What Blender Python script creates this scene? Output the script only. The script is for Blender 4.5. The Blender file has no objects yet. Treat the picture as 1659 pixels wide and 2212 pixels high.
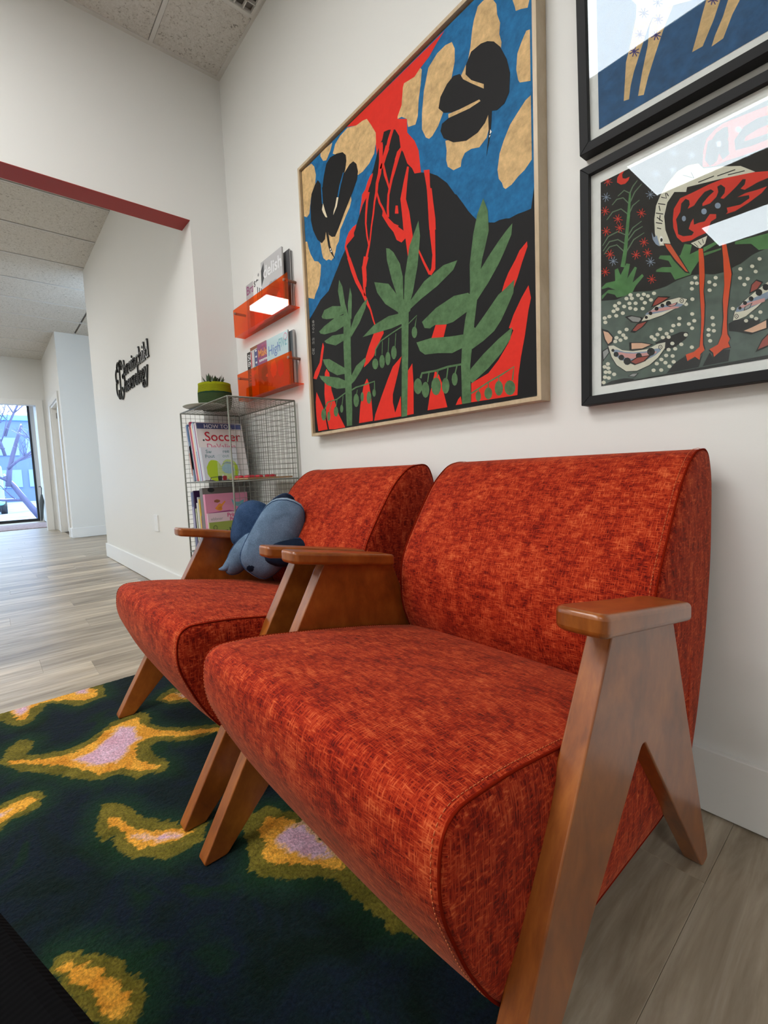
import bpy, bmesh, math, random
from mathutils import Vector, Matrix
random.seed(7)
S = bpy.context.scene
COL = S.collection
R = math.radians

# ------------------------------------------------------------------ camera
CAM_R = Vector((0.64072, 0.766482, -0.044521))
CAM_U = Vector((-0.033641, 0.085958, 0.995731))
CAM_F = Vector((-0.767037, 0.636487, -0.08086))
FPX = 989.6
cam = bpy.data.cameras.new('camera')
cam_o = bpy.data.objects.new('camera', cam); COL.objects.link(cam_o)
mw = Matrix.Identity(4)
for i in range(3):
    mw[i][0] = CAM_R[i]; mw[i][1] = CAM_U[i]; mw[i][2] = -CAM_F[i]
mw.translation = Vector((0, -1.16716, 0.78))
cam_o.matrix_world = mw
cam.sensor_fit = 'HORIZONTAL'; cam.sensor_width = 36
cam.lens = FPX * 36 / 1659
cam.shift_x = (829.5 - 793.524) / 1659
cam.shift_y = -(1106 - 1098.466) / 1659
cam.clip_start = 0.02; cam.clip_end = 200
S.camera = cam_o

# ------------------------------------------------------------------ world, exposure
W = bpy.data.worlds.new('overcast_sky'); S.world = W; W.use_nodes = True
bg = W.node_tree.nodes['Background']
bg.inputs[0].default_value = (0.62, 0.80, 1.0, 1); bg.inputs[1].default_value = 6.0
S.view_settings.view_transform = 'Standard'; S.view_settings.look = 'None'
S.view_settings.gamma = 1; S.view_settings.use_curve_mapping = False
S.view_settings.exposure = 0.33
PANEL_EMIT = 12.5

# ------------------------------------------------------------------ node helpers
def mat(name, base=(.8,.8,.8), rough=.5, metal=0, spec=.5, **kw):
    m = bpy.data.materials.new(name); m.use_nodes = True
    b = m.node_tree.nodes['Principled BSDF']
    b.inputs['Base Color'].default_value = (*base, 1); b.inputs['Roughness'].default_value = rough
    b.inputs['Metallic'].default_value = metal; b.inputs['Specular IOR Level'].default_value = spec
    for k, v in kw.items():
        b.inputs[k.replace('_', ' ')].default_value = v
    return m
class N:
    def __init__(s, m): s.t = m.node_tree; s.b = s.t.nodes['Principled BSDF']
    def n(s, ty, **kw):
        x = s.t.nodes.new(ty)
        for k, v in kw.items(): setattr(x, k, v)
        return x
    def l(s, a, b): s.t.links.new(a, b)
    def coord(s, kind='Object', scale=(1,1,1), rot=(0,0,0)):
        c = s.n('ShaderNodeTexCoord'); m = s.n('ShaderNodeMapping')
        m.inputs['Scale'].default_value = scale; m.inputs['Rotation'].default_value = rot
        s.l(c.outputs[kind], m.inputs[0]); return m.outputs[0]
    def noise(s, vec, scale, detail=4, rough=.6, dist=0):
        x = s.n('ShaderNodeTexNoise'); x.inputs['Scale'].default_value = scale
        x.inputs['Detail'].default_value = detail; x.inputs['Roughness'].default_value = rough
        x.inputs['Distortion'].default_value = dist
        if vec is not None: s.l(vec, x.inputs['Vector'])
        return x.outputs[0]
    def ramp(s, f, stops, interp='LINEAR'):
        x = s.n('ShaderNodeValToRGB'); x.color_ramp.interpolation = interp
        e = x.color_ramp.elements
        while len(e) < len(stops): e.new(.5)
        for i, (p, c) in enumerate(stops): e[i].position = p; e[i].color = (*c, 1) if len(c) == 3 else c
        s.l(f, x.inputs[0]); return x.outputs[0]
    def mix(s, f, a, b, mode='MIX'):
        x = s.n('ShaderNodeMix', data_type='RGBA', blend_type=mode)
        for i, v in ((0, f), (6, a), (7, b)):
            if hasattr(v, 'is_linked') or hasattr(v, 'links'): s.l(v, x.inputs[i])
            elif i == 0: x.inputs[0].default_value = v
            else: x.inputs[i].default_value = (*v, 1)
        return x.outputs[2]
    def math(s, op, a, b=0.0, c=None):
        x = s.n('ShaderNodeMath', operation=op)
        for i, v in enumerate((a, b, c)):
            if v is None: continue
            if hasattr(v, 'links'): s.l(v, x.inputs[i])
            else: x.inputs[i].default_value = v
        return x.outputs[0]
    def bump(s, h, strength=.3, dist=.002):
        x = s.n('ShaderNodeBump'); x.inputs['Strength'].default_value = strength
        x.inputs['Distance'].default_value = dist; s.l(h, x.inputs['Height'])
        s.l(x.outputs[0], s.b.inputs['Normal'])
    def base(s, c): s.l(c, s.b.inputs['Base Color'])

def wall_paint(name, c):
    m = mat(name, c, .55, spec=.35); n = N(m); v = n.coord()
    n.bump(n.noise(v, 260, 3), .12, .001)
    return m
M = {}
M['paint'] = wall_paint('wall_paint', (.79, .80, .785))
M['trim'] = mat('trim_paint', (.82, .83, .82), .35)
M['redpaint'] = mat('red_soffit_paint', (.34, .016, .014), .5)
M['plastic'] = mat('white_plastic', (.8, .8, .78), .3)

# floor planks
m = mat('oak_vinyl', rough=.36, spec=.4); n = N(m)
oi = n.n('ShaderNodeObjectInfo'); geo = n.n('ShaderNodeNewGeometry')
mp = n.n('ShaderNodeMapping'); mp.inputs['Scale'].default_value = (1, .10, 1)
n.l(geo.outputs['Position'], mp.inputs[0])
off = n.n('ShaderNodeCombineXYZ'); n.l(n.math('MULTIPLY', oi.outputs['Random'], 37.0), off.inputs[2]); n.l(off.outputs[0], mp.inputs['Location'])
g1 = n.noise(mp.outputs[0], 26, 6, .62, .5); g2 = n.noise(mp.outputs[0], 9, 4, .55, .8); g3 = n.noise(mp.outputs[0], 120, 3, .6)
c1 = n.ramp(g1, [(.28, (.25,.20,.14)), (.5, (.45,.385,.295)), (.72, (.62,.56,.46))])
c2 = n.ramp(g2, [(.3, (.55,.53,.52)), (.55, (.9,.9,.9)), (.75, (1.15,1.14,1.12))])
c = n.mix(1.0, c1, c2, 'MULTIPLY')
rv = n.ramp(oi.outputs['Random'], [(0, (.80,.785,.76)), (.35, (.98,.97,.95)), (.7, (1.06,1.05,1.02)), (1, (1.2,1.19,1.16))])
n.base(n.mix(1.0, c, rv, 'MULTIPLY')); n.bump(n.math('ADD', g1, n.math('MULTIPLY', g3, .5)), .18, .0012)
M['plank'] = m
M['plank_gap'] = mat('plank_gap', (.16,.135,.105), .8)

# ceiling tile: fissured mineral fibre
m = mat('mineral_tile', rough=.9, spec=.1); n = N(m); v = n.coord('Object', (1,1,1))
vw = n.n('ShaderNodeTexVoronoi', feature='F1'); vw.inputs['Scale'].default_value = 70
nz = n.noise(v, 60, 5, .7, 1.2)
n.l(v, vw.inputs['Vector'])
fis = n.ramp(nz, [(.33, (.20,.19,.17)), (.41, (.60,.58,.54)), (.6, (.70,.685,.65))])
n.base(fis); n.bump(nz, .8, .004); M['tile'] = m
M['tee'] = mat('ceiling_tee_enamel', (.66,.655,.63), .45)
M['grille'] = mat('gap_shade_grey', (.16,.15,.14), .5)  # dark grey standing in for shade behind tile gaps and grille bars

# chair wood
def wood(name, dark, mid, light, rough=.28):
    m = mat(name, rough=rough, spec=.55); n = N(m); n.b.inputs['Coat Weight'].default_value = .35; n.b.inputs['Coat Roughness'].default_value = .28
    v = n.coord('Object', (1.0, .35, .22), (R(28), 0, 0))
    a = n.noise(v, 34, 6, .6, .6); b_ = n.noise(v, 160, 3, .6)
    c = n.ramp(n.math('ADD', n.math('MULTIPLY', a, .75), n.math('MULTIPLY', b_, .25)), [(.3, dark), (.5, mid), (.72, light)])
    n.base(c); n.bump(b_, .06, .0006); return m
M['wood'] = wood('walnut_stained_wood', (.13,.030,.005), (.27,.072,.010), (.42,.135,.022))
M['oakframe'] = wood('pale_oak', (.42,.31,.18), (.52,.40,.25), (.62,.50,.34), .5)

# chenille
m = mat('rust_chenille', rough=.85, spec=.15); n = N(m); n.b.inputs['Sheen Weight'].default_value = .2
n.b.inputs['Sheen Roughness'].default_value = .35; n.b.inputs['Sheen Tint'].default_value = (1,.42,.25,1)
uvn = n.n('ShaderNodeUVMap'); mpx = n.n('ShaderNodeMapping'); mpx.inputs['Scale'].default_value = (1,1,1)
n.l(uvn.outputs[0], mpx.inputs[0]); uv = mpx.outputs[0]
def str_(sx, sy, sc, d=3, rr=.6, di=0):
    q = n.n('ShaderNodeMapping'); q.inputs['Scale'].default_value = (sx, sy, 1); n.l(uv, q.inputs[0]); return n.noise(q.outputs[0], sc, d, rr, di)
wa = str_(1, .12, 520, 2, .65); we = str_(.12, 1, 520, 2, .65); bl = str_(1, .5, 20, 5, .62, .3); bl2 = str_(.45, 1, 80, 3, .6, .1)
wv = n.math('MAXIMUM', wa, we)
mixv = n.math('ADD', n.math('MULTIPLY', wv, .60), n.math('ADD', n.math('MULTIPLY', bl, .25), n.math('MULTIPLY', bl2, .28)))
n.base(n.ramp(mixv, [(.47, (.060,.002,.001)), (.55, (.23,.010,.0025)), (.62, (.40,.032,.007)), (.73, (.66,.13,.04))]))
n.bump(mixv, .55, .003); M['fabric'] = m
M['thread'] = mat('orange_thread', (.62,.16,.05), .7)
M['piping'] = mat('rust_piping', (.17,.010,.003), 1, spec=.02)

def denim(name, c):
    m = mat(name, c, .9, spec=.1); n = N(m); v = n.coord('Object')
    a = n.noise(v, 420, 3, .7); b_ = n.noise(v, 18, 4, .6, .5)
    k = n.math('ADD', n.math('MULTIPLY', a, .6), n.math('MULTIPLY', b_, .4))
    n.base(n.ramp(k, [(.35, tuple(x*.62 for x in c)), (.5, c), (.68, tuple(min(1, x*1.45+.02) for x in c))])); n.bump(a, .3, .0012); return m
M['denim_light'] = denim('light_denim', (.115,.18,.27)); M['denim_mid'] = denim('mid_denim', (.028,.060,.13)); M['denim_dark'] = denim('dark_denim', (.007,.014,.032))
M['denim_pale'] = denim('pale_denim', (.25,.34,.44))

M['wire'] = mat('grey_green_wire', (.19,.20,.17), .45, .3)
M['blackframe'] = mat('black_stained_frame', (.011,.012,.014), .6, spec=.25)
M['blackcloth'] = mat('black_ribbed_cloth', (.0035,.0035,.004), .95, spec=.05)
nn = N(M['blackcloth']); wvv = nn.n('ShaderNodeTexWave'); wvv.inputs['Scale'].default_value = 55; wvv.inputs['Distortion'].default_value = 1.2; nn.l(nn.coord('Object'), wvv.inputs[0]); nn.bump(wvv.outputs[1], .2, .002)
M['mdfblack'] = mat('black_metal', (.015,.015,.017), .4)

# acrylic: tinted clear sheet; also a thin clear glass
def clear_sheet(name, tint, gloss=.05, haze=0.0, hazecol=(1,1,1), gcol=(1,1,1)):
    m = bpy.data.materials.new(name); m.use_nodes = True; t = m.node_tree; t.nodes.clear()
    o = t.nodes.new('ShaderNodeOutputMaterial'); tr = t.nodes.new('ShaderNodeBsdfTransparent'); tr.inputs[0].default_value = (*tint, 1)
    gl = t.nodes.new('ShaderNodeBsdfGlossy'); gl.inputs['Roughness'].default_value = 0.0; gl.inputs[0].default_value = (*gcol, 1)
    lw = t.nodes.new('ShaderNodeLayerWeight'); lw.inputs[0].default_value = .5
    pw = t.nodes.new('ShaderNodeMath'); pw.operation = 'POWER'; pw.inputs[1].default_value = 5; t.links.new(lw.outputs['Facing'], pw.inputs[0])
    ad = t.nodes.new('ShaderNodeMath'); ad.operation = 'MULTIPLY_ADD'; ad.inputs[1].default_value = .5; ad.inputs[2].default_value = .017 + gloss; t.links.new(pw.outputs[0], ad.inputs[0])
    mx = t.nodes.new('ShaderNodeMixShader'); t.links.new(ad.outputs[0], mx.inputs[0])
    if haze:
        df = t.nodes.new('ShaderNodeBsdfDiffuse'); df.inputs[0].default_value = (*hazecol, 1)
        m2 = t.nodes.new('ShaderNodeMixShader'); m2.inputs[0].default_value = haze
        t.links.new(tr.outputs[0], m2.inputs[1]); t.links.new(df.outputs[0], m2.inputs[2]); t.links.new(m2.outputs[0], mx.inputs[1])
    else: t.links.new(tr.outputs[0], mx.inputs[1])
    t.links.new(gl.outputs[0], mx.inputs[2]); t.links.new(mx.outputs[0], o.inputs[0]); return m
M['acrylic'] = clear_sheet('orange_acrylic', (1.0,.33,.02), .03, .12, (.9,.20,.01))
M['glass'] = clear_sheet('picture_glass', (.98,.99,.99), .012, gcol=(.84,.93,1.0))
M['pane'] = clear_sheet('window_glass', (.95,.98,1.0), .0)
M['clearplastic'] = clear_sheet('clear_plastic', (.9,.93,.94), .04, .08)
m = bpy.data.materials.new('light_diffuser'); m.use_nodes = True; m.node_tree.nodes.clear()
o_ = m.node_tree.nodes.new('ShaderNodeOutputMaterial'); e_ = m.node_tree.nodes.new('ShaderNodeEmission')
e_.inputs[0].default_value = (1.0,.99,.965,1); e_.inputs[1].default_value = PANEL_EMIT; m.node_tree.links.new(e_.outputs[0], o_.inputs[0]); M['diffuser'] = m

def print_mat(name, c, var=.12, rough=.6):
    m = mat(name, c, rough, spec=.15); n = N(m); v = n.coord('Object')
    a = n.noise(v, 38, 5, .7); n.base(n.ramp(a, [(.3, tuple(x*(1-var) for x in c)), (.7, tuple(min(1,x*(1+var)) for x in c))])); return m
INK = {'blue': (.012,.135,.32), 'tan': (.62,.42,.20), 'black': (.012,.012,.013), 'red': (.70,.030,.018), 'green': (.085,.17,.075), 'white': (.85,.85,.8),
 'cream': (.75,.66,.48), 'grey': (.30,.30,.29), 'hill': (.085,.115,.095), 'lawn': (.075,.20,.065), 'lawn2': (.11,.17,.10), 'coral': (.66,.035,.018), 'steel': (.24,.30,.40),
 'ink': (.012,.010,.009), 'bone': (.66,.64,.52), 'beak': (.60,.09,.03), 'orange': (.66,.075,.015), 'maroon': (.33,.07,.05), 'peach': (.70,.42,.28), 'pink': (.60,.30,.28),
 'violet': (.045,.035,.16), 'deepblue': (.022,.085,.20), 'mat': (.78,.78,.76)}
PM = {k: print_mat('ink_' + k, v, .28 if k in ('tan','green','hill','lawn','blue','deepblue') else .06) for k, v in INK.items()}

# ------------------------------------------------------------------ mesh helpers
def link(o): COL.objects.link(o); return o
def obj(name, bm, m, parent=None, kind=None, smooth=False, bev=0):
    me = bpy.data.meshes.new(name)
    if isinstance(bm, bmesh.types.BMesh):
        bm.normal_update(); bm.to_mesh(me); bm.free()
    for x in (m if isinstance(m, (list, tuple)) else [m]): me.materials.append(x)
    if smooth:
        for p in me.polygons: p.use_smooth = True
    o = link(bpy.data.objects.new(name, me))
    if parent: o.parent = parent
    if kind: o['kind'] = kind
    if bev:
        b = o.modifiers.new('bevel', 'BEVEL'); b.width = bev; b.segments = 3; b.limit_method = 'ANGLE'; b.angle_limit = R(40)
    return o
def thing(name, label, cat, loc=(0,0,0), rot=(0,0,0), group=None):
    o = link(bpy.data.objects.new(name, None)); o.empty_display_size = .05
    o.location = loc; o.rotation_euler = rot; return tag(o, label, cat, group)
def tag(o, label, cat, group=None, kind=None):
    o['label'] = label; o['category'] = cat
    if group: o['group'] = group
    if kind: o['kind'] = kind
    return o
def box(bm, x0, x1, y0, y1, z0, z1, mi=0):
    v = [bm.verts.new(p) for p in ((x0,y0,z0),(x1,y0,z0),(x1,y1,z0),(x0,y1,z0),(x0,y0,z1),(x1,y0,z1),(x1,y1,z1),(x0,y1,z1))]
    for f in ((0,3,2,1),(4,5,6,7),(0,1,5,4),(1,2,6,5),(2,3,7,6),(3,0,4,7)):
        q = bm.faces.new([v[i] for i in f]); q.material_index = mi
    return v
def bx(*a): b = bmesh.new(); box(b, *a); return b
def tube(bm, pts, r, seg=8, mi=0, caps=True):
    pts = [Vector(p) for p in pts]; rings = []
    rs = r if hasattr(r, '__len__') else [r]*len(pts)
    up = None
    for i, p in enumerate(pts):
        d = (pts[min(i+1, len(pts)-1)] - pts[max(i-1, 0)]).normalized()
        if up is None: up = Vector((0,0,1)) if abs(d.z) < .9 else Vector((1,0,0))
        s = d.cross(up); s.normalize(); up = s.cross(d).normalized()
        rings.append([bm.verts.new(p + (s*math.cos(2*math.pi*k/seg) + up*math.sin(2*math.pi*k/seg))*rs[i]) for k in range(seg)])
    for a, b in zip(rings, rings[1:]):
        for k in range(seg):
            f = bm.faces.new((a[k], a[(k+1)%seg], b[(k+1)%seg], b[k])); f.material_index = mi; f.smooth = True
    if caps and seg > 2:
        bm.faces.new(rings[0][::-1]).material_index = mi; bm.faces.new(rings[-1]).material_index = mi
def lathe(bm, prof, c=(0,0,0), seg=32, mi=0, cap=True):
    rings = [[bm.verts.new((c[0]+r*math.cos(2*math.pi*k/seg), c[1]+r*math.sin(2*math.pi*k/seg), c[2]+z)) for k in range(seg)] for r, z in prof]
    for a, b in zip(rings, rings[1:]):
        for k in range(seg):
            f = bm.faces.new((a[k], a[(k+1)%seg], b[(k+1)%seg], b[k])); f.material_index = mi; f.smooth = True
    if cap: bm.faces.new(rings[0][::-1]).material_index = mi; bm.faces.new(rings[-1]).material_index = mi
def prism_x(bm, prof, x0, x1, mi=0):
    """extrude a YZ profile along X"""
    a = [bm.verts.new((x0, y, z)) for y, z in prof]; b = [bm.verts.new((x1, y, z)) for y, z in prof]; k = len(prof)
    fs = [bm.faces.new(a), bm.faces.new(b[::-1])]
    for i in range(k): fs.append(bm.faces.new((a[(i+1)%k], a[i], b[i], b[(i+1)%k])))
    for f in fs: f.material_index = mi
    bmesh.ops.recalc_face_normals(bm, faces=fs)
def round_poly(pts, rad, seg=4):
    out = []; k = len(pts)
    for i in range(k):
        p0, p, p1 = Vector(pts[i-1]), Vector(pts[i]), Vector(pts[(i+1)%k])
        r_ = rad[i] if hasattr(rad, '__len__') else rad
        a = (p0-p); b = (p1-p); t = min(r_, a.length*.45, b.length*.45)
        if t < 1e-5: out.append(tuple(p)); continue
        a = p + a.normalized()*t; b = p + b.normalized()*t
        for s in range(seg+1):
            u = s/seg; out.append(tuple(a*(1-u)**2 + p*2*u*(1-u) + b*u*u))
    return out
def text(name, s, size, m, parent, mw, extrude=.0004, spacing=1.0, xs=1.0, bold=0.0, align='LEFT'):
    c = bpy.data.curves.new('t', 'FONT'); c.body = s; c.size = size; c.extrude = extrude; c.space_character = spacing
    c.align_x = align; c.resolution_u = 3; c.offset = bold
    t = bpy.data.objects.new('t', c); COL.objects.link(t)
    bpy.context.view_layer.update()
    me = bpy.data.meshes.new_from_object(t.evaluated_get(bpy.context.evaluated_depsgraph_get()))
    bpy.data.objects.remove(t); me.name = name
    me.materials.clear(); me.materials.append(m)
    me.transform(Matrix.Diagonal((xs, 1, 1, 1)))
    o = link(bpy.data.objects.new(name, me)); o.parent = parent; o.matrix_local = mw; return o
def frame_m(origin, xd, yd):
    xd = Vector(xd).normalized(); yd = Vector(yd).normalized(); zd = xd.cross(yd)
    m = Matrix.Identity(4)
    for i in range(3): m[i][0] = xd[i]; m[i][1] = yd[i]; m[i][2] = zd[i]
    m.translation = Vector(origin); return m


# ================================================================== SETTING
ZC = 2.926          # ceiling height
XW = -2.505         # plane of the wall that holds the opening
YLOGO = -0.216      # plane of the long hallway wall
XE = -9.70          # far cased opening
XWIN = -12.6        # window wall at the end of the hall

def structure(name, bm, m, parent=None, **k):
    o = obj(name, bm, m, parent, **k)
    if parent is None: o['kind'] = 'structure'
    return o

# floor: slab, each plank its own object, the far floor as one part
floor = structure('floor', bx(-13.5, 3.2, -6.2, .9, -.12, -.0095), M['plank_gap'])
PW = .19
plank_cache = {}
def plank_mesh(L):
    L = round(L, 3)
    if L not in plank_cache:
        b = bmesh.new(); box(b, .0002, PW-.0002, .0002, L-.0002, -.009, 0)
        for f in b.faces: pass
        top = [e for e in b.edges if all(abs(v.co.z) < 1e-6 for v in e.verts)]
        bmesh.ops.bevel(b, geom=top, offset=.0007, segments=1, affect='EDGES')
        me = bpy.data.meshes.new('plank'); b.to_mesh(me); b.free(); me.materials.append(M['plank']); plank_cache[L] = me
    return plank_cache[L]
joints = {0: -1.045, 6: -.79, 3: -.785, 2: -.30, 1: -.58, 4: -.36, 5: -1.12}
def rows():
    k = -17
    while True:
        x0 = -2.505 - PW*k
        if x0 < -6.2: return
        yield k, x0
        k += 1
for k, x0 in rows():
    ymax = .0 if x0 + PW > -2.6 else (-.216 if x0 + PW > -5.5 else .6)
    j = joints.get(k, -.15 - random.random()*1.15)
    segs = [(j - 1.22, j), (j, j + 1.22)]
    if j - 1.22 > -2.4: segs.append((j - 2.44, j - 1.22))
    for a, b in segs:
        b = min(b, ymax); 
        if b - a < .05: continue
        p = link(bpy.data.objects.new('plank', plank_mesh(b - a))); p.location = (x0, a, 0); p.parent = floor
b = bmesh.new()
k = 0; x = -2.505 - PW*20
while x > -12.7:
    y = -2.6 + (k*.47) % 1.22 - 1.22
    while y < .6:
        y1 = min(y + 1.22, .6 if x > -7.9 and x < -5.5 else YLOGO)
        if y1 - y > .05: box(b, x+.0006, x+PW-.0006, y+.0006, y1-.0006, -.009, 0)
        y += 1.22
    x -= PW; k += 1
obj('plank', b, M['plank'], floor, 'stuff')
b = bmesh.new(); x = 3.0
while x > -12.7:
    box(b, x+.0006, x+PW-.0006, -6.0, -2.45, -.009, -.0005)
    x -= PW
obj('plank', b, M['plank'], floor, 'stuff')

# walls
structure('wall_right', bx(XW, 3.0, 0, .12, 0, ZC+.1), M['paint'])
wl = bmesh.new()
box(wl, XW-.125, XW, -6.0, YLOGO, 2.1405, ZC+.1)
box(wl, XW-.125, XW, -6.0, -3.7, 0, 2.1405)
structure('wall_left', wl, M['paint'])
tr = structure('trim_1', bx(XW-.1255, XW+.0005, -3.7, YLOGO+.0002, 2.139, 2.1415), M['redpaint'])
structure('wall_hallway', bx(-5.50, XW, YLOGO, .12, 0, ZC+.1), M['paint'])
structure('wall_recess', bx(-7.83, -5.50, .60, .72, 0, ZC+.1), M['paint'])
wh = bmesh.new()   # corridor side wall with a door opening in it
YD = -.235
box(wh, -8.10, -7.83, YD, .72, 0, ZC+.1); box(wh, XE, -9.05, YD, .72, 0, ZC+.1); box(wh, -9.05, -8.10, YD, .72, 2.05, ZC+.1); box(wh, -9.05, -8.10, -.1, .72, 0, 2.05)
structure('wall_corridor', wh, M['paint'])
we_ = bmesh.new()
box(we_, XE-.12, XE, -6.0, -.38, 2.155, ZC+.1); box(we_, XE-.12, XE, -.38, YD, 0, ZC+.1); box(we_, XE-.12, XE, -6.0, -2.1, 0, 2.155)
structure('wall_end', we_, M['paint'])
structure('wall_vestibule', bx(XWIN, XE-.12, -.20, -.08, 0, ZC+.1), M['paint'])
structure('wall_opposite', bx(XWIN, 3.0, -6.12, -6.0, 0, ZC+.1), M['paint'])
structure('wall_rear', bx(3.0, 3.12, -6.12, .12, 0, ZC+.1), M['paint'])
wv_ = bmesh.new()
box(wv_, XWIN-.12, XWIN, -.27, -.08, 0, ZC+.1); box(wv_, XWIN-.12, XWIN, -6.0, -3.2, 0, ZC+.1); box(wv_, XWIN-.12, XWIN, -3.2, -.27, 2.60, ZC+.1)
structure('wall_window', wv_, M['paint'])

def base(name, *a, par=None):
    return structure(name, bx(*a), M['trim'], bev=.002)
base('baseboard_right', XW, 3.0, -.0145, 0, .004, .145)
base('baseboard_hallway', -5.514, XW-.06, YLOGO-.0145, YLOGO, .004, .145)
base('baseboard_hallway_end', -5.514, -5.50, YLOGO, .6, .004, .145)
base('baseboard_recess', -7.83, -7.816, YD-.0145, .6, .004, .145)
base('baseboard_corridor', -8.0, -7.83, YD-.0145, YD, .004, .145)

# casings around the side door and the far opening
def casing(name, parts):
    b = bmesh.new()
    for p in parts: box(b, *p)
    return structure(name, b, M['trim'], bev=.003)
casing('trim_2', [(-8.10, -8.01, YD-.02, YD, 0, 2.14), (-9.14, -9.05, YD-.02, YD, 0, 2.14), (-9.05, -8.10, YD-.02, YD, 2.05, 2.14),
                  (-8.13, -8.10, YD, -.11, 0, 2.05), (-9.05, -9.02, YD, -.11, 0, 2.05), (-9.02, -8.13, YD, -.11, 2.02, 2.05)])
casing('trim_3', [(XE, XE+.02, -.38, -.28, 0, 2.25), (XE, XE+.02, -2.2, -.38, 2.155, 2.25)])
d1 = structure('door_1', bx(-9.015, -8.135, -.165, -.125, .01, 2.015), M['trim'], bev=.002)
dm = M['mdfblack']
obj('hinge', bx(-9.02, -9.008, -.172, -.12, 1.86, 1.95), dm, d1)
b = bmesh.new(); tube(b, [(-8.2, -.165, 1.0), (-8.2, -.20, 1.0), (-8.31, -.21, 1.0)], .009); obj('door_handle', b, mat('satin_nickel', (.6,.6,.58), .3, 1), d1, smooth=True)

# window at the end of the hall
w1 = bmesh.new()
for a in ((-.31, -.27, .0, 2.60), (-1.55, -1.50, .0, 2.60), (-3.2, -3.15, 0, 2.60)): box(w1, XWIN-.06, XWIN+.02, *a)
box(w1, XWIN-.06, XWIN+.02, -3.15, -.31, .0, .06); box(w1, XWIN-.06, XWIN+.02, -3.15, -.31, 2.55, 2.60)
win = structure('window_1', w1, M['mdfblack'])
obj('pane', bx(XWIN-.03, XWIN-.022, -1.50, -.31, .06, 2.55), M['pane'], win); obj('pane', bx(XWIN-.03, XWIN-.022, -3.15, -1.55, .06, 2.55), M['pane'], win)

# ceiling: slab with lay-in tiles and tees
ceil = structure('ceiling', bx(-13.5, 3.1, -6.15, .75, ZC+.02, ZC+.1), M['grille'])  # dark slab colour puts shadow lines into the tile gaps
tile_cache = {}
def tile(x0, x1, y0, y1):
    key = (round(x1-x0, 3), round(y1-y0, 3))
    if key not in tile_cache:
        b = bmesh.new(); box(b, 0, x1-x0, 0, y1-y0, .004, .018); me = bpy.data.meshes.new('ceiling_tile'); b.to_mesh(me); b.free(); me.materials.append(M['tile']); tile_cache[key] = me
    o = link(bpy.data.objects.new('ceiling_tile', tile_cache[key])); o.location = (x0, y0, ZC); o.parent = ceil
def tee(x0, x1, y0, y1): obj('ceiling_tee', bx(x0, x1, y0, y1, ZC, ZC+.016), M['tee'], ceil)
H = .012
ys = [0, -.355, -.965, -1.575, -2.185, -2.795]
xs = [XW, -2.075, -.855, .365, 1.585]
for i in range(5):
    for j in range(4):
        if i == 0 and j == 1: tile(-1.4, xs[2]-H, ys[1]+H, -.02); continue
        tile(xs[j]+H, xs[j+1]-H, ys[i+1]+H, ys[i]-H)
for y in ys[1:]: tee(XW+.022, 3.0, y-.0095, y+.0095)
for x in xs[1:]: tee(x-.0095, x+.0095, -2.795, -.024)
tee(XW, XW+.022, -2.795, 0); tee(XW+.022, -2.255, -.024, 0); tee(-2.255, 3.0, -.014, 0)
hx = [XW-.125, -3.01] + [-3.57-.617*i for i in range(11)]
for a, c in zip(hx, hx[1:]):
    ymax = YLOGO if c > -5.5 else (.6 if a > -7.83 else YD)
    tile(c+.019, a-.019, -1.22, min(ymax, -.0))
    if ymax > 0: tile(c+.019, a-.019, .024, ymax)
    tile(c+.019, a-.019, -2.44, -1.244)
    tee(c-.0075, c+.0075, -2.45, ymax)
tee(-9.7, XW-.125, -1.244, -1.22)
obj('ceiling_tile', bx(XW, 3.0, -6.0, -2.81, ZC+.004, ZC+.018), M['tile'], ceil, 'stuff'); obj('ceiling_tile', bx(-12.6, XW-.125, -6.0, -2.46, ZC+.004, ZC+.018), M['tile'], ceil, 'stuff'); obj('ceiling_tile', bx(1.6, 3.0, -2.79, 0, ZC+.004, ZC+.018), M['tile'], ceil, 'stuff')
obj('ceiling_tile', bx(-12.6, -9.83, -2.44, -.2, ZC+.004, ZC+.018), M['tile'], ceil, 'stuff')
g = thing('return_air_grille', 'dark grey square-mesh vent grille in the ceiling corner, cut by the top of the photo', 'vent', (-1.73, -.17, ZC))
b = bmesh.new(); 
for i in range(15):
    x = -.33 + i*.66/14; box(b, x-.0025, x+.0025, -.158, .146, -.004, .012)
for i in range(8):
    y = -.156 + i*.30/7; box(b, -.33, .33, y-.0025, y+.0025, -.004, .012)
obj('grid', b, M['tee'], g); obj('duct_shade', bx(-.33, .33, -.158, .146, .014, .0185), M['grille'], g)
b = bmesh.new(); box(b, -.345, -.33, -.165, .155, -.006, .014); box(b, .33, .345, -.165, .155, -.006, .014); box(b, -.33, .33, .146, .155, -.006, .014); box(b, -.33, .33, -.165, -.158, -.006, .014)
obj('frame', b, M['tee'], g)

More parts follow.
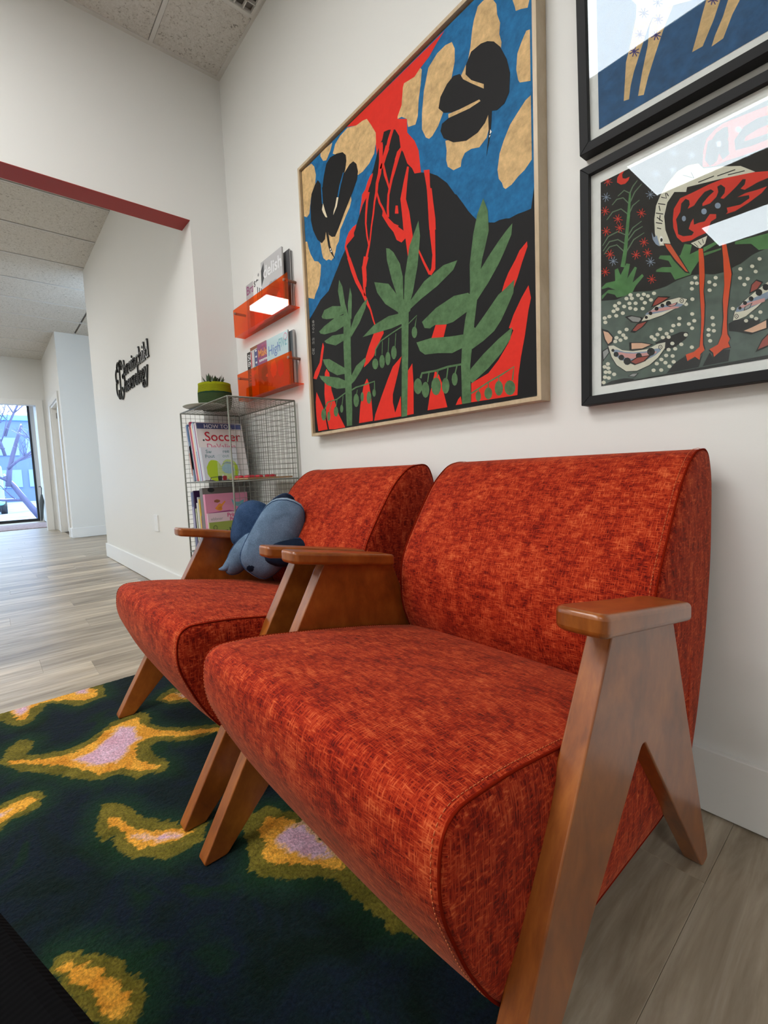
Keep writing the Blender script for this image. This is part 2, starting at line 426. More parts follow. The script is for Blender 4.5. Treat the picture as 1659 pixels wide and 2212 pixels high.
# ceiling light panels (out of frame; some seen mirrored in the picture glass and acrylic)
def troffer(x0, x1, y0, y1, label):
    t = thing('ceiling_light', label, 'light', ((x0+x1)/2, (y0+y1)/2, ZC), group='flat ceiling light panels')
    a, c = (x1-x0)/2, (y1-y0)/2
    b = bmesh.new(); w = .02
    box(b, -a-w, a+w, -c-w, -c, -.012, 0); box(b, -a-w, a+w, c, c+w, -.012, 0); box(b, -a-w, -a, -c, c, -.012, 0); box(b, a, a+w, -c, c, -.012, 0)
    obj('frame', b, M['tee'], t); obj('diffuser', bx(-a, a, -c, c, -.008, -.002), M['diffuser'], t)
troffer(-1.90, -.68, -2.02, -1.42, 'flat white ceiling light panel nearest the picture wall')
troffer(-1.44, -.22, -3.30, -2.69, 'flat white ceiling light panel in the middle of the room')
troffer(-1.38, -.16, -4.87, -4.26, 'flat white ceiling light panel deep in the room, farthest from the pictures')
troffer(.9, 2.1, -3.30, -2.69, 'added flat white fill light panel behind the camera')  # added fill, lifts the lower right wall and floor
troffer(-5.60, -5.00, -2.92, -1.70, 'flat white ceiling light panel in the hallway, nearer the room')
troffer(-8.6, -8.0, -2.92, -1.70, 'flat white ceiling light panel in the hallway, nearer the glass door')

troffer(-5.10, -3.88, -4.87, -4.26, 'added flat white fill light panel at the far side of the hallway, nearer the room')  # added to brighten the lettered hallway wall
troffer(-8.10, -6.88, -4.87, -4.26, 'added flat white fill light panel at the far side of the hallway, nearer the glass door')  # extra panel added for a brighter hallway
troffer(-11.6, -11.0, -2.92, -1.70, 'flat white ceiling light panel above the door mat')

# ================================================================== CHAIRS
def upholster(name, prof, x0, x1, bulge, wfun, parent, r=.014, nx=36):
    pts = [Vector(p) for p in prof]; k = len(pts)
    area = sum(pts[i].x*pts[(i+1)%k].y - pts[(i+1)%k].x*pts[i].y for i in range(k))
    if area < 0: pts = pts[::-1]
    nr = []
    for i in range(k):
        d = pts[(i+1)%k] - pts[i-1]; nr.append(Vector((d.y, -d.x)).normalized())
    s = [0]
    for i in range(k): s.append(s[-1] + (pts[(i+1)%k]-pts[i]).length)
    us = []
    for i in range(nx+1):
        t = i/nx; us.append(.5 - .5*math.cos(math.pi*t) if False else t)
    L = x1-x0
    offs = [0, .002, .005, .009, .014, .022] 
    xsn = [o for o in offs] + [.022 + (L-.044)*i/nx for i in range(1, nx)] + [L-o for o in offs[::-1]]
    b = bmesh.new(); uvl = b.loops.layers.uv.new('UVMap'); rings = []
    cen = sum(pts, Vector((0,0)))/k
    for x in xsn:
        d = min(x, L-x); ins = 0
        if d < r: ins = r - math.sqrt(max(0, r*r - (r-d)**2))
        u = x/L; bg_ = bulge*(1 - abs(2*u-1)**3.2)
        rings.append([b.verts.new((x0+x, *(pts[i] + nr[i]*(-ins*.55 + bg_*wfun(nr[i], pts[i]))))) for i in range(k)])
    for j in range(len(rings)-1):
        for i in range(k):
            i2 = (i+1)%k
            f = b.faces.new((rings[j][i], rings[j+1][i], rings[j+1][i2], rings[j][i2])); f.smooth = True
            for lp, (uu, vv) in zip(f.loops, ((xsn[j], s[i]), (xsn[j+1], s[i]), (xsn[j+1], s[i+1]), (xsn[j], s[i+1]))): lp[uvl].uv = (uu, vv)
    for end, sg in ((0, -1), (-1, 1)):
        prev = rings[end]
        for q, puff in ((.94, .004), (.8, .009), (.5, .012), (.2, .013)):
            cur = []
            for i in range(k):
                bp = Vector((rings[end][i].co.y, rings[end][i].co.z)); p = cen + (bp-cen)*q
                cur.append(b.verts.new((rings[end][i].co.x + sg*puff*.6, p.x, p.y)))
            for i in range(k):
                i2 = (i+1)%k; q4 = (prev[i], prev[i2], cur[i2], cur[i]); q4 = q4 if sg < 0 else q4[::-1]
                f = b.faces.new(q4 if False else q4); f.smooth = True
                for lp in f.loops: lp[uvl].uv = (lp.vert.co.y*1.3 + 3, lp.vert.co.z*.4 + 1.3)
            prev = cur
        f = b.faces.new(prev if sg > 0 else prev[::-1]); f.smooth = True
        for lp in f.loops: lp[uvl].uv = (lp.vert.co.y*1.3 + 3, lp.vert.co.z*.4 + 1.3)
    bmesh.ops.recalc_face_normals(b, faces=b.faces)
    return obj(name, b, M['fabric'], parent), pts, nr

SEAT = round_poly([(-.285,.352),(-.45,.392),(-.62,.424),(-.76,.448),(-.868,.455),(-.878,.37),(-.835,.268),(-.795,.203),(-.752,.158),(-.60,.155),(-.28,.139),(-.20,.15),(-.18,.25),(-.24,.345)],
                  [.02,.06,.06,.06,.055,.05,.05,.05,.035,.06,.03,.03,.05,.02], 6)
BACK = round_poly([(-.305,.345),(-.340,.43),(-.335,.545),(-.262,.655),(-.195,.742),(-.125,.792),(-.045,.796),(-.018,.74),(-.016,.58),(-.048,.40),(-.100,.245),(-.150,.150),(-.195,.15),(-.195,.30)],
                  [.02,.05,.06,.06,.05,.035,.035,.035,.06,.06,.05,.02,.02,.03], 6)
def make_chair(name, label, x):
    t = thing(name, label, 'chair', (x, -.5, 0), group='rust armchairs along the picture wall')
    inv = Matrix.Translation((0, .5, 0))
    def sh(o): o.data.transform(inv); return o
    hw = .3035
    seat, sp, sn = upholster('seat', SEAT, -hw, hw, .016, lambda n_, p: max(0, n_.y)*.9 + max(0, -n_.x)*.75, t); sh(seat)
    back, bp, bn = upholster('backrest', BACK, -hw, hw, .016, lambda n_, p: max(0, -n_.x)*1.0, t); sh(back)
    for par, P, Nn in ((seat, sp, sn), (back, bp, bn)):
        for sx in (-1, 1):
            b = bmesh.new(); q = [(sx*(hw-.0035), *(p + n_*-.0005)) for p, n_ in zip(P, Nn)]
            tube(b, q + q[:1], .0019, 6, caps=False)
            sh(obj('piping', b, M['piping'], par, smooth=True))
            b = bmesh.new()   # stitches beside the seam
            k = len(P); pos = 0; nxt = .0
            for i in range(k):
                a, c = P[i], P[(i+1)%k]; L = (c-a).length; n_ = Nn[i]
                if not (n_.y > .3 or n_.x < -.35): pos += L; continue
                while nxt < pos + L:
                    if nxt >= pos:
                        u = (nxt-pos)/max(L, 1e-6); m_ = a.lerp(c, u); d = (c-a).normalized()*.0022
                        bl = .016*(1-abs(2*(.012/.607)-1)**3.2)*(max(0,n_.y)*.9+max(0,-n_.x)*.8)
                        o3 = n_*(bl+.0004)
                        tube(b, [(sx*(hw-.012), *(m_-d+o3)), (sx*(hw-.012), *(m_+d+o3))], .00055, 4)
                    nxt += .0068
                pos += L
            o = sh(obj('stitching', b, M['thread'], par, 'stuff'))
    # slanted A-shaped side frames with sloping arms
    prof = round_poly([(-.902,.0125),(-.5640,.592),(-.368,.552),(-.143,.0),(-.180,.0),(-.472,.375),(-.484,.375),(-.850,.0125)],
                      [.012,.002,.002,.022,.012,.006,.006,.006], 4)
    for sx in (-1, 1):
        xo = sx*.3358; xi = sx*.3048
        b = bmesh.new(); prism_x(b, prof, min(xo, xi), max(xo, xi))
        side = sh(obj('side_frame', b, M['wood'], t, bev=.0035))
        # arm: plan outline with rounded front corners, laid on the sloping top edge
        x0, x1 = (.300, .366) if sx > 0 else (-.350, -.276); y0, y1 = -.672, -.375
        inner = (x0, y0) if sx > 0 else (x1, y0)
        plan = [(x0, y0), (x1, y0), (x1, y1), (x0, y1)]
        rr = [.045 if sx > 0 else .014, .014 if sx > 0 else .045, .010, .010]
        rr = [.034, .014, .010, .016] if sx > 0 else [.030, .018, .014, .010]
        pl = round_poly(plan, rr, 7)
        b = bmesh.new(); zt = lambda y: .6185 + (y+.69)*(-.172)
        top = [b.verts.new((px, py, zt(py))) for px, py in pl]; bot = [b.verts.new((px, py, zt(py)-.0285)) for px, py in pl]
        b.faces.new(top); b.faces.new(bot[::-1])
        for i in range(len(pl)): b.faces.new((top[i], bot[i], bot[(i+1)%len(pl)], top[(i+1)%len(pl)]))
        bmesh.ops.recalc_face_normals(b, faces=b.faces)
        arm = sh(obj('armrest', b, M['wood'], t, smooth=False)); bv = arm.modifiers.new('bevel', 'BEVEL'); bv.width = .0105; bv.segments = 4; bv.limit_method = 'ANGLE'; bv.angle_limit = R(50)
    return t
def smooth_angle(o, a=35):
    me = o.data
    for p in me.polygons: p.use_smooth = True
    me.set_sharp_from_angle(angle=R(a))
chair = make_chair('armchair', 'rust red chenille armchair with wooden A-shaped arms, the one nearest the camera and empty', -.5733)
def copy_tree(o, parent=None):
    c = o.copy(); COL.objects.link(c); c.parent = parent
    for ch in list(o.children): copy_tree(ch, c)
    return c
for ch in chair.children:
    if ch.name.startswith(('armrest',)): smooth_angle(ch, 60)
chair2 = copy_tree(chair); chair2.location.x = -1.3327
chair2['label'] = 'rust red chenille armchair holding the denim cushion, beside the wire bookshelf'

# ================================================================== RUG
import numpy as np
def sdist(P, poly):
    poly = np.array(poly); d = np.full(len(P), 1e9); inside = np.zeros(len(P), bool)
    for i in range(len(poly)):
        a, b = poly[i], poly[(i+1)%len(poly)]; ab = b-a; L = ab@ab + 1e-12
        t = np.clip(((P-a)@ab)/L, 0, 1); d = np.minimum(d, np.hypot(*(P-a-t[:,None]*ab).T))
        c = (a[1] > P[:,1]) != (b[1] > P[:,1])
        xi = (b[0]-a[0])*(P[:,1]-a[1])/(b[1]-a[1]+1e-15)+a[0]
        inside ^= c & (P[:,0] < xi)
    return np.where(inside, -d, d)

ART_VOLCANO='''tan,1:-0.7764 2.0148 -0.7566 1.9998 -0.7448 1.978 -0.743 1.9514 -0.7348 1.926 -0.7379 1.9008 -0.7316 1.8769 -0.7356 1.8522 -0.7567 1.8065 -0.7878 1.7978 -0.8297 1.8324 -0.8622 1.87 -0.8629 1.8811 -0.8384 1.9051 -0.8293 1.9322 -0.8226 1.9688 -0.8166 1.989 -0.8024 2.0151 -0.7867 2.0162
tan,1:-0.6994 1.9762 -0.6976 1.9522 -0.6911 1.9304 -0.689 1.9202 -0.6733 1.9134 -0.6565 1.9036 -0.651 1.9189 -0.6489 1.9375
tan,1:-0.6513 1.8502 -0.661 1.8541 -0.6747 1.8375 -0.6865 1.819 -0.6905 1.7833 -0.6855 1.7551 -0.6811 1.7465 -0.6516 1.7316
tan,1:-0.6513 1.6981 -0.6661 1.695 -0.687 1.6805 -0.7109 1.663 -0.731 1.6343 -0.7441 1.6088 -0.7515 1.5716 -0.7481 1.5472 -0.7384 1.5322 -0.7347 1.5189 -0.728 1.5116 -0.7094 1.514 -0.6901 1.5247 -0.6714 1.5312 -0.6512 1.5461
tan,2:-0.8927 1.9886 -0.8831 1.9648 -0.8843 1.9314 -0.8995 1.8894 -0.9222 1.8508 -0.9326 1.8214 -0.9525 1.7969 -0.9757 1.7824 -0.989 1.7814 -1.0018 1.7922 -1.0166 1.824 -1.0144 1.8696 -1.0036 1.9281 -0.9833 1.9792 -0.9473 1.9955 -0.9164 1.9963
tan,2:-1.0156 2.0004 -1.0093 1.9916 -1.0158 1.9543 -1.0266 1.9144 -1.0322 1.8707 -1.0435 1.8535 -1.0751 1.8643 -1.0795 1.8911 -1.1021 1.9105 -1.1206 1.915 -1.1202 1.9221 -1.1002 1.9446 -1.0916 1.9926 -1.086 2.0011 -1.0402 1.9908
tan,1:-0.7768 1.7254 -0.7751 1.6915 -0.7835 1.6714 -0.8078 1.6595 -0.835 1.6699 -0.8576 1.6711 -0.8696 1.6577 -0.8731 1.6419 -0.8997 1.6456 -0.9202 1.6659 -0.9256 1.6868 -0.9227 1.7124 -0.9265 1.7416 -0.8965 1.7295 -0.8394 1.7066 -0.8115 1.7164
tan,1:-0.9129 1.8076 -0.8706 1.7957 -0.8015 1.7815 -0.7991 1.771 -0.8373 1.7695 -0.9122 1.7939
tan,2:-1.2706 2.0021 -1.2509 1.9723 -1.2278 1.933 -1.2282 1.9018 -1.2404 1.8716 -1.2677 1.8539 -1.3041 1.8453 -1.3317 1.847 -1.3399 1.8633 -1.407 1.8742 -1.4397 1.9713 -1.4743 1.9954 -1.4563 2.0207 -1.4244 2.0319 -1.3794 2.0348 -1.3286 2.0141 -1.2924 2.0094
tan,1:-1.4739 2.0361 -1.4886 2.0148 -1.5176 1.9945 -1.5391 2.0027 -1.5559 2.0295 -1.5523 2.0428
tan,1:-1.6995 2.0428 -1.6208 2.0357 -1.6015 2.0134 -1.5931 1.9783 -1.6028 1.9396 -1.6356 1.9111 -1.6535 1.8554 -1.6728 1.8491 -1.6977 1.8651
tan,1:-1.6971 1.7612 -1.6806 1.7546 -1.6716 1.7232 -1.6598 1.6959 -1.6348 1.659 -1.6078 1.6478 -1.5891 1.6274 -1.5958 1.5895 -1.6109 1.5535 -1.6401 1.5277 -1.6507 1.5116 -1.6951 1.5302 -1.6975 1.6735
tan,1:-1.3774 1.7971 -1.3749 1.7805 -1.388 1.7597 -1.4126 1.7415 -1.434 1.7211 -1.4512 1.7076 -1.4569 1.6869 -1.4624 1.6705 -1.4799 1.6587 -1.4876 1.6405 -1.4996 1.6237 -1.5171 1.6183 -1.5334 1.6291 -1.5508 1.6306 -1.5714 1.648 -1.5784 1.6702 -1.5825 1.6986 -1.5857 1.7122 -1.5638 1.7302 -1.5316 1.7458 -1.4909 1.7241 -1.4475 1.7521 -1.4139 1.7736 -1.3891 1.7936
red,1:-1.3839 2.0401 -0.9178 2.0363 -0.946 2.0255 -0.9787 2.0078 -1.0122 2.0004 -1.0402 1.9908 -1.086 2.0011 -1.0916 1.9926 -1.1002 1.9446 -1.1206 1.915 -1.0795 1.8911 -1.0795 1.8499 -1.0493 1.8089 -1.0336 1.7717 -1.0267 1.6987 -1.0614 1.7111 -1.1707 1.7937 -1.2259 1.8324 -1.2298 1.9027 -1.2278 1.933 -1.2509 1.9723 -1.2706 2.0021 -1.2924 2.0094 -1.3286 2.0141
black,2:-1.2246 1.8653 -1.2098 1.8866 -1.1971 1.8926 -1.1876 1.913 -1.1639 1.9063 -1.1335 1.8901 -1.1161 1.8605 -1.1109 1.818 -1.1005 1.8025 -1.0843 1.7595 -1.0638 1.7343 -1.0541 1.7138 -1.0265 1.7029 -0.9933 1.6853 -0.9615 1.6614 -0.925 1.6228 -0.8962 1.5773 -0.8916 1.5746 -0.8707 1.5427 -0.8503 1.51 -0.8367 1.4918 -0.82 1.471 -0.8 1.4584 -0.7804 1.4487 -0.7643 1.4418 -0.7484 1.4416 -0.7298 1.4374 -0.7177 1.4327 -0.6937 1.4332 -0.6734 1.4304 -0.655 1.4291 -0.6 1.72 -0.6 0.9 -1.75 0.9 -1.75 1.21 -1.6949 1.4392 -1.6426 1.4703 -1.6048 1.4943 -1.5462 1.5106 -1.5161 1.5407 -1.4868 1.57 -1.4876 1.5672 -1.4516 1.6036 -1.4259 1.6239 -1.3523 1.6843 -1.332 1.7107 -1.3124 1.7323 -1.2861 1.7545 -1.2581 1.8125 -1.2471 1.8256
red,3:-1.2506 1.8139 -1.265 1.8117 -1.2795 1.8 -1.2949 1.7799 -1.3132 1.7714 -1.3183 1.7501 -1.3271 1.7281 -1.3321 1.7086 -1.3121 1.7365 -1.2863 1.7525 -1.2744 1.7744 -1.2633 1.7858 -1.2519 1.8052
red,3:-1.3514 1.6857 -1.3747 1.6849 -1.3983 1.6767 -1.4151 1.6609 -1.4268 1.638 -1.4259 1.6239 -1.4131 1.6372 -1.3893 1.6437 -1.3679 1.6508 -1.3689 1.6624 -1.3567 1.6751
red,3:-1.2156 1.8946 -1.2155 1.8763 -1.1946 1.8659 -1.1955 1.8844
red,3:-1.2142 1.888 -1.2159 1.8365 -1.1988 1.8271 -1.194 1.877
red,3:-1.2159 1.8365 -1.2238 1.8003 -1.2084 1.7909 -1.1988 1.8271
red,3:-1.2238 1.8003 -1.2378 1.7742 -1.224 1.766 -1.2084 1.7909
red,3:-1.2378 1.7742 -1.2419 1.7469 -1.2299 1.7402 -1.224 1.766
red,3:-1.2419 1.7469 -1.2518 1.7201 -1.2434 1.7155 -1.2299 1.7402
red,3:-1.2518 1.7201 -1.2608 1.682 -1.253 1.6779 -1.2434 1.7155
red,3:-1.2608 1.682 -1.2732 1.6448 -1.2659 1.6412 -1.253 1.6779
red,3:-1.2732 1.6448 -1.2824 1.6058 -1.2758 1.6026 -1.2659 1.6412
red,3:-1.2824 1.6058 -1.2921 1.5862 -1.2828 1.5814 -1.2758 1.6026
red,3:-1.2921 1.5862 -1.3099 1.5518 -1.2982 1.5457 -1.2828 1.5814
red,3:-1.3099 1.5518 -1.3318 1.5264 -1.3087 1.5171 -1.2982 1.5457
red,3:-1.3318 1.5264 -1.329 1.4802 -1.3071 1.4733 -1.3087 1.5171
red,3:-1.329 1.4802 -1.3303 1.4562 -1.3127 1.4499 -1.3071 1.4733
red,3:-1.3179 1.5596 -1.3291 1.5263 -1.3079 1.5176 -1.2922 1.5469
red,3:-1.3291 1.5263 -1.3298 1.4979 -1.3067 1.4899 -1.3079 1.5176
red,3:-1.3298 1.4979 -1.3296 1.4554 -1.3171 1.4515 -1.3067 1.4899
red,3:-1.3296 1.4554 -1.3255 1.4226 -1.3166 1.4207 -1.3171 1.4515
red,3:-1.3255 1.4226 -1.3193 1.4088 -1.3108 1.4082 -1.3166 1.4207
red,3:-1.1785 1.8583 -1.191 1.8407 -1.1784 1.8314 -1.1639 1.8472
red,3:-1.191 1.8407 -1.2015 1.8261 -1.1888 1.8168 -1.1784 1.8314
red,3:-1.2015 1.8261 -1.2147 1.8106 -1.2031 1.8019 -1.1888 1.8168
red,3:-1.1504 1.9033 -1.1684 1.8805 -1.1552 1.8709 -1.139 1.8945
red,3:-1.1684 1.8805 -1.1821 1.8546 -1.1685 1.8453 -1.1552 1.8709
red,3:-1.1802 1.8663 -1.1949 1.8436 -1.1814 1.834 -1.169 1.8584
red,3:-1.1949 1.8436 -1.2085 1.8247 -1.1948 1.815 -1.1814 1.834
red,3:-1.2862 1.7679 -1.2931 1.739 -1.2817 1.733 -1.271 1.7595
red,3:-1.2931 1.739 -1.3005 1.6993 -1.2903 1.6944 -1.2817 1.733
red,3:-1.3005 1.6993 -1.3038 1.6681 -1.2949 1.6645 -1.2903 1.6944
red,3:-1.3038 1.6681 -1.2995 1.6228 -1.2913 1.6202 -1.2949 1.6645
red,3:-1.2995 1.6228 -1.2916 1.5892 -1.2842 1.5873 -1.2913 1.6202
red,3:-1.1275 1.8192 -1.1524 1.775 -1.1383 1.7653 -1.1105 1.807
red,3:-1.1524 1.775 -1.1644 1.7507 -1.1534 1.7436 -1.1383 1.7653
red,3:-1.1644 1.7507 -1.1747 1.7254 -1.1647 1.7193 -1.1534 1.7436
red,3:-1.1747 1.7254 -1.1818 1.7082 -1.1721 1.7031 -1.1647 1.7193
red,3:-1.1818 1.7082 -1.1876 1.67 -1.1772 1.6652 -1.1721 1.7031
red,3:-1.1876 1.67 -1.1882 1.6395 -1.1771 1.6349 -1.1772 1.6652
red,3:-1.1114 1.8225 -1.1262 1.8183 -1.1115 1.8062 -1.1029 1.8143
red,3:-1.1262 1.8183 -1.1406 1.8003 -1.1252 1.7888 -1.1115 1.8062
red,3:-1.2009 1.8199 -1.1951 1.778 -1.1818 1.7734 -1.1929 1.8168
red,3:-1.1951 1.778 -1.1822 1.7456 -1.1733 1.7431 -1.1818 1.7734
red,3:-1.1822 1.7456 -1.1755 1.7262 -1.1667 1.7238 -1.1733 1.7431
red,3:-1.238 1.7439 -1.2272 1.7031 -1.2169 1.7008 -1.2305 1.7416
red,3:-1.2272 1.7031 -1.2123 1.6775 -1.2025 1.6761 -1.2169 1.7008
red,3:-1.2123 1.6775 -1.201 1.6519 -1.1912 1.6506 -1.2025 1.6761
red,3:-1.201 1.6519 -1.1875 1.6263 -1.1759 1.6269 -1.1912 1.6506
red,3:-1.1875 1.6263 -1.1659 1.6016 -1.1565 1.6057 -1.1759 1.6269
red,3:-1.1659 1.6016 -1.142 1.5821 -1.1335 1.5893 -1.1565 1.6057
red,3:-1.4277 1.6327 -1.412 1.5877 -1.3988 1.5851 -1.4151 1.63
red,3:-1.412 1.5877 -1.3942 1.535 -1.3784 1.5328 -1.3988 1.5851
red,3:-1.3942 1.535 -1.3755 1.4937 -1.3577 1.4925 -1.3784 1.5328
red,3:-1.3755 1.4937 -1.3516 1.454 -1.3351 1.4537 -1.3577 1.4925
red,3:-1.4149 1.5896 -1.3946 1.5324 -1.3728 1.5292 -1.3973 1.5864
red,3:-1.3946 1.5324 -1.3723 1.4842 -1.3542 1.4831 -1.3728 1.5292
red,3:-1.3723 1.4842 -1.3412 1.4371 -1.3263 1.4369 -1.3542 1.4831
red,3:-1.3412 1.4371 -1.3234 1.4032 -1.3076 1.4028 -1.3263 1.4369
red,3:-1.3234 1.4032 -1.2976 1.3629 -1.2892 1.3625 -1.3076 1.4028
red,3:-1.2976 1.3629 -1.2861 1.3291 -1.2786 1.3284 -1.2892 1.3625
red,3:-1.2861 1.3291 -1.2747 1.3023 -1.2689 1.302 -1.2786 1.3284
red,3:-1.0854 1.7507 -1.1022 1.7147 -1.0865 1.7054 -1.077 1.7454
red,3:-1.1022 1.7147 -1.1208 1.6673 -1.0957 1.6558 -1.0865 1.7054
red,3:-1.1208 1.6673 -1.1162 1.6229 -1.0827 1.6115 -1.0957 1.6558
red,3:-1.1162 1.6229 -1.1117 1.5649 -1.074 1.5528 -1.0827 1.6115
red,3:-1.1117 1.5649 -1.1042 1.5368 -1.0709 1.5261 -1.074 1.5528
red,3:-1.1042 1.5368 -1.0957 1.4727 -1.0696 1.4647 -1.0709 1.5261
red,3:-1.0903 1.542 -1.0773 1.5098 -1.0689 1.5079 -1.0719 1.5375
red,3:-1.0147 1.7037 -1.0055 1.6517 -0.9911 1.6461 -0.991 1.6934
red,3:-1.0055 1.6517 -1.001 1.6017 -0.9801 1.5939 -0.9911 1.6461
red,3:-1.001 1.6017 -1.0012 1.5539 -0.9737 1.5435 -0.9801 1.5939
red,3:-1.0012 1.5539 -0.9994 1.5196 -0.9732 1.5098 -0.9737 1.5435
red,3:-1.0042 1.6445 -1.0011 1.5658 -0.9759 1.5561 -0.9847 1.6364
red,3:-1.0011 1.5658 -0.9975 1.5047 -0.9763 1.497 -0.9759 1.5561
red,3:-0.9975 1.5047 -0.9903 1.4423 -0.9781 1.4378 -0.9763 1.497
red,3:-0.9903 1.4423 -0.9965 1.4035 -0.9804 1.3956 -0.9781 1.4378
red,3:-0.9965 1.4035 -1.0071 1.3897 -0.9978 1.3828 -0.9804 1.3956
red,3:-1.1028 1.5457 -1.0782 1.5168 -1.072 1.5181 -1.095 1.5472
red,3:-1.0528 1.482 -1.0304 1.4314 -1.0218 1.4312 -1.0471 1.4816
red,3:-1.0304 1.4314 -1.0081 1.3879 -0.9983 1.3881 -1.0218 1.4312
red,3:-1.1323 1.6266 -1.1339 1.6529 -1.1446 1.6577 -1.1491 1.634
red,3:-1.2068 1.6708 -1.1804 1.6328 -1.1503 1.5991 -1.1134 1.5656 -1.0944 1.5401 -1.123 1.531 -1.1454 1.5477 -1.1594 1.5794 -1.1819 1.6072 -1.212 1.6545
red,3:-1.6034 1.3208 -1.5963 1.3031 -1.6203 1.2335 -1.6442 1.202 -1.6643 1.1823 -1.6883 1.19 -1.6736 1.2142 -1.634 1.2462 -1.6178 1.2918
red,3:-1.5873 1.2107 -1.569 1.191 -1.5585 1.1183 -1.5446 1.084 -1.5173 1.0161 -1.4741 0.9541 -1.5893 0.9629 -1.6025 1.01 -1.611 1.1103 -1.6002 1.1969
red,3:-1.6694 1.1295 -1.6482 1.096 -1.6222 1.0523 -1.6009 0.9634 -1.67 0.9626 -1.6794 1.0258 -1.6797 1.0871
red,3:-1.2295 1.2772 -1.2282 1.2645 -1.2671 1.2268 -1.2867 1.1973 -1.3196 1.1785 -1.3458 1.1692 -1.3344 1.1989 -1.311 1.237 -1.2814 1.2766
red,3:-1.3302 1.1253 -1.32 1.1061 -1.3101 1.0492 -1.306 0.9756 -1.3075 0.9664 -1.3893 0.9664 -1.3774 1.0291 -1.3531 1.1
red,3:-1.1428 1.1662 -1.1657 1.1091 -1.1936 1.0457 -1.1952 1.0183 -1.1851 0.9809 -1.154 1.0341 -1.1559 0.965 -1.2998 0.9655 -1.2915 0.9885 -1.2523 1.0491 -1.2149 1.1045 -1.188 1.1406
red,3:-1.0933 1.1321 -1.0911 1.0665 -1.0955 0.9658 -1.1266 0.965 -1.117 1.1106
red,3:-0.9943 1.0907 -0.9782 1.072 -0.9669 1.0451 -0.9601 1.0099 -0.9487 0.9686 -1.0321 0.9694 -1.0187 1.0222 -1.0041 1.061
red,3:-0.9862 1.2284 -0.9418 1.2181 -0.9552 1.1838 -1.0047 1.1929
red,3:-0.6676 1.354 -0.6665 1.3405 -0.683 1.3065 -0.6969 1.2732 -0.7095 1.2489 -0.7468 1.249 -0.7367 1.2735 -0.7238 1.2953 -0.7019 1.3211 -0.6897 1.3394
red,3:-0.6653 1.2435 -0.6587 1.2098 -0.6664 1.1816 -0.6777 1.1204 -0.6906 1.066 -0.699 1.0201 -0.7031 0.9679 -0.857 0.9704 -0.8552 1.0258 -0.7948 1.0435 -0.7607 1.0729 -0.7279 1.1116 -0.7117 1.1422 -0.7254 1.151 -0.7109 1.1814 -0.6862 1.2183
red,3:-0.8955 0.9939 -0.8906 0.9698 -0.9156 0.9702 -0.9053 0.9863
green,4:-1.4546 1.3913 -1.41 1.3788 -1.4168 1.2914 -1.4233 1.1421 -1.4276 1.0205 -1.433 0.9625 -1.467 0.9635 -1.466 1.0878 -1.4642 1.2725
green,4:-1.4718 1.5288 -1.4535 1.4988 -1.4412 1.4294 -1.4247 1.3829 -1.4459 1.3709 -1.4717 1.4355 -1.4829 1.4903
green,4:-1.4062 1.479 -1.3972 1.4484 -1.4063 1.3629 -1.4258 1.3683 -1.4239 1.4242
green,4:-1.3059 1.4099 -1.3219 1.3766 -1.3598 1.3356 -1.4139 1.2966 -1.4194 1.3219 -1.3864 1.3662 -1.3365 1.398
green,4:-1.6023 1.4266 -1.5803 1.4458 -1.5244 1.4451 -1.457 1.4251 -1.4491 1.3958 -1.5071 1.3938 -1.5669 1.4057 -1.5974 1.4172
green,4:-1.6252 1.3715 -1.586 1.3838 -1.5068 1.3968 -1.4546 1.3913 -1.4476 1.3503 -1.5115 1.3425 -1.589 1.3511 -1.6172 1.3614
green,4:-1.5914 1.3244 -1.5342 1.3326 -1.4551 1.3205 -1.4572 1.2952 -1.516 1.2891 -1.5809 1.3139
green,4:-1.6095 1.2542 -1.5641 1.2462 -1.4958 1.2083 -1.4605 1.1889 -1.4622 1.1677 -1.5151 1.1714 -1.5738 1.2016 -1.5998 1.2326
green,4:-1.642 1.1933 -1.5703 1.1768 -1.5052 1.1601 -1.4593 1.1394 -1.4666 1.1128 -1.5196 1.1184 -1.5902 1.1463 -1.6286 1.1759
green,4:-1.3341 1.2032 -1.3327 1.1899 -1.363 1.1608 -1.4042 1.1297 -1.4354 1.1168 -1.4332 1.1439 -1.3903 1.184
green,4:-1.4272 1.0949 -1.3948 1.1016 -1.3977 1.1068 -1.4313 1.1
green,4:-1.3948 1.1016 -1.347 1.1024 -1.3491 1.1076 -1.3977 1.1068
green,4:-1.347 1.1024 -1.2899 1.1058 -1.2864 1.1096 -1.3491 1.1076
green,4:-1.2899 1.1058 -1.2939 1.0785 -1.2864 1.0773 -1.2864 1.1096
green,4:-1.4677 1.0962 -1.5248 1.0799 -1.5213 1.0752 -1.4633 1.0918
green,4:-1.5248 1.0799 -1.5936 1.0767 -1.5883 1.0722 -1.5213 1.0752
green,4:-1.5936 1.0767 -1.621 1.0464 -1.613 1.0435 -1.5883 1.0722
green,4:-1.3916 1.0946 -1.3978 1.0775 -1.3939 1.0765 -1.3878 1.0936
green,4:-1.4842 1.0845 -1.4951 1.0484 -1.4909 1.0475 -1.48 1.0836
green,4:-1.5252 1.0781 -1.536 1.0476 -1.5317 1.0466 -1.5209 1.0771
green,4:-1.5648 1.071 -1.5855 1.0314 -1.5811 1.0302 -1.5605 1.0698
green,4:-1.2834 1.0653 -1.2851 1.0584 -1.289 1.0537 -1.294 1.0525 -1.2988 1.0552 -1.3021 1.061 -1.3029 1.0684 -1.3011 1.0753 -1.2972 1.08 -1.2922 1.0811 -1.2874 1.0784 -1.2842 1.0726
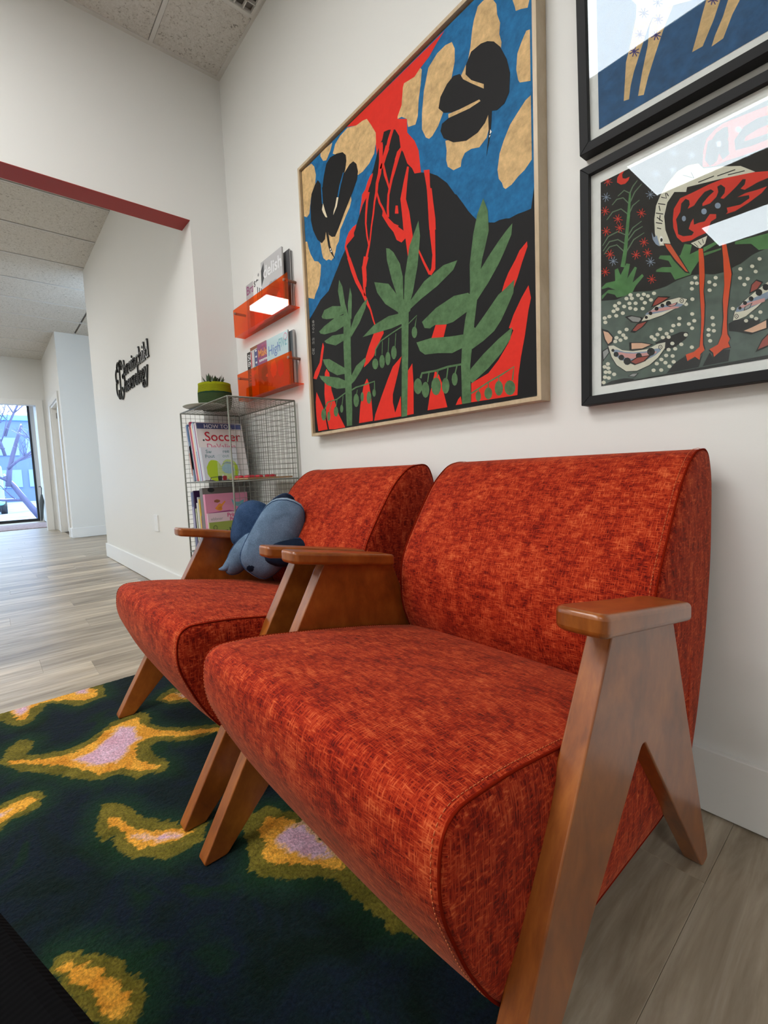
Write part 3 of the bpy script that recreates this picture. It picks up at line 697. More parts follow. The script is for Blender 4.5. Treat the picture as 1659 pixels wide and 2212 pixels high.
green,4:-1.3099 1.052 -1.3125 1.0408 -1.3181 1.033 -1.3252 1.0308 -1.3319 1.0349 -1.3363 1.0442 -1.3374 1.0561 -1.3347 1.0675 -1.3291 1.0752 -1.322 1.0772 -1.3154 1.073 -1.311 1.0638
green,4:-1.3535 1.0615 -1.3554 1.0529 -1.3593 1.0469 -1.3642 1.0452 -1.3688 1.0483 -1.3718 1.0553 -1.3724 1.0644 -1.3705 1.0731 -1.3665 1.079 -1.3616 1.0806 -1.3571 1.0775 -1.3541 1.0705
green,4:-1.383 1.0524 -1.3862 1.0401 -1.3931 1.0316 -1.4019 1.0294 -1.4102 1.034 -1.4158 1.0442 -1.4172 1.0574 -1.4139 1.0699 -1.4069 1.0783 -1.3981 1.0803 -1.3898 1.0756 -1.3843 1.0654
green,4:-1.4851 1.0343 -1.4871 1.0266 -1.4914 1.0214 -1.4969 1.02 -1.5021 1.0227 -1.5055 1.029 -1.5063 1.037 -1.5042 1.0447 -1.4998 1.0499 -1.4944 1.0513 -1.4892 1.0485 -1.4859 1.0422
green,4:-1.5201 1.0277 -1.523 1.0176 -1.5292 1.0108 -1.5371 1.0089 -1.5446 1.0126 -1.5496 1.0209 -1.5508 1.0316 -1.5478 1.0417 -1.5415 1.0485 -1.5336 1.0503 -1.5262 1.0465 -1.5213 1.0382
green,4:-1.576 1.0151 -1.5784 1.0056 -1.5832 0.9989 -1.5892 0.9969 -1.5947 1.0002 -1.5982 1.0079 -1.5989 1.0179 -1.5965 1.0275 -1.5916 1.0341 -1.5857 1.036 -1.5802 1.0327 -1.5767 1.025
green,4:-1.6047 1.0252 -1.6083 1.0132 -1.6159 1.0049 -1.6256 1.0027 -1.6348 1.0071 -1.6409 1.017 -1.6423 1.0298 -1.6386 1.0419 -1.6308 1.0501 -1.6211 1.0522 -1.612 1.0476 -1.606 1.0378
green,4:-1.134 1.3312 -1.0999 1.3211 -1.1095 1.1816 -1.1195 1.0496 -1.1265 0.9624 -1.1543 0.9624 -1.1432 1.1352
green,4:-1.1982 1.542 -1.1822 1.5343 -1.1631 1.5153 -1.1342 1.4679 -1.1228 1.4221 -1.1239 1.344 -1.1415 1.3361 -1.1762 1.4297 -1.1965 1.5012
green,4:-1.0436 1.5663 -1.0389 1.5176 -1.0537 1.4337 -1.0794 1.3561 -1.1002 1.3159 -1.1217 1.3433 -1.1137 1.419 -1.0865 1.5065
green,4:-1.2665 1.4518 -1.1931 1.4219 -1.1552 1.3748 -1.119 1.3215 -1.1469 1.311 -1.2135 1.3603 -1.2533 1.4112
green,4:-0.8939 1.3901 -0.91 1.368 -0.975 1.3425 -1.0446 1.3249 -1.1007 1.3057 -1.0917 1.3342 -1.0281 1.3748 -0.9467 1.3952
green,4:-1.3446 1.2794 -1.278 1.3057 -1.1995 1.3151 -1.1198 1.3059 -1.1139 1.2727 -1.1856 1.2703 -1.271 1.2755
green,4:-1.157 1.3434 -1.1252 1.3496 -1.0883 1.328 -1.0933 1.3035 -1.1206 1.2903 -1.1509 1.3095
green,4:-1.1312 1.2656 -1.188 1.256 -1.185 1.2521 -1.1285 1.2618
green,4:-1.188 1.256 -1.2488 1.243 -1.2447 1.2392 -1.185 1.2521
green,4:-1.2488 1.243 -1.2776 1.2205 -1.2718 1.2179 -1.2447 1.2392
green,4:-1.2776 1.2205 -1.2811 1.1977 -1.2749 1.1962 -1.2718 1.2179
green,4:-1.1052 1.2613 -1.0652 1.2785 -1.0645 1.2814 -1.1083 1.2644
green,4:-1.0652 1.2785 -1.0758 1.2522 -1.0715 1.2506 -1.0645 1.2814
green,4:-1.0758 1.2522 -1.079 1.2322 -1.0746 1.2308 -1.0715 1.2506
green,4:-1.168 1.2494 -1.1748 1.202 -1.1716 1.2012 -1.1648 1.2485
green,4:-1.2038 1.243 -1.211 1.1936 -1.2077 1.1928 -1.2005 1.2421
green,4:-1.2382 1.2391 -1.2427 1.195 -1.2393 1.1942 -1.2348 1.2382
green,4:-1.066 1.2262 -1.0682 1.2174 -1.073 1.2118 -1.0793 1.2108 -1.0855 1.2148 -1.0897 1.2228 -1.0909 1.2325 -1.0888 1.2413 -1.0838 1.2469 -1.0775 1.2478 -1.0714 1.2437 -1.0672 1.2358
green,4:-1.1661 1.1836 -1.1686 1.1726 -1.1741 1.1654 -1.1811 1.1638 -1.1879 1.1683 -1.1925 1.1778 -1.1937 1.1897 -1.1911 1.2007 -1.1855 1.2079 -1.1785 1.2094 -1.1718 1.2047 -1.1673 1.1953
green,4:-1.1981 1.1702 -1.2006 1.159 -1.206 1.1515 -1.2128 1.1498 -1.2194 1.1542 -1.2238 1.1638 -1.2249 1.1758 -1.2223 1.1871 -1.2169 1.1945 -1.21 1.1961 -1.2036 1.1916 -1.1992 1.1821
green,4:-1.228 1.1664 -1.2307 1.1551 -1.2365 1.1475 -1.244 1.1458 -1.2512 1.1504 -1.256 1.1602 -1.2573 1.1725 -1.2545 1.1839 -1.2486 1.1913 -1.2411 1.1929 -1.234 1.1882 -1.2292 1.1785
green,4:-1.2631 1.1651 -1.2659 1.1559 -1.2725 1.15 -1.2811 1.1491 -1.2894 1.1533 -1.2952 1.1617 -1.2969 1.172 -1.2939 1.1812 -1.2872 1.187 -1.2786 1.1878 -1.2703 1.1835 -1.2647 1.1751
green,4:-0.8502 1.2915 -0.8265 1.2588 -0.837 1.2029 -0.8481 1.1344 -0.8571 1.0786 -0.8577 0.9699 -0.8906 0.9698 -0.8904 1.0853 -0.8844 1.1488 -0.8711 1.2122 -0.8588 1.2517
green,4:-0.7983 1.5203 -0.7844 1.4822 -0.7826 1.4284 -0.7953 1.3906 -0.8062 1.3622 -0.8121 1.3357 -0.7861 1.3602 -0.7529 1.3873 -0.7274 1.4056 -0.709 1.4162 -0.7126 1.3892 -0.7348 1.3541 -0.7544 1.3272 -0.788 1.2906 -0.8266 1.256 -0.8507 1.2776 -0.8498 1.3616 -0.8349 1.439 -0.8196 1.487
green,4:-1.0432 1.2531 -0.982 1.2792 -0.9096 1.2931 -0.8577 1.2854 -0.8369 1.262 -0.8593 1.2347 -0.9162 1.2186 -0.9437 1.2186 -0.9883 1.229 -1.0097 1.2238 -1.0332 1.2315
green,4:-1.0708 1.1947 -1.0068 1.1934 -0.9294 1.1789 -0.8688 1.1711 -0.8548 1.1504 -0.8849 1.1342 -0.9235 1.1281 -0.9795 1.1405 -1.0349 1.148 -1.0565 1.164
green,4:-0.706 1.2716 -0.7097 1.2386 -0.7288 1.2077 -0.7485 1.1786 -0.7718 1.1549 -0.8093 1.1366 -0.8485 1.123 -0.8657 1.153 -0.8534 1.1931 -0.8359 1.1799 -0.8004 1.2094 -0.7564 1.248 -0.7277 1.26
green,4:-0.7146 1.1508 -0.7214 1.1207 -0.7506 1.0898 -0.7944 1.0575 -0.8516 1.0252 -0.8692 1.0459 -0.8538 1.0692 -0.8103 1.1002 -0.7593 1.13
green,4:-0.8871 1.0905 -0.9416 1.0941 -0.9399 1.0878 -0.8859 1.0845
green,4:-0.9416 1.0941 -0.991 1.0915 -0.9892 1.0851 -0.9399 1.0878
green,4:-0.991 1.0915 -1.0527 1.0952 -1.0491 1.0887 -0.9892 1.0851
green,4:-1.0527 1.0952 -1.0626 1.0789 -1.0541 1.0755 -1.0491 1.0887
green,4:-0.8566 0.9935 -0.7942 1.0163 -0.7968 1.0203 -0.8594 0.9976
green,4:-0.7942 1.0163 -0.7475 1.0301 -0.75 1.0341 -0.7968 1.0203
green,4:-0.7475 1.0301 -0.7135 1.0438 -0.711 1.0468 -0.75 1.0341
green,4:-0.7135 1.0438 -0.7199 1.0107 -0.7153 1.0095 -0.711 1.0468
green,4:-1.0226 1.0901 -1.0306 1.0596 -1.0254 1.0582 -1.0175 1.0886
green,4:-0.9842 1.089 -0.9893 1.0681 -0.9844 1.0666 -0.9793 1.0875
green,4:-0.9431 1.0917 -0.9505 1.0579 -0.9457 1.0566 -0.9384 1.0902
green,4:-0.9077 1.0893 -0.9163 1.067 -0.9118 1.0652 -0.9033 1.0875
green,4:-0.7617 1.0318 -0.7622 1.0153 -0.7589 1.0147 -0.7585 1.0312
green,4:-0.7972 1.0186 -0.7976 1.0017 -0.7943 1.0011 -0.7938 1.018
green,4:-0.8324 1.0045 -0.8327 0.9959 -0.8292 0.9954 -0.8289 1.004
green,4:-1.052 1.0501 -1.0551 1.0376 -1.0625 1.0293 -1.0722 1.0273 -1.0817 1.0323 -1.0883 1.043 -1.0902 1.0566 -1.087 1.0692 -1.0794 1.0775 -1.0697 1.0792 -1.0603 1.0741 -1.0539 1.0634
green,4:-1.0213 1.0338 -1.0241 1.0214 -1.0306 1.013 -1.0391 1.0108 -1.0473 1.0155 -1.0531 1.0259 -1.0548 1.0392 -1.0519 1.0517 -1.0452 1.0601 -1.0367 1.062 -1.0285 1.0572 -1.0229 1.0468
green,4:-0.9722 1.0367 -0.9755 1.0232 -0.9832 1.0141 -0.9934 1.0119 -1.0034 1.0173 -1.0105 1.0288 -1.0126 1.0435 -1.0092 1.0572 -1.0013 1.0662 -0.991 1.0681 -0.9811 1.0626 -0.9743 1.0511
green,4:-0.9378 1.0325 -0.9403 1.0206 -0.9462 1.0126 -0.954 1.0105 -0.9616 1.015 -0.9669 1.0249 -0.9685 1.0376 -0.9659 1.0496 -0.9599 1.0576 -0.952 1.0595 -0.9446 1.0548 -0.9394 1.045
green,4:-0.9051 1.0464 -0.907 1.037 -0.9115 1.0306 -0.9174 1.029 -0.9231 1.0326 -0.9272 1.0405 -0.9284 1.0506 -0.9264 1.0601 -0.9219 1.0665 -0.9159 1.068 -0.9103 1.0643 -0.9063 1.0564
green,4:-0.8218 0.9827 -0.8233 0.9754 -0.8269 0.9704 -0.8317 0.9691 -0.8365 0.9718 -0.8398 0.9778 -0.8409 0.9856 -0.8394 0.9929 -0.8357 0.9978 -0.8308 0.9991 -0.8261 0.9963 -0.8228 0.9903
green,4:-0.7828 0.9852 -0.7849 0.9771 -0.79 0.9716 -0.7968 0.9704 -0.8036 0.9736 -0.8084 0.9806 -0.81 0.9895 -0.808 0.9977 -0.8028 1.0031 -0.7959 1.0042 -0.7892 1.0009 -0.7844 0.9939
green,4:-0.7474 0.9934 -0.7495 0.9834 -0.7546 0.9766 -0.7615 0.9749 -0.7683 0.9788 -0.7732 0.9872 -0.7748 0.9979 -0.7727 1.0081 -0.7674 1.0148 -0.7605 1.0163 -0.7538 1.0124 -0.749 1.004
green,4:-0.7088 0.9884 -0.7113 0.9787 -0.7177 0.9723 -0.7263 0.9709 -0.7349 0.975 -0.7411 0.9835 -0.7432 0.9941 -0.7406 1.0039 -0.7341 1.0103 -0.7254 1.0115 -0.7169 1.0073 -0.7109 0.9988
black,3:-0.7948 1.9167 -0.7743 1.9085 -0.7544 1.8939 -0.7353 1.8677 -0.7169 1.8259 -0.7082 1.7871 -0.7116 1.7423 -0.7265 1.7238 -0.7488 1.7211 -0.7648 1.7286 -0.767 1.7033 -0.7716 1.6689 -0.7865 1.6208 -0.7784 1.6644 -0.7762 1.688 -0.7768 1.7254 -0.7876 1.7111 -0.812 1.6998 -0.8509 1.7001 -0.8969 1.7208 -0.9323 1.7515 -0.9438 1.7783 -0.9368 1.7947 -0.9121 1.796 -0.8371 1.7778 -0.8001 1.7745 -0.8042 1.7811 -0.8591 1.7932 -0.8997 1.8042 -0.9295 1.8209 -0.9486 1.8444 -0.94 1.8706 -0.9145 1.8902 -0.8903 1.8966 -0.8673 1.8873 -0.8566 1.8664 -0.8295 1.8386 -0.7888 1.7993 -0.7885 1.8105 -0.8293 1.8468 -0.8479 1.8735 -0.8454 1.8972 -0.827 1.9182
white,4:-0.7711 1.6852 -0.7662 1.6762 -0.773 1.6738
white,4:-0.7746 1.6714 -0.7694 1.671 -0.7748 1.6657
black,3:-1.5515 1.9114 -1.5396 1.9457 -1.519 1.982 -1.4927 1.9914 -1.4523 1.9837 -1.4138 1.9689 -1.396 1.9495 -1.3938 1.9286 -1.4016 1.9039 -1.4102 1.8927 -1.3765 1.9065 -1.3541 1.9058 -1.3371 1.8884 -1.3302 1.8591 -1.3374 1.8347 -1.3656 1.8047 -1.39 1.7829 -1.4235 1.753 -1.4585 1.7176 -1.485 1.6959 -1.5054 1.703 -1.5254 1.7194 -1.5304 1.7357 -1.5432 1.7386 -1.5521 1.7134 -1.575 1.7067 -1.6044 1.7318 -1.6324 1.7803 -1.6445 1.8251 -1.6416 1.8783 -1.6301 1.9222 -1.6023 1.9454 -1.5811 1.952 -1.5632 1.9289 -1.5583 1.9099
blue,4:-1.5608 1.9301 -1.5617 1.8924 -1.554 1.889 -1.5566 1.9282
blue,4:-1.5617 1.8924 -1.5606 1.8513 -1.5538 1.8485 -1.554 1.889
cream,4:-1.5528 1.8502 -1.5424 1.8194 -1.5293 1.7864 -1.5405 1.7924 -1.5559 1.8159 -1.5625 1.8308
blue,4:-1.4163 1.8984 -1.4421 1.864 -1.4347 1.8594 -1.4113 1.8951
blue,4:-1.4421 1.864 -1.4589 1.8285 -1.452 1.8246 -1.4347 1.8594
cream,4:-1.4514 1.8259 -1.4639 1.7984 -1.4897 1.7774 -1.4851 1.7916 -1.475 1.8033 -1.462 1.8308
black,4:-1.5438 1.7406 -1.5319 1.6782 -1.5179 1.6743 -1.5296 1.736
black,4:-1.5319 1.6782 -1.5231 1.6547 -1.5091 1.6528 -1.5179 1.6743
black,4:-1.5231 1.6547 -1.4948 1.6169 -1.4929 1.6168 -1.5091 1.6528
white,5:-1.5147 1.6603 -1.516 1.6582 -1.5187 1.6581 -1.5213 1.6602 -1.5222 1.6632 -1.5208 1.6654 -1.5181 1.6655 -1.5155 1.6634
white,5:-1.51 1.6502 -1.5114 1.6484 -1.5144 1.6486 -1.5173 1.6506 -1.5183 1.6534 -1.5169 1.6552 -1.5139 1.655 -1.511 1.653
grey,3:-1.6844 1.3022 -1.6865 1.2939 -1.6835 1.2937 -1.6813 1.3013
grey,3:-1.6865 1.2939 -1.6787 1.288 -1.6786 1.2896 -1.6835 1.2937
grey,3:-1.6787 1.288 -1.6702 1.2903 -1.6731 1.2914 -1.6786 1.2896
grey,3:-1.6702 1.2903 -1.6707 1.2991 -1.6737 1.2996 -1.6731 1.2914
grey,3:-1.6843 1.3168 -1.6853 1.3045 -1.6826 1.3048 -1.6812 1.3161
grey,3:-1.6853 1.3045 -1.6693 1.301 -1.6718 1.3024 -1.6826 1.3048
grey,3:-1.6693 1.301 -1.6679 1.313 -1.671 1.3137 -1.6718 1.3024
grey,3:-1.6757 1.3028 -1.6748 1.3122 -1.6778 1.3129 -1.6788 1.3035
grey,3:-1.6769 1.3326 -1.679 1.3388 -1.682 1.3396 -1.6799 1.3329
grey,3:-1.679 1.3388 -1.677 1.3437 -1.6749 1.3445 -1.682 1.3396
grey,3:-1.677 1.3437 -1.6679 1.3294 -1.6677 1.331 -1.6749 1.3445
grey,3:-1.6679 1.3294 -1.6652 1.3415 -1.6682 1.3422 -1.6677 1.331
grey,3:-1.6755 1.3468 -1.6776 1.3531 -1.6806 1.3539 -1.6785 1.3472
grey,3:-1.6776 1.3531 -1.6756 1.3579 -1.6735 1.3587 -1.6806 1.3539
grey,3:-1.6756 1.3579 -1.6665 1.3436 -1.6663 1.3453 -1.6735 1.3587
grey,3:-1.6665 1.3436 -1.6638 1.3557 -1.6668 1.3564 -1.6663 1.3453
grey,3:-1.6713 1.3774 -1.6754 1.3822 -1.677 1.384 -1.6741 1.3775
grey,3:-1.6754 1.3822 -1.6634 1.3779 -1.6628 1.3793 -1.677 1.384
grey,3:-1.6737 1.3954 -1.6678 1.3994 -1.6676 1.401 -1.6761 1.3969
grey,3:-1.6678 1.3994 -1.6632 1.3931 -1.6602 1.3923 -1.6676 1.401
grey,3:-1.6632 1.3931 -1.6688 1.3894 -1.6689 1.3878 -1.6602 1.3923
grey,3:-1.6688 1.3894 -1.6736 1.3962 -1.6762 1.3961 -1.6689 1.3878
grey,3:-1.6699 1.4036 -1.672 1.4098 -1.675 1.4107 -1.6729 1.404
grey,3:-1.672 1.4098 -1.67 1.4146 -1.668 1.4154 -1.675 1.4107
grey,3:-1.67 1.4146 -1.661 1.4002 -1.6608 1.4018 -1.668 1.4154
grey,3:-1.661 1.4002 -1.6583 1.4121 -1.6613 1.4129 -1.6608 1.4018
grey,3:-1.6707 1.4238 -1.6694 1.4291 -1.6671 1.4295 -1.6735 1.425
grey,3:-1.6694 1.4291 -1.6646 1.4159 -1.6623 1.4164 -1.6671 1.4295
grey,3:-1.6646 1.4159 -1.6575 1.4204 -1.6604 1.4212 -1.6623 1.4164
grey,3:-1.6575 1.4204 -1.6634 1.4285 -1.6613 1.4268 -1.6604 1.4212
grey,3:-1.6634 1.4285 -1.6705 1.4186 -1.6683 1.4169 -1.6613 1.4268
grey,3:-1.6705 1.4186 -1.6706 1.4243 -1.6736 1.4246 -1.6683 1.4169'''
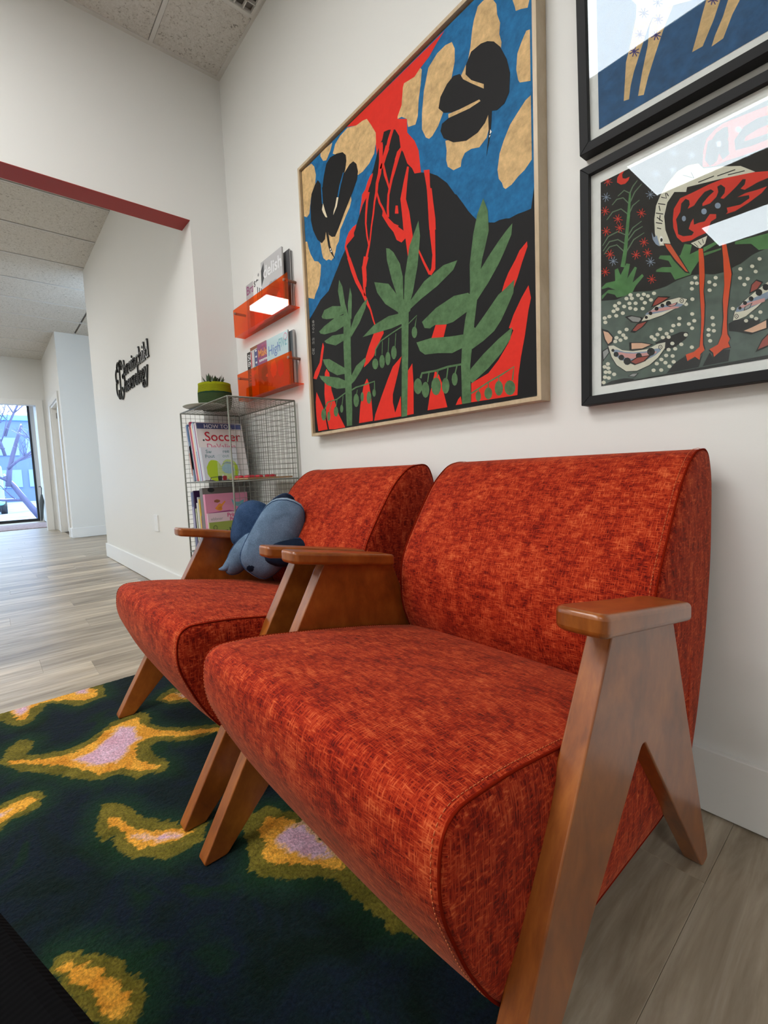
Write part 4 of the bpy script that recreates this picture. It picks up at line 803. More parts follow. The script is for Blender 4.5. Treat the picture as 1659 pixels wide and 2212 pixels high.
ART_BIRD='''hill,1:-0.4891 1.1531 -0.4563 1.1455 -0.4382 1.148 -0.4206 1.1517 -0.3825 1.1418 -0.3564 1.1421 -0.3351 1.148 -0.309 1.1496 -0.2875 1.1443 -0.2717 1.1378 -0.2548 1.1369 -0.2304 1.144 -0.2195 1.1516 -0.2056 1.1551 -0.1907 1.157 -0.0407 1.187 0.1393 1.187 0.1393 0.9634 -0.1869 0.9634 -0.4849 0.9574
lawn,2:-0.4878 1.1826 -0.4771 1.1898 -0.4574 1.1879 -0.4585 1.2128 -0.4517 1.2138 -0.4461 1.1968 -0.4338 1.2178 -0.4261 1.2138 -0.4316 1.185 -0.4164 1.2047 -0.4121 1.2009 -0.4206 1.1722 -0.4014 1.1837 -0.3982 1.1781 -0.4141 1.1632 -0.4206 1.1517 -0.4382 1.148 -0.454 1.1501 -0.4586 1.1579 -0.4748 1.1666 -0.4867 1.156 -0.4872 1.1645 -0.4725 1.1729 -0.4574 1.1681 -0.4725 1.1788 -0.4866 1.1787
lawn,2:-0.3697 1.2044 -0.3667 1.2098 -0.3299 1.196 -0.3226 1.2162 -0.3097 1.2091 -0.3131 1.1918 -0.2675 1.2006 -0.2657 1.1949 -0.2968 1.1857 -0.2613 1.1842 -0.2613 1.1812 -0.2914 1.1795 -0.2984 1.1719 -0.3091 1.1571 -0.3109 1.1514 -0.339 1.1505 -0.3468 1.1681 -0.3746 1.1789 -0.3736 1.1829 -0.3626 1.1845 -0.345 1.1782 -0.3509 1.1932
lawn,2:-0.2399 1.1828 -0.2392 1.1874 -0.2154 1.1856 -0.1881 1.183 -0.1876 1.1548 -0.2041 1.1587 -0.2152 1.1741
lawn,2:-0.4372 1.2104 -0.4321 1.2429 -0.44 1.2469 -0.446 1.215
lawn,2:-0.4321 1.2429 -0.4295 1.2805 -0.4361 1.2838 -0.44 1.2469
lawn,2:-0.4295 1.2805 -0.4265 1.3151 -0.4326 1.3183 -0.4361 1.2838
lawn,2:-0.4265 1.3151 -0.4251 1.3457 -0.4298 1.3482 -0.4326 1.3183
lawn,2:-0.4251 1.3457 -0.4247 1.3632 -0.4281 1.3653 -0.4298 1.3482
lawn,2:-0.4247 1.3632 -0.4234 1.3692 -0.4251 1.3705 -0.4281 1.3653
lawn2,2:-0.4269 1.3656 -0.4387 1.3768 -0.438 1.3741 -0.428 1.3639
lawn2,2:-0.4387 1.3768 -0.4522 1.3702 -0.4511 1.3685 -0.438 1.3741
lawn2,2:-0.4253 1.3633 -0.42 1.3739 -0.4221 1.3761 -0.4275 1.3652
lawn2,2:-0.42 1.3739 -0.4109 1.3827 -0.4121 1.3842 -0.4221 1.3761
lawn2,2:-0.4242 1.345 -0.4158 1.3608 -0.4178 1.363 -0.4264 1.347
lawn2,2:-0.4158 1.3608 -0.4026 1.371 -0.4037 1.3726 -0.4178 1.363
lawn2,2:-0.4277 1.3435 -0.4402 1.3618 -0.4409 1.3598 -0.4294 1.3425
lawn2,2:-0.4402 1.3618 -0.4546 1.365 -0.4532 1.3623 -0.4409 1.3598
lawn2,2:-0.4546 1.365 -0.4647 1.3565 -0.4635 1.355 -0.4532 1.3623
lawn2,2:-0.4274 1.3197 -0.42 1.334 -0.4219 1.3363 -0.4296 1.3217
lawn2,2:-0.42 1.334 -0.4067 1.3402 -0.4077 1.3418 -0.4219 1.3363
lawn2,2:-0.4299 1.3223 -0.4448 1.3404 -0.4451 1.3381 -0.4314 1.321
lawn2,2:-0.4448 1.3404 -0.4637 1.3417 -0.4622 1.3391 -0.4451 1.3381
lawn2,2:-0.4637 1.3417 -0.4763 1.3294 -0.475 1.3279 -0.4622 1.3391
lawn2,2:-0.4285 1.2752 -0.42 1.2872 -0.4217 1.2896 -0.4305 1.2773
lawn2,2:-0.42 1.2872 -0.4024 1.2944 -0.4033 1.296 -0.4217 1.2896
lawn2,2:-0.4323 1.2786 -0.4517 1.2946 -0.4516 1.292 -0.4332 1.2766
lawn2,2:-0.4517 1.2946 -0.4731 1.2926 -0.4714 1.29 -0.4516 1.292
lawn2,2:-0.4731 1.2926 -0.4859 1.2761 -0.4845 1.2747 -0.4714 1.29
lawn2,2:-0.4296 1.2643 -0.4157 1.2787 -0.4174 1.2812 -0.4316 1.2666
lawn2,2:-0.4157 1.2787 -0.4004 1.2825 -0.4011 1.2841 -0.4174 1.2812
lawn2,2:-0.4355 1.2617 -0.4515 1.2773 -0.4518 1.2749 -0.4367 1.26
lawn2,2:-0.4515 1.2773 -0.4707 1.2801 -0.4692 1.2775 -0.4518 1.2749
lawn2,2:-0.4707 1.2801 -0.4847 1.2639 -0.4833 1.2625 -0.4692 1.2775
lawn2,2:-0.4317 1.2426 -0.4178 1.2617 -0.4195 1.2641 -0.4338 1.2447
lawn2,2:-0.4178 1.2617 -0.3972 1.268 -0.398 1.2696 -0.4195 1.2641
lawn2,2:-0.4385 1.2468 -0.4536 1.2666 -0.4543 1.2645 -0.4402 1.2456
lawn2,2:-0.4536 1.2666 -0.4707 1.2685 -0.4692 1.2658 -0.4543 1.2645
lawn2,2:-0.4707 1.2685 -0.4824 1.256 -0.481 1.2545 -0.4692 1.2658
coral,2:-0.4836 1.4185 -0.4631 1.4034 -0.4628 1.4043 -0.4833 1.4195
coral,2:-0.4783 1.4213 -0.4691 1.4015 -0.4681 1.4016 -0.4773 1.4214
coral,2:-0.4711 1.4207 -0.4764 1.4029 -0.4753 1.4021 -0.47 1.4198
coral,2:-0.4658 1.4128 -0.4813 1.4112 -0.4807 1.41 -0.4652 1.4115
coral,2:-0.4897 1.3566 -0.4689 1.3422 -0.4686 1.3431 -0.4894 1.3576
coral,2:-0.4842 1.3596 -0.475 1.3399 -0.474 1.3401 -0.4832 1.3598
coral,2:-0.477 1.3593 -0.4824 1.3411 -0.4812 1.3403 -0.4759 1.3585
coral,2:-0.4716 1.3516 -0.4873 1.3493 -0.4867 1.3481 -0.471 1.3503
coral,2:-0.4619 1.3271 -0.4419 1.3133 -0.4416 1.3143 -0.4616 1.3281
coral,2:-0.4566 1.3302 -0.4477 1.311 -0.4467 1.3112 -0.4557 1.3303
coral,2:-0.4497 1.33 -0.4548 1.3119 -0.4537 1.3112 -0.4486 1.3293
coral,2:-0.4444 1.3225 -0.4596 1.32 -0.459 1.3187 -0.4439 1.3213
coral,2:-0.4578 1.3059 -0.4379 1.2924 -0.4376 1.2934 -0.4575 1.3069
coral,2:-0.4526 1.309 -0.4437 1.29 -0.4427 1.2902 -0.4516 1.3092
coral,2:-0.4456 1.309 -0.4507 1.2908 -0.4496 1.2901 -0.4446 1.3083
coral,2:-0.4404 1.3016 -0.4555 1.2988 -0.4549 1.2976 -0.4399 1.3004
coral,2:-0.4875 1.3108 -0.4667 1.297 -0.4664 1.298 -0.4872 1.3118
coral,2:-0.482 1.314 -0.4727 1.2945 -0.4718 1.2947 -0.481 1.3142
coral,2:-0.4748 1.314 -0.4801 1.2954 -0.479 1.2947 -0.4736 1.3132
coral,2:-0.4694 1.3064 -0.4851 1.3036 -0.4845 1.3023 -0.4688 1.3051
coral,2:-0.4129 1.318 -0.3942 1.3049 -0.3939 1.3058 -0.4126 1.319
coral,2:-0.408 1.321 -0.3996 1.3026 -0.3987 1.3028 -0.4071 1.3212
coral,2:-0.4015 1.321 -0.4062 1.3035 -0.4052 1.3028 -0.4005 1.3202
coral,2:-0.3966 1.3137 -0.4107 1.3112 -0.4101 1.31 -0.3961 1.3126
coral,2:-0.4076 1.255 -0.389 1.2426 -0.3887 1.2435 -0.4073 1.2559
coral,2:-0.4028 1.2582 -0.3944 1.2401 -0.3935 1.2403 -0.4019 1.2584
coral,2:-0.3963 1.2584 -0.401 1.2406 -0.3999 1.2399 -0.3953 1.2578
coral,2:-0.3914 1.2514 -0.4054 1.2482 -0.4049 1.247 -0.3909 1.2503
coral,2:-0.4236 1.2343 -0.4045 1.222 -0.4043 1.223 -0.4233 1.2353
coral,2:-0.4186 1.2377 -0.41 1.2194 -0.4091 1.2196 -0.4177 1.2379
coral,2:-0.412 1.238 -0.4168 1.2198 -0.4158 1.2192 -0.4109 1.2373
coral,2:-0.407 1.231 -0.4214 1.2274 -0.4208 1.2262 -0.4064 1.2298
coral,2:-0.4006 1.23 -0.3821 1.218 -0.3819 1.219 -0.4003 1.231
coral,2:-0.3958 1.2334 -0.3874 1.2154 -0.3866 1.2156 -0.3949 1.2336
coral,2:-0.3893 1.2337 -0.394 1.2158 -0.393 1.2152 -0.3883 1.2331
coral,2:-0.3845 1.2268 -0.3984 1.2233 -0.3979 1.2221 -0.384 1.2257
coral,2:-0.4794 1.2565 -0.4587 1.2434 -0.4585 1.2444 -0.4791 1.2575
coral,2:-0.474 1.2599 -0.4647 1.2408 -0.4637 1.241 -0.473 1.2601
coral,2:-0.4668 1.2601 -0.4721 1.2414 -0.4709 1.2407 -0.4656 1.2594
coral,2:-0.4614 1.2527 -0.477 1.2493 -0.4764 1.2481 -0.4608 1.2515
coral,2:-0.4897 1.2213 -0.4687 1.2086 -0.4684 1.2096 -0.4894 1.2223
coral,2:-0.4842 1.2249 -0.4748 1.2057 -0.4738 1.206 -0.4831 1.2251
coral,2:-0.4768 1.2253 -0.4822 1.2061 -0.4811 1.2054 -0.4757 1.2246
coral,2:-0.4714 1.2179 -0.4872 1.2141 -0.4866 1.2128 -0.4708 1.2167
coral,2:-0.392 1.1714 -0.3737 1.1602 -0.3734 1.1612 -0.3917 1.1724
coral,2:-0.3872 1.175 -0.379 1.1574 -0.3781 1.1576 -0.3863 1.1753
coral,2:-0.3809 1.1757 -0.3854 1.1575 -0.3844 1.1569 -0.3799 1.175
coral,2:-0.3761 1.1689 -0.3898 1.1648 -0.3893 1.1636 -0.3755 1.1678
steel,2:-0.4872 1.3857 -0.4666 1.3709 -0.4663 1.3719 -0.487 1.3867
steel,2:-0.4818 1.3886 -0.4726 1.3688 -0.4716 1.3689 -0.4808 1.3887
steel,2:-0.4746 1.3881 -0.4799 1.3701 -0.4788 1.3693 -0.4735 1.3873
steel,2:-0.4692 1.3803 -0.4849 1.3784 -0.4843 1.3771 -0.4687 1.3791
steel,2:-0.3952 1.3483 -0.3771 1.3349 -0.3768 1.3358 -0.395 1.3492
steel,2:-0.3905 1.3511 -0.3823 1.3328 -0.3815 1.333 -0.3896 1.3512
steel,2:-0.3842 1.3509 -0.3887 1.3338 -0.3877 1.3331 -0.3832 1.3501
steel,2:-0.3794 1.3437 -0.3931 1.3415 -0.3926 1.3403 -0.3789 1.3425
steel,2:-0.4719 1.2385 -0.4515 1.2257 -0.4512 1.2267 -0.4716 1.2395
steel,2:-0.4666 1.242 -0.4574 1.223 -0.4564 1.2232 -0.4656 1.2422
steel,2:-0.4594 1.2423 -0.4647 1.2235 -0.4636 1.2228 -0.4583 1.2416
steel,2:-0.4541 1.235 -0.4695 1.2314 -0.469 1.2301 -0.4535 1.2338
steel,2:-0.3942 1.2088 -0.3759 1.1971 -0.3757 1.1981 -0.394 1.2098
steel,2:-0.3895 1.2123 -0.3812 1.1944 -0.3803 1.1947 -0.3886 1.2125
steel,2:-0.3831 1.2127 -0.3877 1.1948 -0.3867 1.1941 -0.3821 1.2121
steel,2:-0.3783 1.2059 -0.3921 1.2021 -0.3915 1.201 -0.3778 1.2047
steel,2:-0.3207 1.3895 -0.3045 1.3764 -0.3043 1.3773 -0.3205 1.3904
steel,2:-0.3165 1.392 -0.3092 1.3746 -0.3084 1.3748 -0.3158 1.3921
steel,2:-0.3109 1.3916 -0.3149 1.3758 -0.314 1.3751 -0.3101 1.3909
steel,2:-0.3067 1.3847 -0.3188 1.3831 -0.3183 1.382 -0.3062 1.3836
steel,2:-0.3848 1.3851 -0.367 1.3714 -0.3668 1.3723 -0.3846 1.3861
steel,2:-0.3802 1.3878 -0.3721 1.3695 -0.3713 1.3696 -0.3793 1.3879
steel,2:-0.374 1.3874 -0.3784 1.3707 -0.3775 1.37 -0.373 1.3866
steel,2:-0.3693 1.3802 -0.3827 1.3784 -0.3822 1.3772 -0.3688 1.379
steel,2:-0.3533 1.3777 -0.3363 1.3644 -0.3361 1.3653 -0.353 1.3786
steel,2:-0.3489 1.3803 -0.3412 1.3625 -0.3404 1.3626 -0.3481 1.3804
steel,2:-0.343 1.38 -0.3472 1.3636 -0.3462 1.3629 -0.3421 1.3792
steel,2:-0.3385 1.3729 -0.3513 1.3711 -0.3508 1.37 -0.338 1.3718
steel,2:-0.3516 1.41 -0.3347 1.3964 -0.3345 1.3972 -0.3514 1.4109
steel,2:-0.3472 1.4125 -0.3396 1.3946 -0.3388 1.3947 -0.3464 1.4126
steel,2:-0.3414 1.412 -0.3455 1.3959 -0.3446 1.3951 -0.3405 1.4112
steel,2:-0.3369 1.4049 -0.3496 1.4034 -0.3491 1.4023 -0.3364 1.4037
steel,2:-0.2299 1.3452 -0.2159 1.3336 -0.2158 1.3344 -0.2297 1.3461
steel,2:-0.2264 1.3477 -0.2199 1.3318 -0.2193 1.3319 -0.2257 1.3478
steel,2:-0.2216 1.3475 -0.2248 1.3326 -0.224 1.332 -0.2208 1.3469
steel,2:-0.2179 1.3413 -0.2282 1.3393 -0.2278 1.3383 -0.2174 1.3403
steel,2:-0.3219 1.4234 -0.3058 1.41 -0.3056 1.4108 -0.3217 1.4243
steel,2:-0.3178 1.4258 -0.3104 1.4083 -0.3097 1.4084 -0.317 1.4259
steel,2:-0.3122 1.4252 -0.3161 1.4096 -0.3152 1.4089 -0.3113 1.4245
steel,2:-0.308 1.4183 -0.32 1.417 -0.3195 1.4159 -0.3075 1.4172
coral,2:-0.4373 1.4172 -0.4468 1.4164 -0.4528 1.4093 -0.4534 1.3995 -0.445 1.3905 -0.4362 1.3885 -0.4297 1.3924 -0.4271 1.3988 -0.4351 1.3984 -0.4417 1.4027 -0.4428 1.411
ink,3:-0.3467 1.2743 -0.345 1.2967 -0.3328 1.313 -0.3072 1.3139 -0.2827 1.3161 -0.2575 1.3154 -0.2254 1.3089 -0.1874 1.2929 -0.187 1.2699 -0.2015 1.2547 -0.2196 1.2458 -0.24 1.241 -0.2613 1.2416 -0.2765 1.2382 -0.2832 1.2189 -0.299 1.2172 -0.3116 1.2144 -0.3263 1.2177 -0.3378 1.2327 -0.3452 1.2558
coral,4:-0.3438 1.2731 -0.3421 1.2933 -0.3309 1.309 -0.3072 1.3102 -0.2826 1.3125 -0.2574 1.3119 -0.2253 1.3055 -0.1874 1.2902 -0.187 1.2736 -0.2015 1.2585 -0.2197 1.25 -0.2401 1.2439 -0.2647 1.245 -0.2783 1.2409 -0.2849 1.2227 -0.299 1.2213 -0.3116 1.2181 -0.3264 1.2209 -0.3359 1.2341 -0.3427 1.2558
ink,5:-0.3381 1.2706 -0.3307 1.282 -0.329 1.2978 -0.3216 1.3037 -0.3152 1.2977 -0.3142 1.289 -0.3177 1.2824 -0.3069 1.2837 -0.2999 1.2926 -0.2894 1.3018 -0.2791 1.3019 -0.2739 1.2955 -0.2824 1.2905 -0.2927 1.2813 -0.2926 1.2763 -0.2804 1.2758 -0.2703 1.283 -0.2671 1.2913 -0.2689 1.3019 -0.2631 1.303 -0.2563 1.294 -0.257 1.2846 -0.2635 1.2779 -0.2585 1.2746 -0.2488 1.2807 -0.2392 1.2877 -0.2298 1.2964 -0.2251 1.2941 -0.2265 1.2854 -0.2327 1.2808 -0.2263 1.2758 -0.208 1.2801 -0.1872 1.281 -0.1869 1.2662 -0.2077 1.267 -0.2247 1.2694 -0.2373 1.2676 -0.2199 1.2634 -0.219 1.2573 -0.2322 1.2519 -0.2533 1.2556 -0.2515 1.247 -0.2564 1.2433 -0.2698 1.2432 -0.2699 1.2512 -0.2802 1.2557 -0.2887 1.2454 -0.2975 1.2471 -0.3065 1.2468 -0.3075 1.2595 -0.312 1.2533 -0.3155 1.2424 -0.3063 1.2324 -0.3099 1.2277 -0.3246 1.2316 -0.334 1.2396 -0.3361 1.2593
ink,5:-0.2902 1.3617 -0.2854 1.3946 -0.2735 1.3939 -0.2586 1.3894 -0.2519 1.3762 -0.2517 1.3627 -0.2664 1.3629 -0.2696 1.3491 -0.2814 1.3454
steel,6:-0.3205 1.2647 -0.3209 1.2622 -0.3222 1.2608 -0.324 1.2608 -0.3257 1.2623 -0.3271 1.2649 -0.3276 1.2678 -0.3271 1.2703 -0.3258 1.2717 -0.3241 1.2716 -0.3223 1.2702 -0.321 1.2676
steel,6:-0.2853 1.263 -0.2859 1.2604 -0.2875 1.2591 -0.2898 1.2593 -0.2921 1.2611 -0.2938 1.2639 -0.2944 1.267 -0.2938 1.2696 -0.2922 1.2709 -0.2899 1.2706 -0.2876 1.2689 -0.2859 1.2661
steel,6:-0.2628 1.2638 -0.2634 1.2614 -0.2651 1.2601 -0.2675 1.2604 -0.2699 1.2622 -0.2716 1.265 -0.2723 1.2681 -0.2717 1.2706 -0.27 1.2718 -0.2676 1.2715 -0.2653 1.2697 -0.2635 1.2669
coral,3:-0.2934 1.3446 -0.2921 1.3805 -0.2872 1.3995 -0.2738 1.4094 -0.2606 1.4134 -0.1897 1.4049 -0.1883 1.3341 -0.2337 1.3399 -0.2579 1.343 -0.283 1.3419
ink,4:-0.2851 1.3669 -0.282 1.3907 -0.272 1.4027 -0.2605 1.4057 -0.2539 1.4039 -0.252 1.3858 -0.2551 1.3741 -0.2499 1.3523 -0.2612 1.3467 -0.2698 1.3686 -0.2746 1.3458 -0.2823 1.3498
ink,4:-0.2438 1.3736 -0.2299 1.3902 -0.2101 1.3935 -0.1894 1.3886 -0.1891 1.3723 -0.2097 1.3732 -0.2264 1.3697 -0.2279 1.363 -0.1888 1.3578 -0.1885 1.3469 -0.2183 1.3486 -0.2419 1.3537
steel,5:-0.2633 1.3777 -0.2638 1.3751 -0.2653 1.3738 -0.2674 1.3741 -0.2695 1.376 -0.2711 1.379 -0.2717 1.3822 -0.2712 1.3848 -0.2697 1.3861 -0.2676 1.3858 -0.2655 1.3838 -0.2639 1.3809
steel,5:-0.2329 1.3864 -0.2335 1.3839 -0.2352 1.3828 -0.2376 1.3834 -0.24 1.3855 -0.2418 1.3886 -0.2425 1.3918 -0.2419 1.3942 -0.2402 1.3953 -0.2378 1.3947 -0.2354 1.3926 -0.2336 1.3895
ink,3:-0.3691 1.3331 -0.3579 1.3505 -0.338 1.366 -0.3195 1.3693 -0.3007 1.3632 -0.2909 1.3493 -0.2661 1.3399 -0.2334 1.3242 -0.2083 1.2989 -0.264 1.3109 -0.3172 1.3211 -0.319 1.3137 -0.3404 1.3238 -0.3518 1.3081 -0.3574 1.2853 -0.3552 1.2568 -0.3449 1.224 -0.355 1.2232 -0.3729 1.2295 -0.3795 1.2603 -0.3806 1.2889 -0.3774 1.3155
bone,4:-0.3669 1.332 -0.3559 1.3479 -0.337 1.3635 -0.3186 1.3664 -0.3006 1.3608 -0.2917 1.3467 -0.2661 1.3376 -0.2334 1.3219 -0.2114 1.3004 -0.2657 1.3141 -0.3191 1.325 -0.3208 1.3166 -0.3414 1.3263 -0.3541 1.3113 -0.3597 1.2863 -0.3572 1.2576 -0.3476 1.2261 -0.355 1.2258 -0.3709 1.2313 -0.377 1.2593 -0.3782 1.2879 -0.375 1.3144
ink,5:-0.3657 1.3263 -0.3551 1.3195 -0.3563 1.3214 -0.3653 1.328
ink,5:-0.3551 1.3195 -0.3569 1.3317 -0.3586 1.3322 -0.3563 1.3214
ink,5:-0.3715 1.3162 -0.3577 1.3078 -0.3574 1.3096 -0.3713 1.318
ink,5:-0.3754 1.2986 -0.3615 1.2904 -0.3612 1.2922 -0.3751 1.3004
ink,5:-0.3737 1.2895 -0.3627 1.2762 -0.3617 1.2773 -0.3727 1.2906
ink,5:-0.3753 1.2792 -0.3633 1.272 -0.363 1.2738 -0.375 1.281
ink,5:-0.3702 1.3121 -0.3682 1.3005 -0.3664 1.3001 -0.3685 1.3117
ink,5:-0.3681 1.2922 -0.3691 1.2819 -0.3673 1.281 -0.3664 1.2913
ink,5:-0.3565 1.3309 -0.3526 1.3227 -0.3511 1.3231 -0.3551 1.3312
ink,5:-0.3733 1.2676 -0.3653 1.2622 -0.3649 1.2639 -0.3729 1.2693
ink,5:-0.2999 1.324 -0.274 1.3232 -0.2746 1.3251 -0.3005 1.326
ink,5:-0.2689 1.3207 -0.241 1.3183 -0.2416 1.3202 -0.2694 1.3226
ink,5:-0.318 1.3205 -0.2859 1.3132 -0.2863 1.3151 -0.3183 1.3225
ink,5:-0.3278 1.3519 -0.3077 1.3358 -0.3073 1.3374 -0.3274 1.3534
ink,5:-0.3137 1.3514 -0.3082 1.3365 -0.3068 1.3366 -0.3123 1.3515
ink,5:-0.2524 1.3144 -0.2268 1.3092 -0.2271 1.311 -0.2527 1.3162
steel,4:-0.3831 1.264 -0.379 1.2515 -0.373 1.2533 -0.3699 1.2392 -0.3669 1.2282 -0.3749 1.2357 -0.381 1.2479
white,6:-0.3614 1.239 -0.3618 1.2351 -0.3631 1.2326 -0.3649 1.2322 -0.3667 1.234 -0.368 1.2375 -0.3685 1.2418 -0.3681 1.2458 -0.3668 1.2482 -0.365 1.2486 -0.3632 1.2468 -0.3619 1.2433
ink,7:-0.362 1.2392 -0.3623 1.2374 -0.3631 1.2363 -0.3643 1.2363 -0.3655 1.2373 -0.3664 1.2391 -0.3667 1.2411 -0.3664 1.2429 -0.3656 1.244 -0.3644 1.2441 -0.3632 1.2431 -0.3623 1.2413
ink,4:-0.3606 1.232 -0.3457 1.2253 -0.3333 1.1994 -0.3124 1.1536 -0.3211 1.1588 -0.3412 1.1896 -0.3565 1.2193
beak,5:-0.3582 1.2294 -0.3476 1.2246 -0.336 1.2004 -0.3155 1.1577 -0.3202 1.1614 -0.3389 1.1909 -0.3546 1.2203
ink,3:-0.3143 1.2146 -0.2818 1.2179 -0.285 1.2005 -0.2952 1.1946 -0.3033 1.2008
bone,4:-0.3115 1.2129 -0.284 1.2162 -0.2873 1.2024 -0.2955 1.197 -0.302 1.202
ink,5:-0.3064 1.2105 -0.2991 1.2004 -0.2984 1.2011 -0.3057 1.2111
ink,5:-0.2993 1.2118 -0.2939 1.2025 -0.2931 1.203 -0.2985 1.2123
ink,5:-0.2924 1.2134 -0.2905 1.2045 -0.2895 1.2044 -0.2913 1.2132
ink,3:-0.2982 1.1989 -0.2904 1.1965 -0.2878 1.173 -0.2864 1.1418 -0.2878 1.1115 -0.285 1.0859 -0.2854 1.0487 -0.2871 1.0283 -0.2868 1.0073 -0.2842 0.9962 -0.292 0.9864 -0.2953 0.975 -0.3036 0.9832 -0.3169 0.9774 -0.32 0.991 -0.3055 0.9936 -0.295 1.0012 -0.2932 1.0299 -0.2926 1.059 -0.296 1.1141 -0.2974 1.1765
orange,4:-0.2981 1.1969 -0.2912 1.1948 -0.2885 1.1713 -0.2873 1.1402 -0.2888 1.1098 -0.2867 1.0844 -0.2871 1.0472 -0.2888 1.0267 -0.2885 1.0057 -0.2855 0.9945 -0.2924 0.9885 -0.2939 0.9768 -0.3018 0.9849 -0.3151 0.9791 -0.3182 0.9927 -0.3038 0.9953 -0.294 1.003 -0.2922 1.0316 -0.2919 1.0608 -0.2952 1.1159 -0.2975 1.1786
ink,3:-0.2603 1.1938 -0.2526 1.1897 -0.2465 1.1579 -0.2423 1.1306 -0.2451 1.0999 -0.248 1.0628 -0.2483 1.0387 -0.2471 1.0182 -0.2428 1.0081 -0.2461 1.0018 -0.2425 0.9888 -0.2556 0.9887 -0.2716 0.9759 -0.2728 0.9847 -0.2792 0.9926 -0.265 0.9991 -0.2589 1.0171 -0.2568 1.0491 -0.2583 1.0819 -0.2552 1.1111 -0.2572 1.1617
orange,4:-0.26 1.1917 -0.253 1.188 -0.248 1.1565 -0.2439 1.1292 -0.2467 1.0984 -0.2496 1.0613 -0.2499 1.0372 -0.2487 1.0167 -0.2444 1.0065 -0.2472 1.0002 -0.2442 0.9911 -0.2545 0.9903 -0.2699 0.9776 -0.2711 0.9863 -0.2775 0.9942 -0.2634 1.0007 -0.2573 1.0187 -0.2552 1.0506 -0.2568 1.0834 -0.2548 1.1129 -0.2575 1.1637
ink,2:-0.3531 0.9608 -0.3375 0.9799 -0.3204 0.9894 -0.3165 0.9773 -0.3036 0.9825 -0.2953 0.975 -0.2882 0.9898 -0.2942 0.9657 -0.296 0.9624
ink,2:-0.2888 0.9631 -0.2767 0.9883 -0.2713 0.9759 -0.2556 0.9887 -0.2438 0.9866 -0.2463 0.9642
ink,2:-0.3758 1.0306 -0.3536 1.0364 -0.3266 1.0415 -0.3152 1.0376 -0.3133 1.0324 -0.3188 1.0246 -0.3378 1.0128 -0.3554 1.0098
ink,2:-0.2474 1.0365 -0.2384 1.04 -0.2206 1.0391 -0.1987 1.0311 -0.203 1.0187 -0.2282 1.0154 -0.2464 1.0221
ink,2:-0.4837 0.958 -0.4658 0.9651 -0.438 0.9662 -0.4158 0.961 -0.4202 0.9583
ink,2:-0.3091 1.1539 -0.302 1.1649 -0.2878 1.17 -0.2587 1.1743 -0.231 1.1812 -0.2041 1.1584 -0.2304 1.1432 -0.2717 1.1379
bone,3:-0.4203 1.1452 -0.4221 1.1425 -0.4259 1.1429 -0.4291 1.1462 -0.4291 1.1498 -0.426 1.151 -0.4221 1.149
bone,3:-0.4286 1.1398 -0.4304 1.1371 -0.4343 1.1375 -0.4375 1.1407 -0.4375 1.1443 -0.4343 1.1456 -0.4304 1.1436
bone,3:-0.4177 1.1371 -0.4194 1.1344 -0.4233 1.1348 -0.4264 1.138 -0.4264 1.1416 -0.4233 1.1428 -0.4194 1.1408
bone,3:-0.4049 1.1399 -0.4065 1.1373 -0.4103 1.1376 -0.4134 1.1408 -0.4134 1.1444 -0.4103 1.1456 -0.4065 1.1436
bone,3:-0.3935 1.1381 -0.3951 1.1355 -0.3989 1.1359 -0.4019 1.139 -0.4019 1.1425 -0.3989 1.1438 -0.3951 1.1418
bone,3:-0.3854 1.132 -0.387 1.1294 -0.3907 1.1298 -0.3936 1.1329 -0.3937 1.1364 -0.3907 1.1376 -0.387 1.1357
bone,3:-0.3737 1.1339 -0.3753 1.1313 -0.3789 1.1317 -0.3819 1.1348 -0.3819 1.1382 -0.379 1.1395 -0.3753 1.1375
bone,3:-0.3976 1.1302 -0.3993 1.1276 -0.403 1.1279 -0.4061 1.1311 -0.4061 1.1346 -0.4031 1.1359 -0.3993 1.1339
bone,3:-0.3795 1.122 -0.3812 1.1194 -0.3848 1.1197 -0.3878 1.1228 -0.3878 1.1263 -0.3849 1.1275 -0.3812 1.1256
bone,3:-0.4225 1.1276 -0.4242 1.1249 -0.4281 1.1252 -0.4313 1.1284 -0.4313 1.132 -0.4281 1.1333 -0.4242 1.1313
bone,3:-0.4099 1.124 -0.4116 1.1213 -0.4154 1.1217 -0.4185 1.1248 -0.4185 1.1284 -0.4155 1.1297 -0.4116 1.1277
bone,3:-0.3913 1.1196 -0.3929 1.1169 -0.3967 1.1172 -0.3997 1.1203 -0.3997 1.1238 -0.3967 1.1251 -0.393 1.1232
bone,3:-0.4335 1.1242 -0.4352 1.1214 -0.4392 1.1218 -0.4424 1.125 -0.4424 1.1286 -0.4392 1.1299 -0.4353 1.1279
bone,3:-0.4479 1.1226 -0.4496 1.1198 -0.4537 1.1201 -0.457 1.1234 -0.457 1.1271 -0.4537 1.1284 -0.4496 1.1264
bone,3:-0.4529 1.1313 -0.4547 1.1285 -0.4587 1.1289 -0.462 1.1322 -0.462 1.1359 -0.4587 1.1372 -0.4547 1.1351
bone,3:-0.4442 1.1348 -0.446 1.1321 -0.45 1.1324 -0.4533 1.1357 -0.4533 1.1394 -0.45 1.1406 -0.446 1.1386
bone,3:-0.4209 1.1168 -0.4227 1.1141 -0.4266 1.1144 -0.4297 1.1176 -0.4297 1.1212 -0.4266 1.1225 -0.4227 1.1205
bone,3:-0.4099 1.1113 -0.4116 1.1086 -0.4154 1.1089 -0.4185 1.112 -0.4185 1.1156 -0.4154 1.1169 -0.4116 1.115
bone,3:-0.3957 1.1085 -0.3973 1.1058 -0.4011 1.1061 -0.4041 1.1092 -0.4041 1.1127 -0.4011 1.114 -0.3973 1.1122
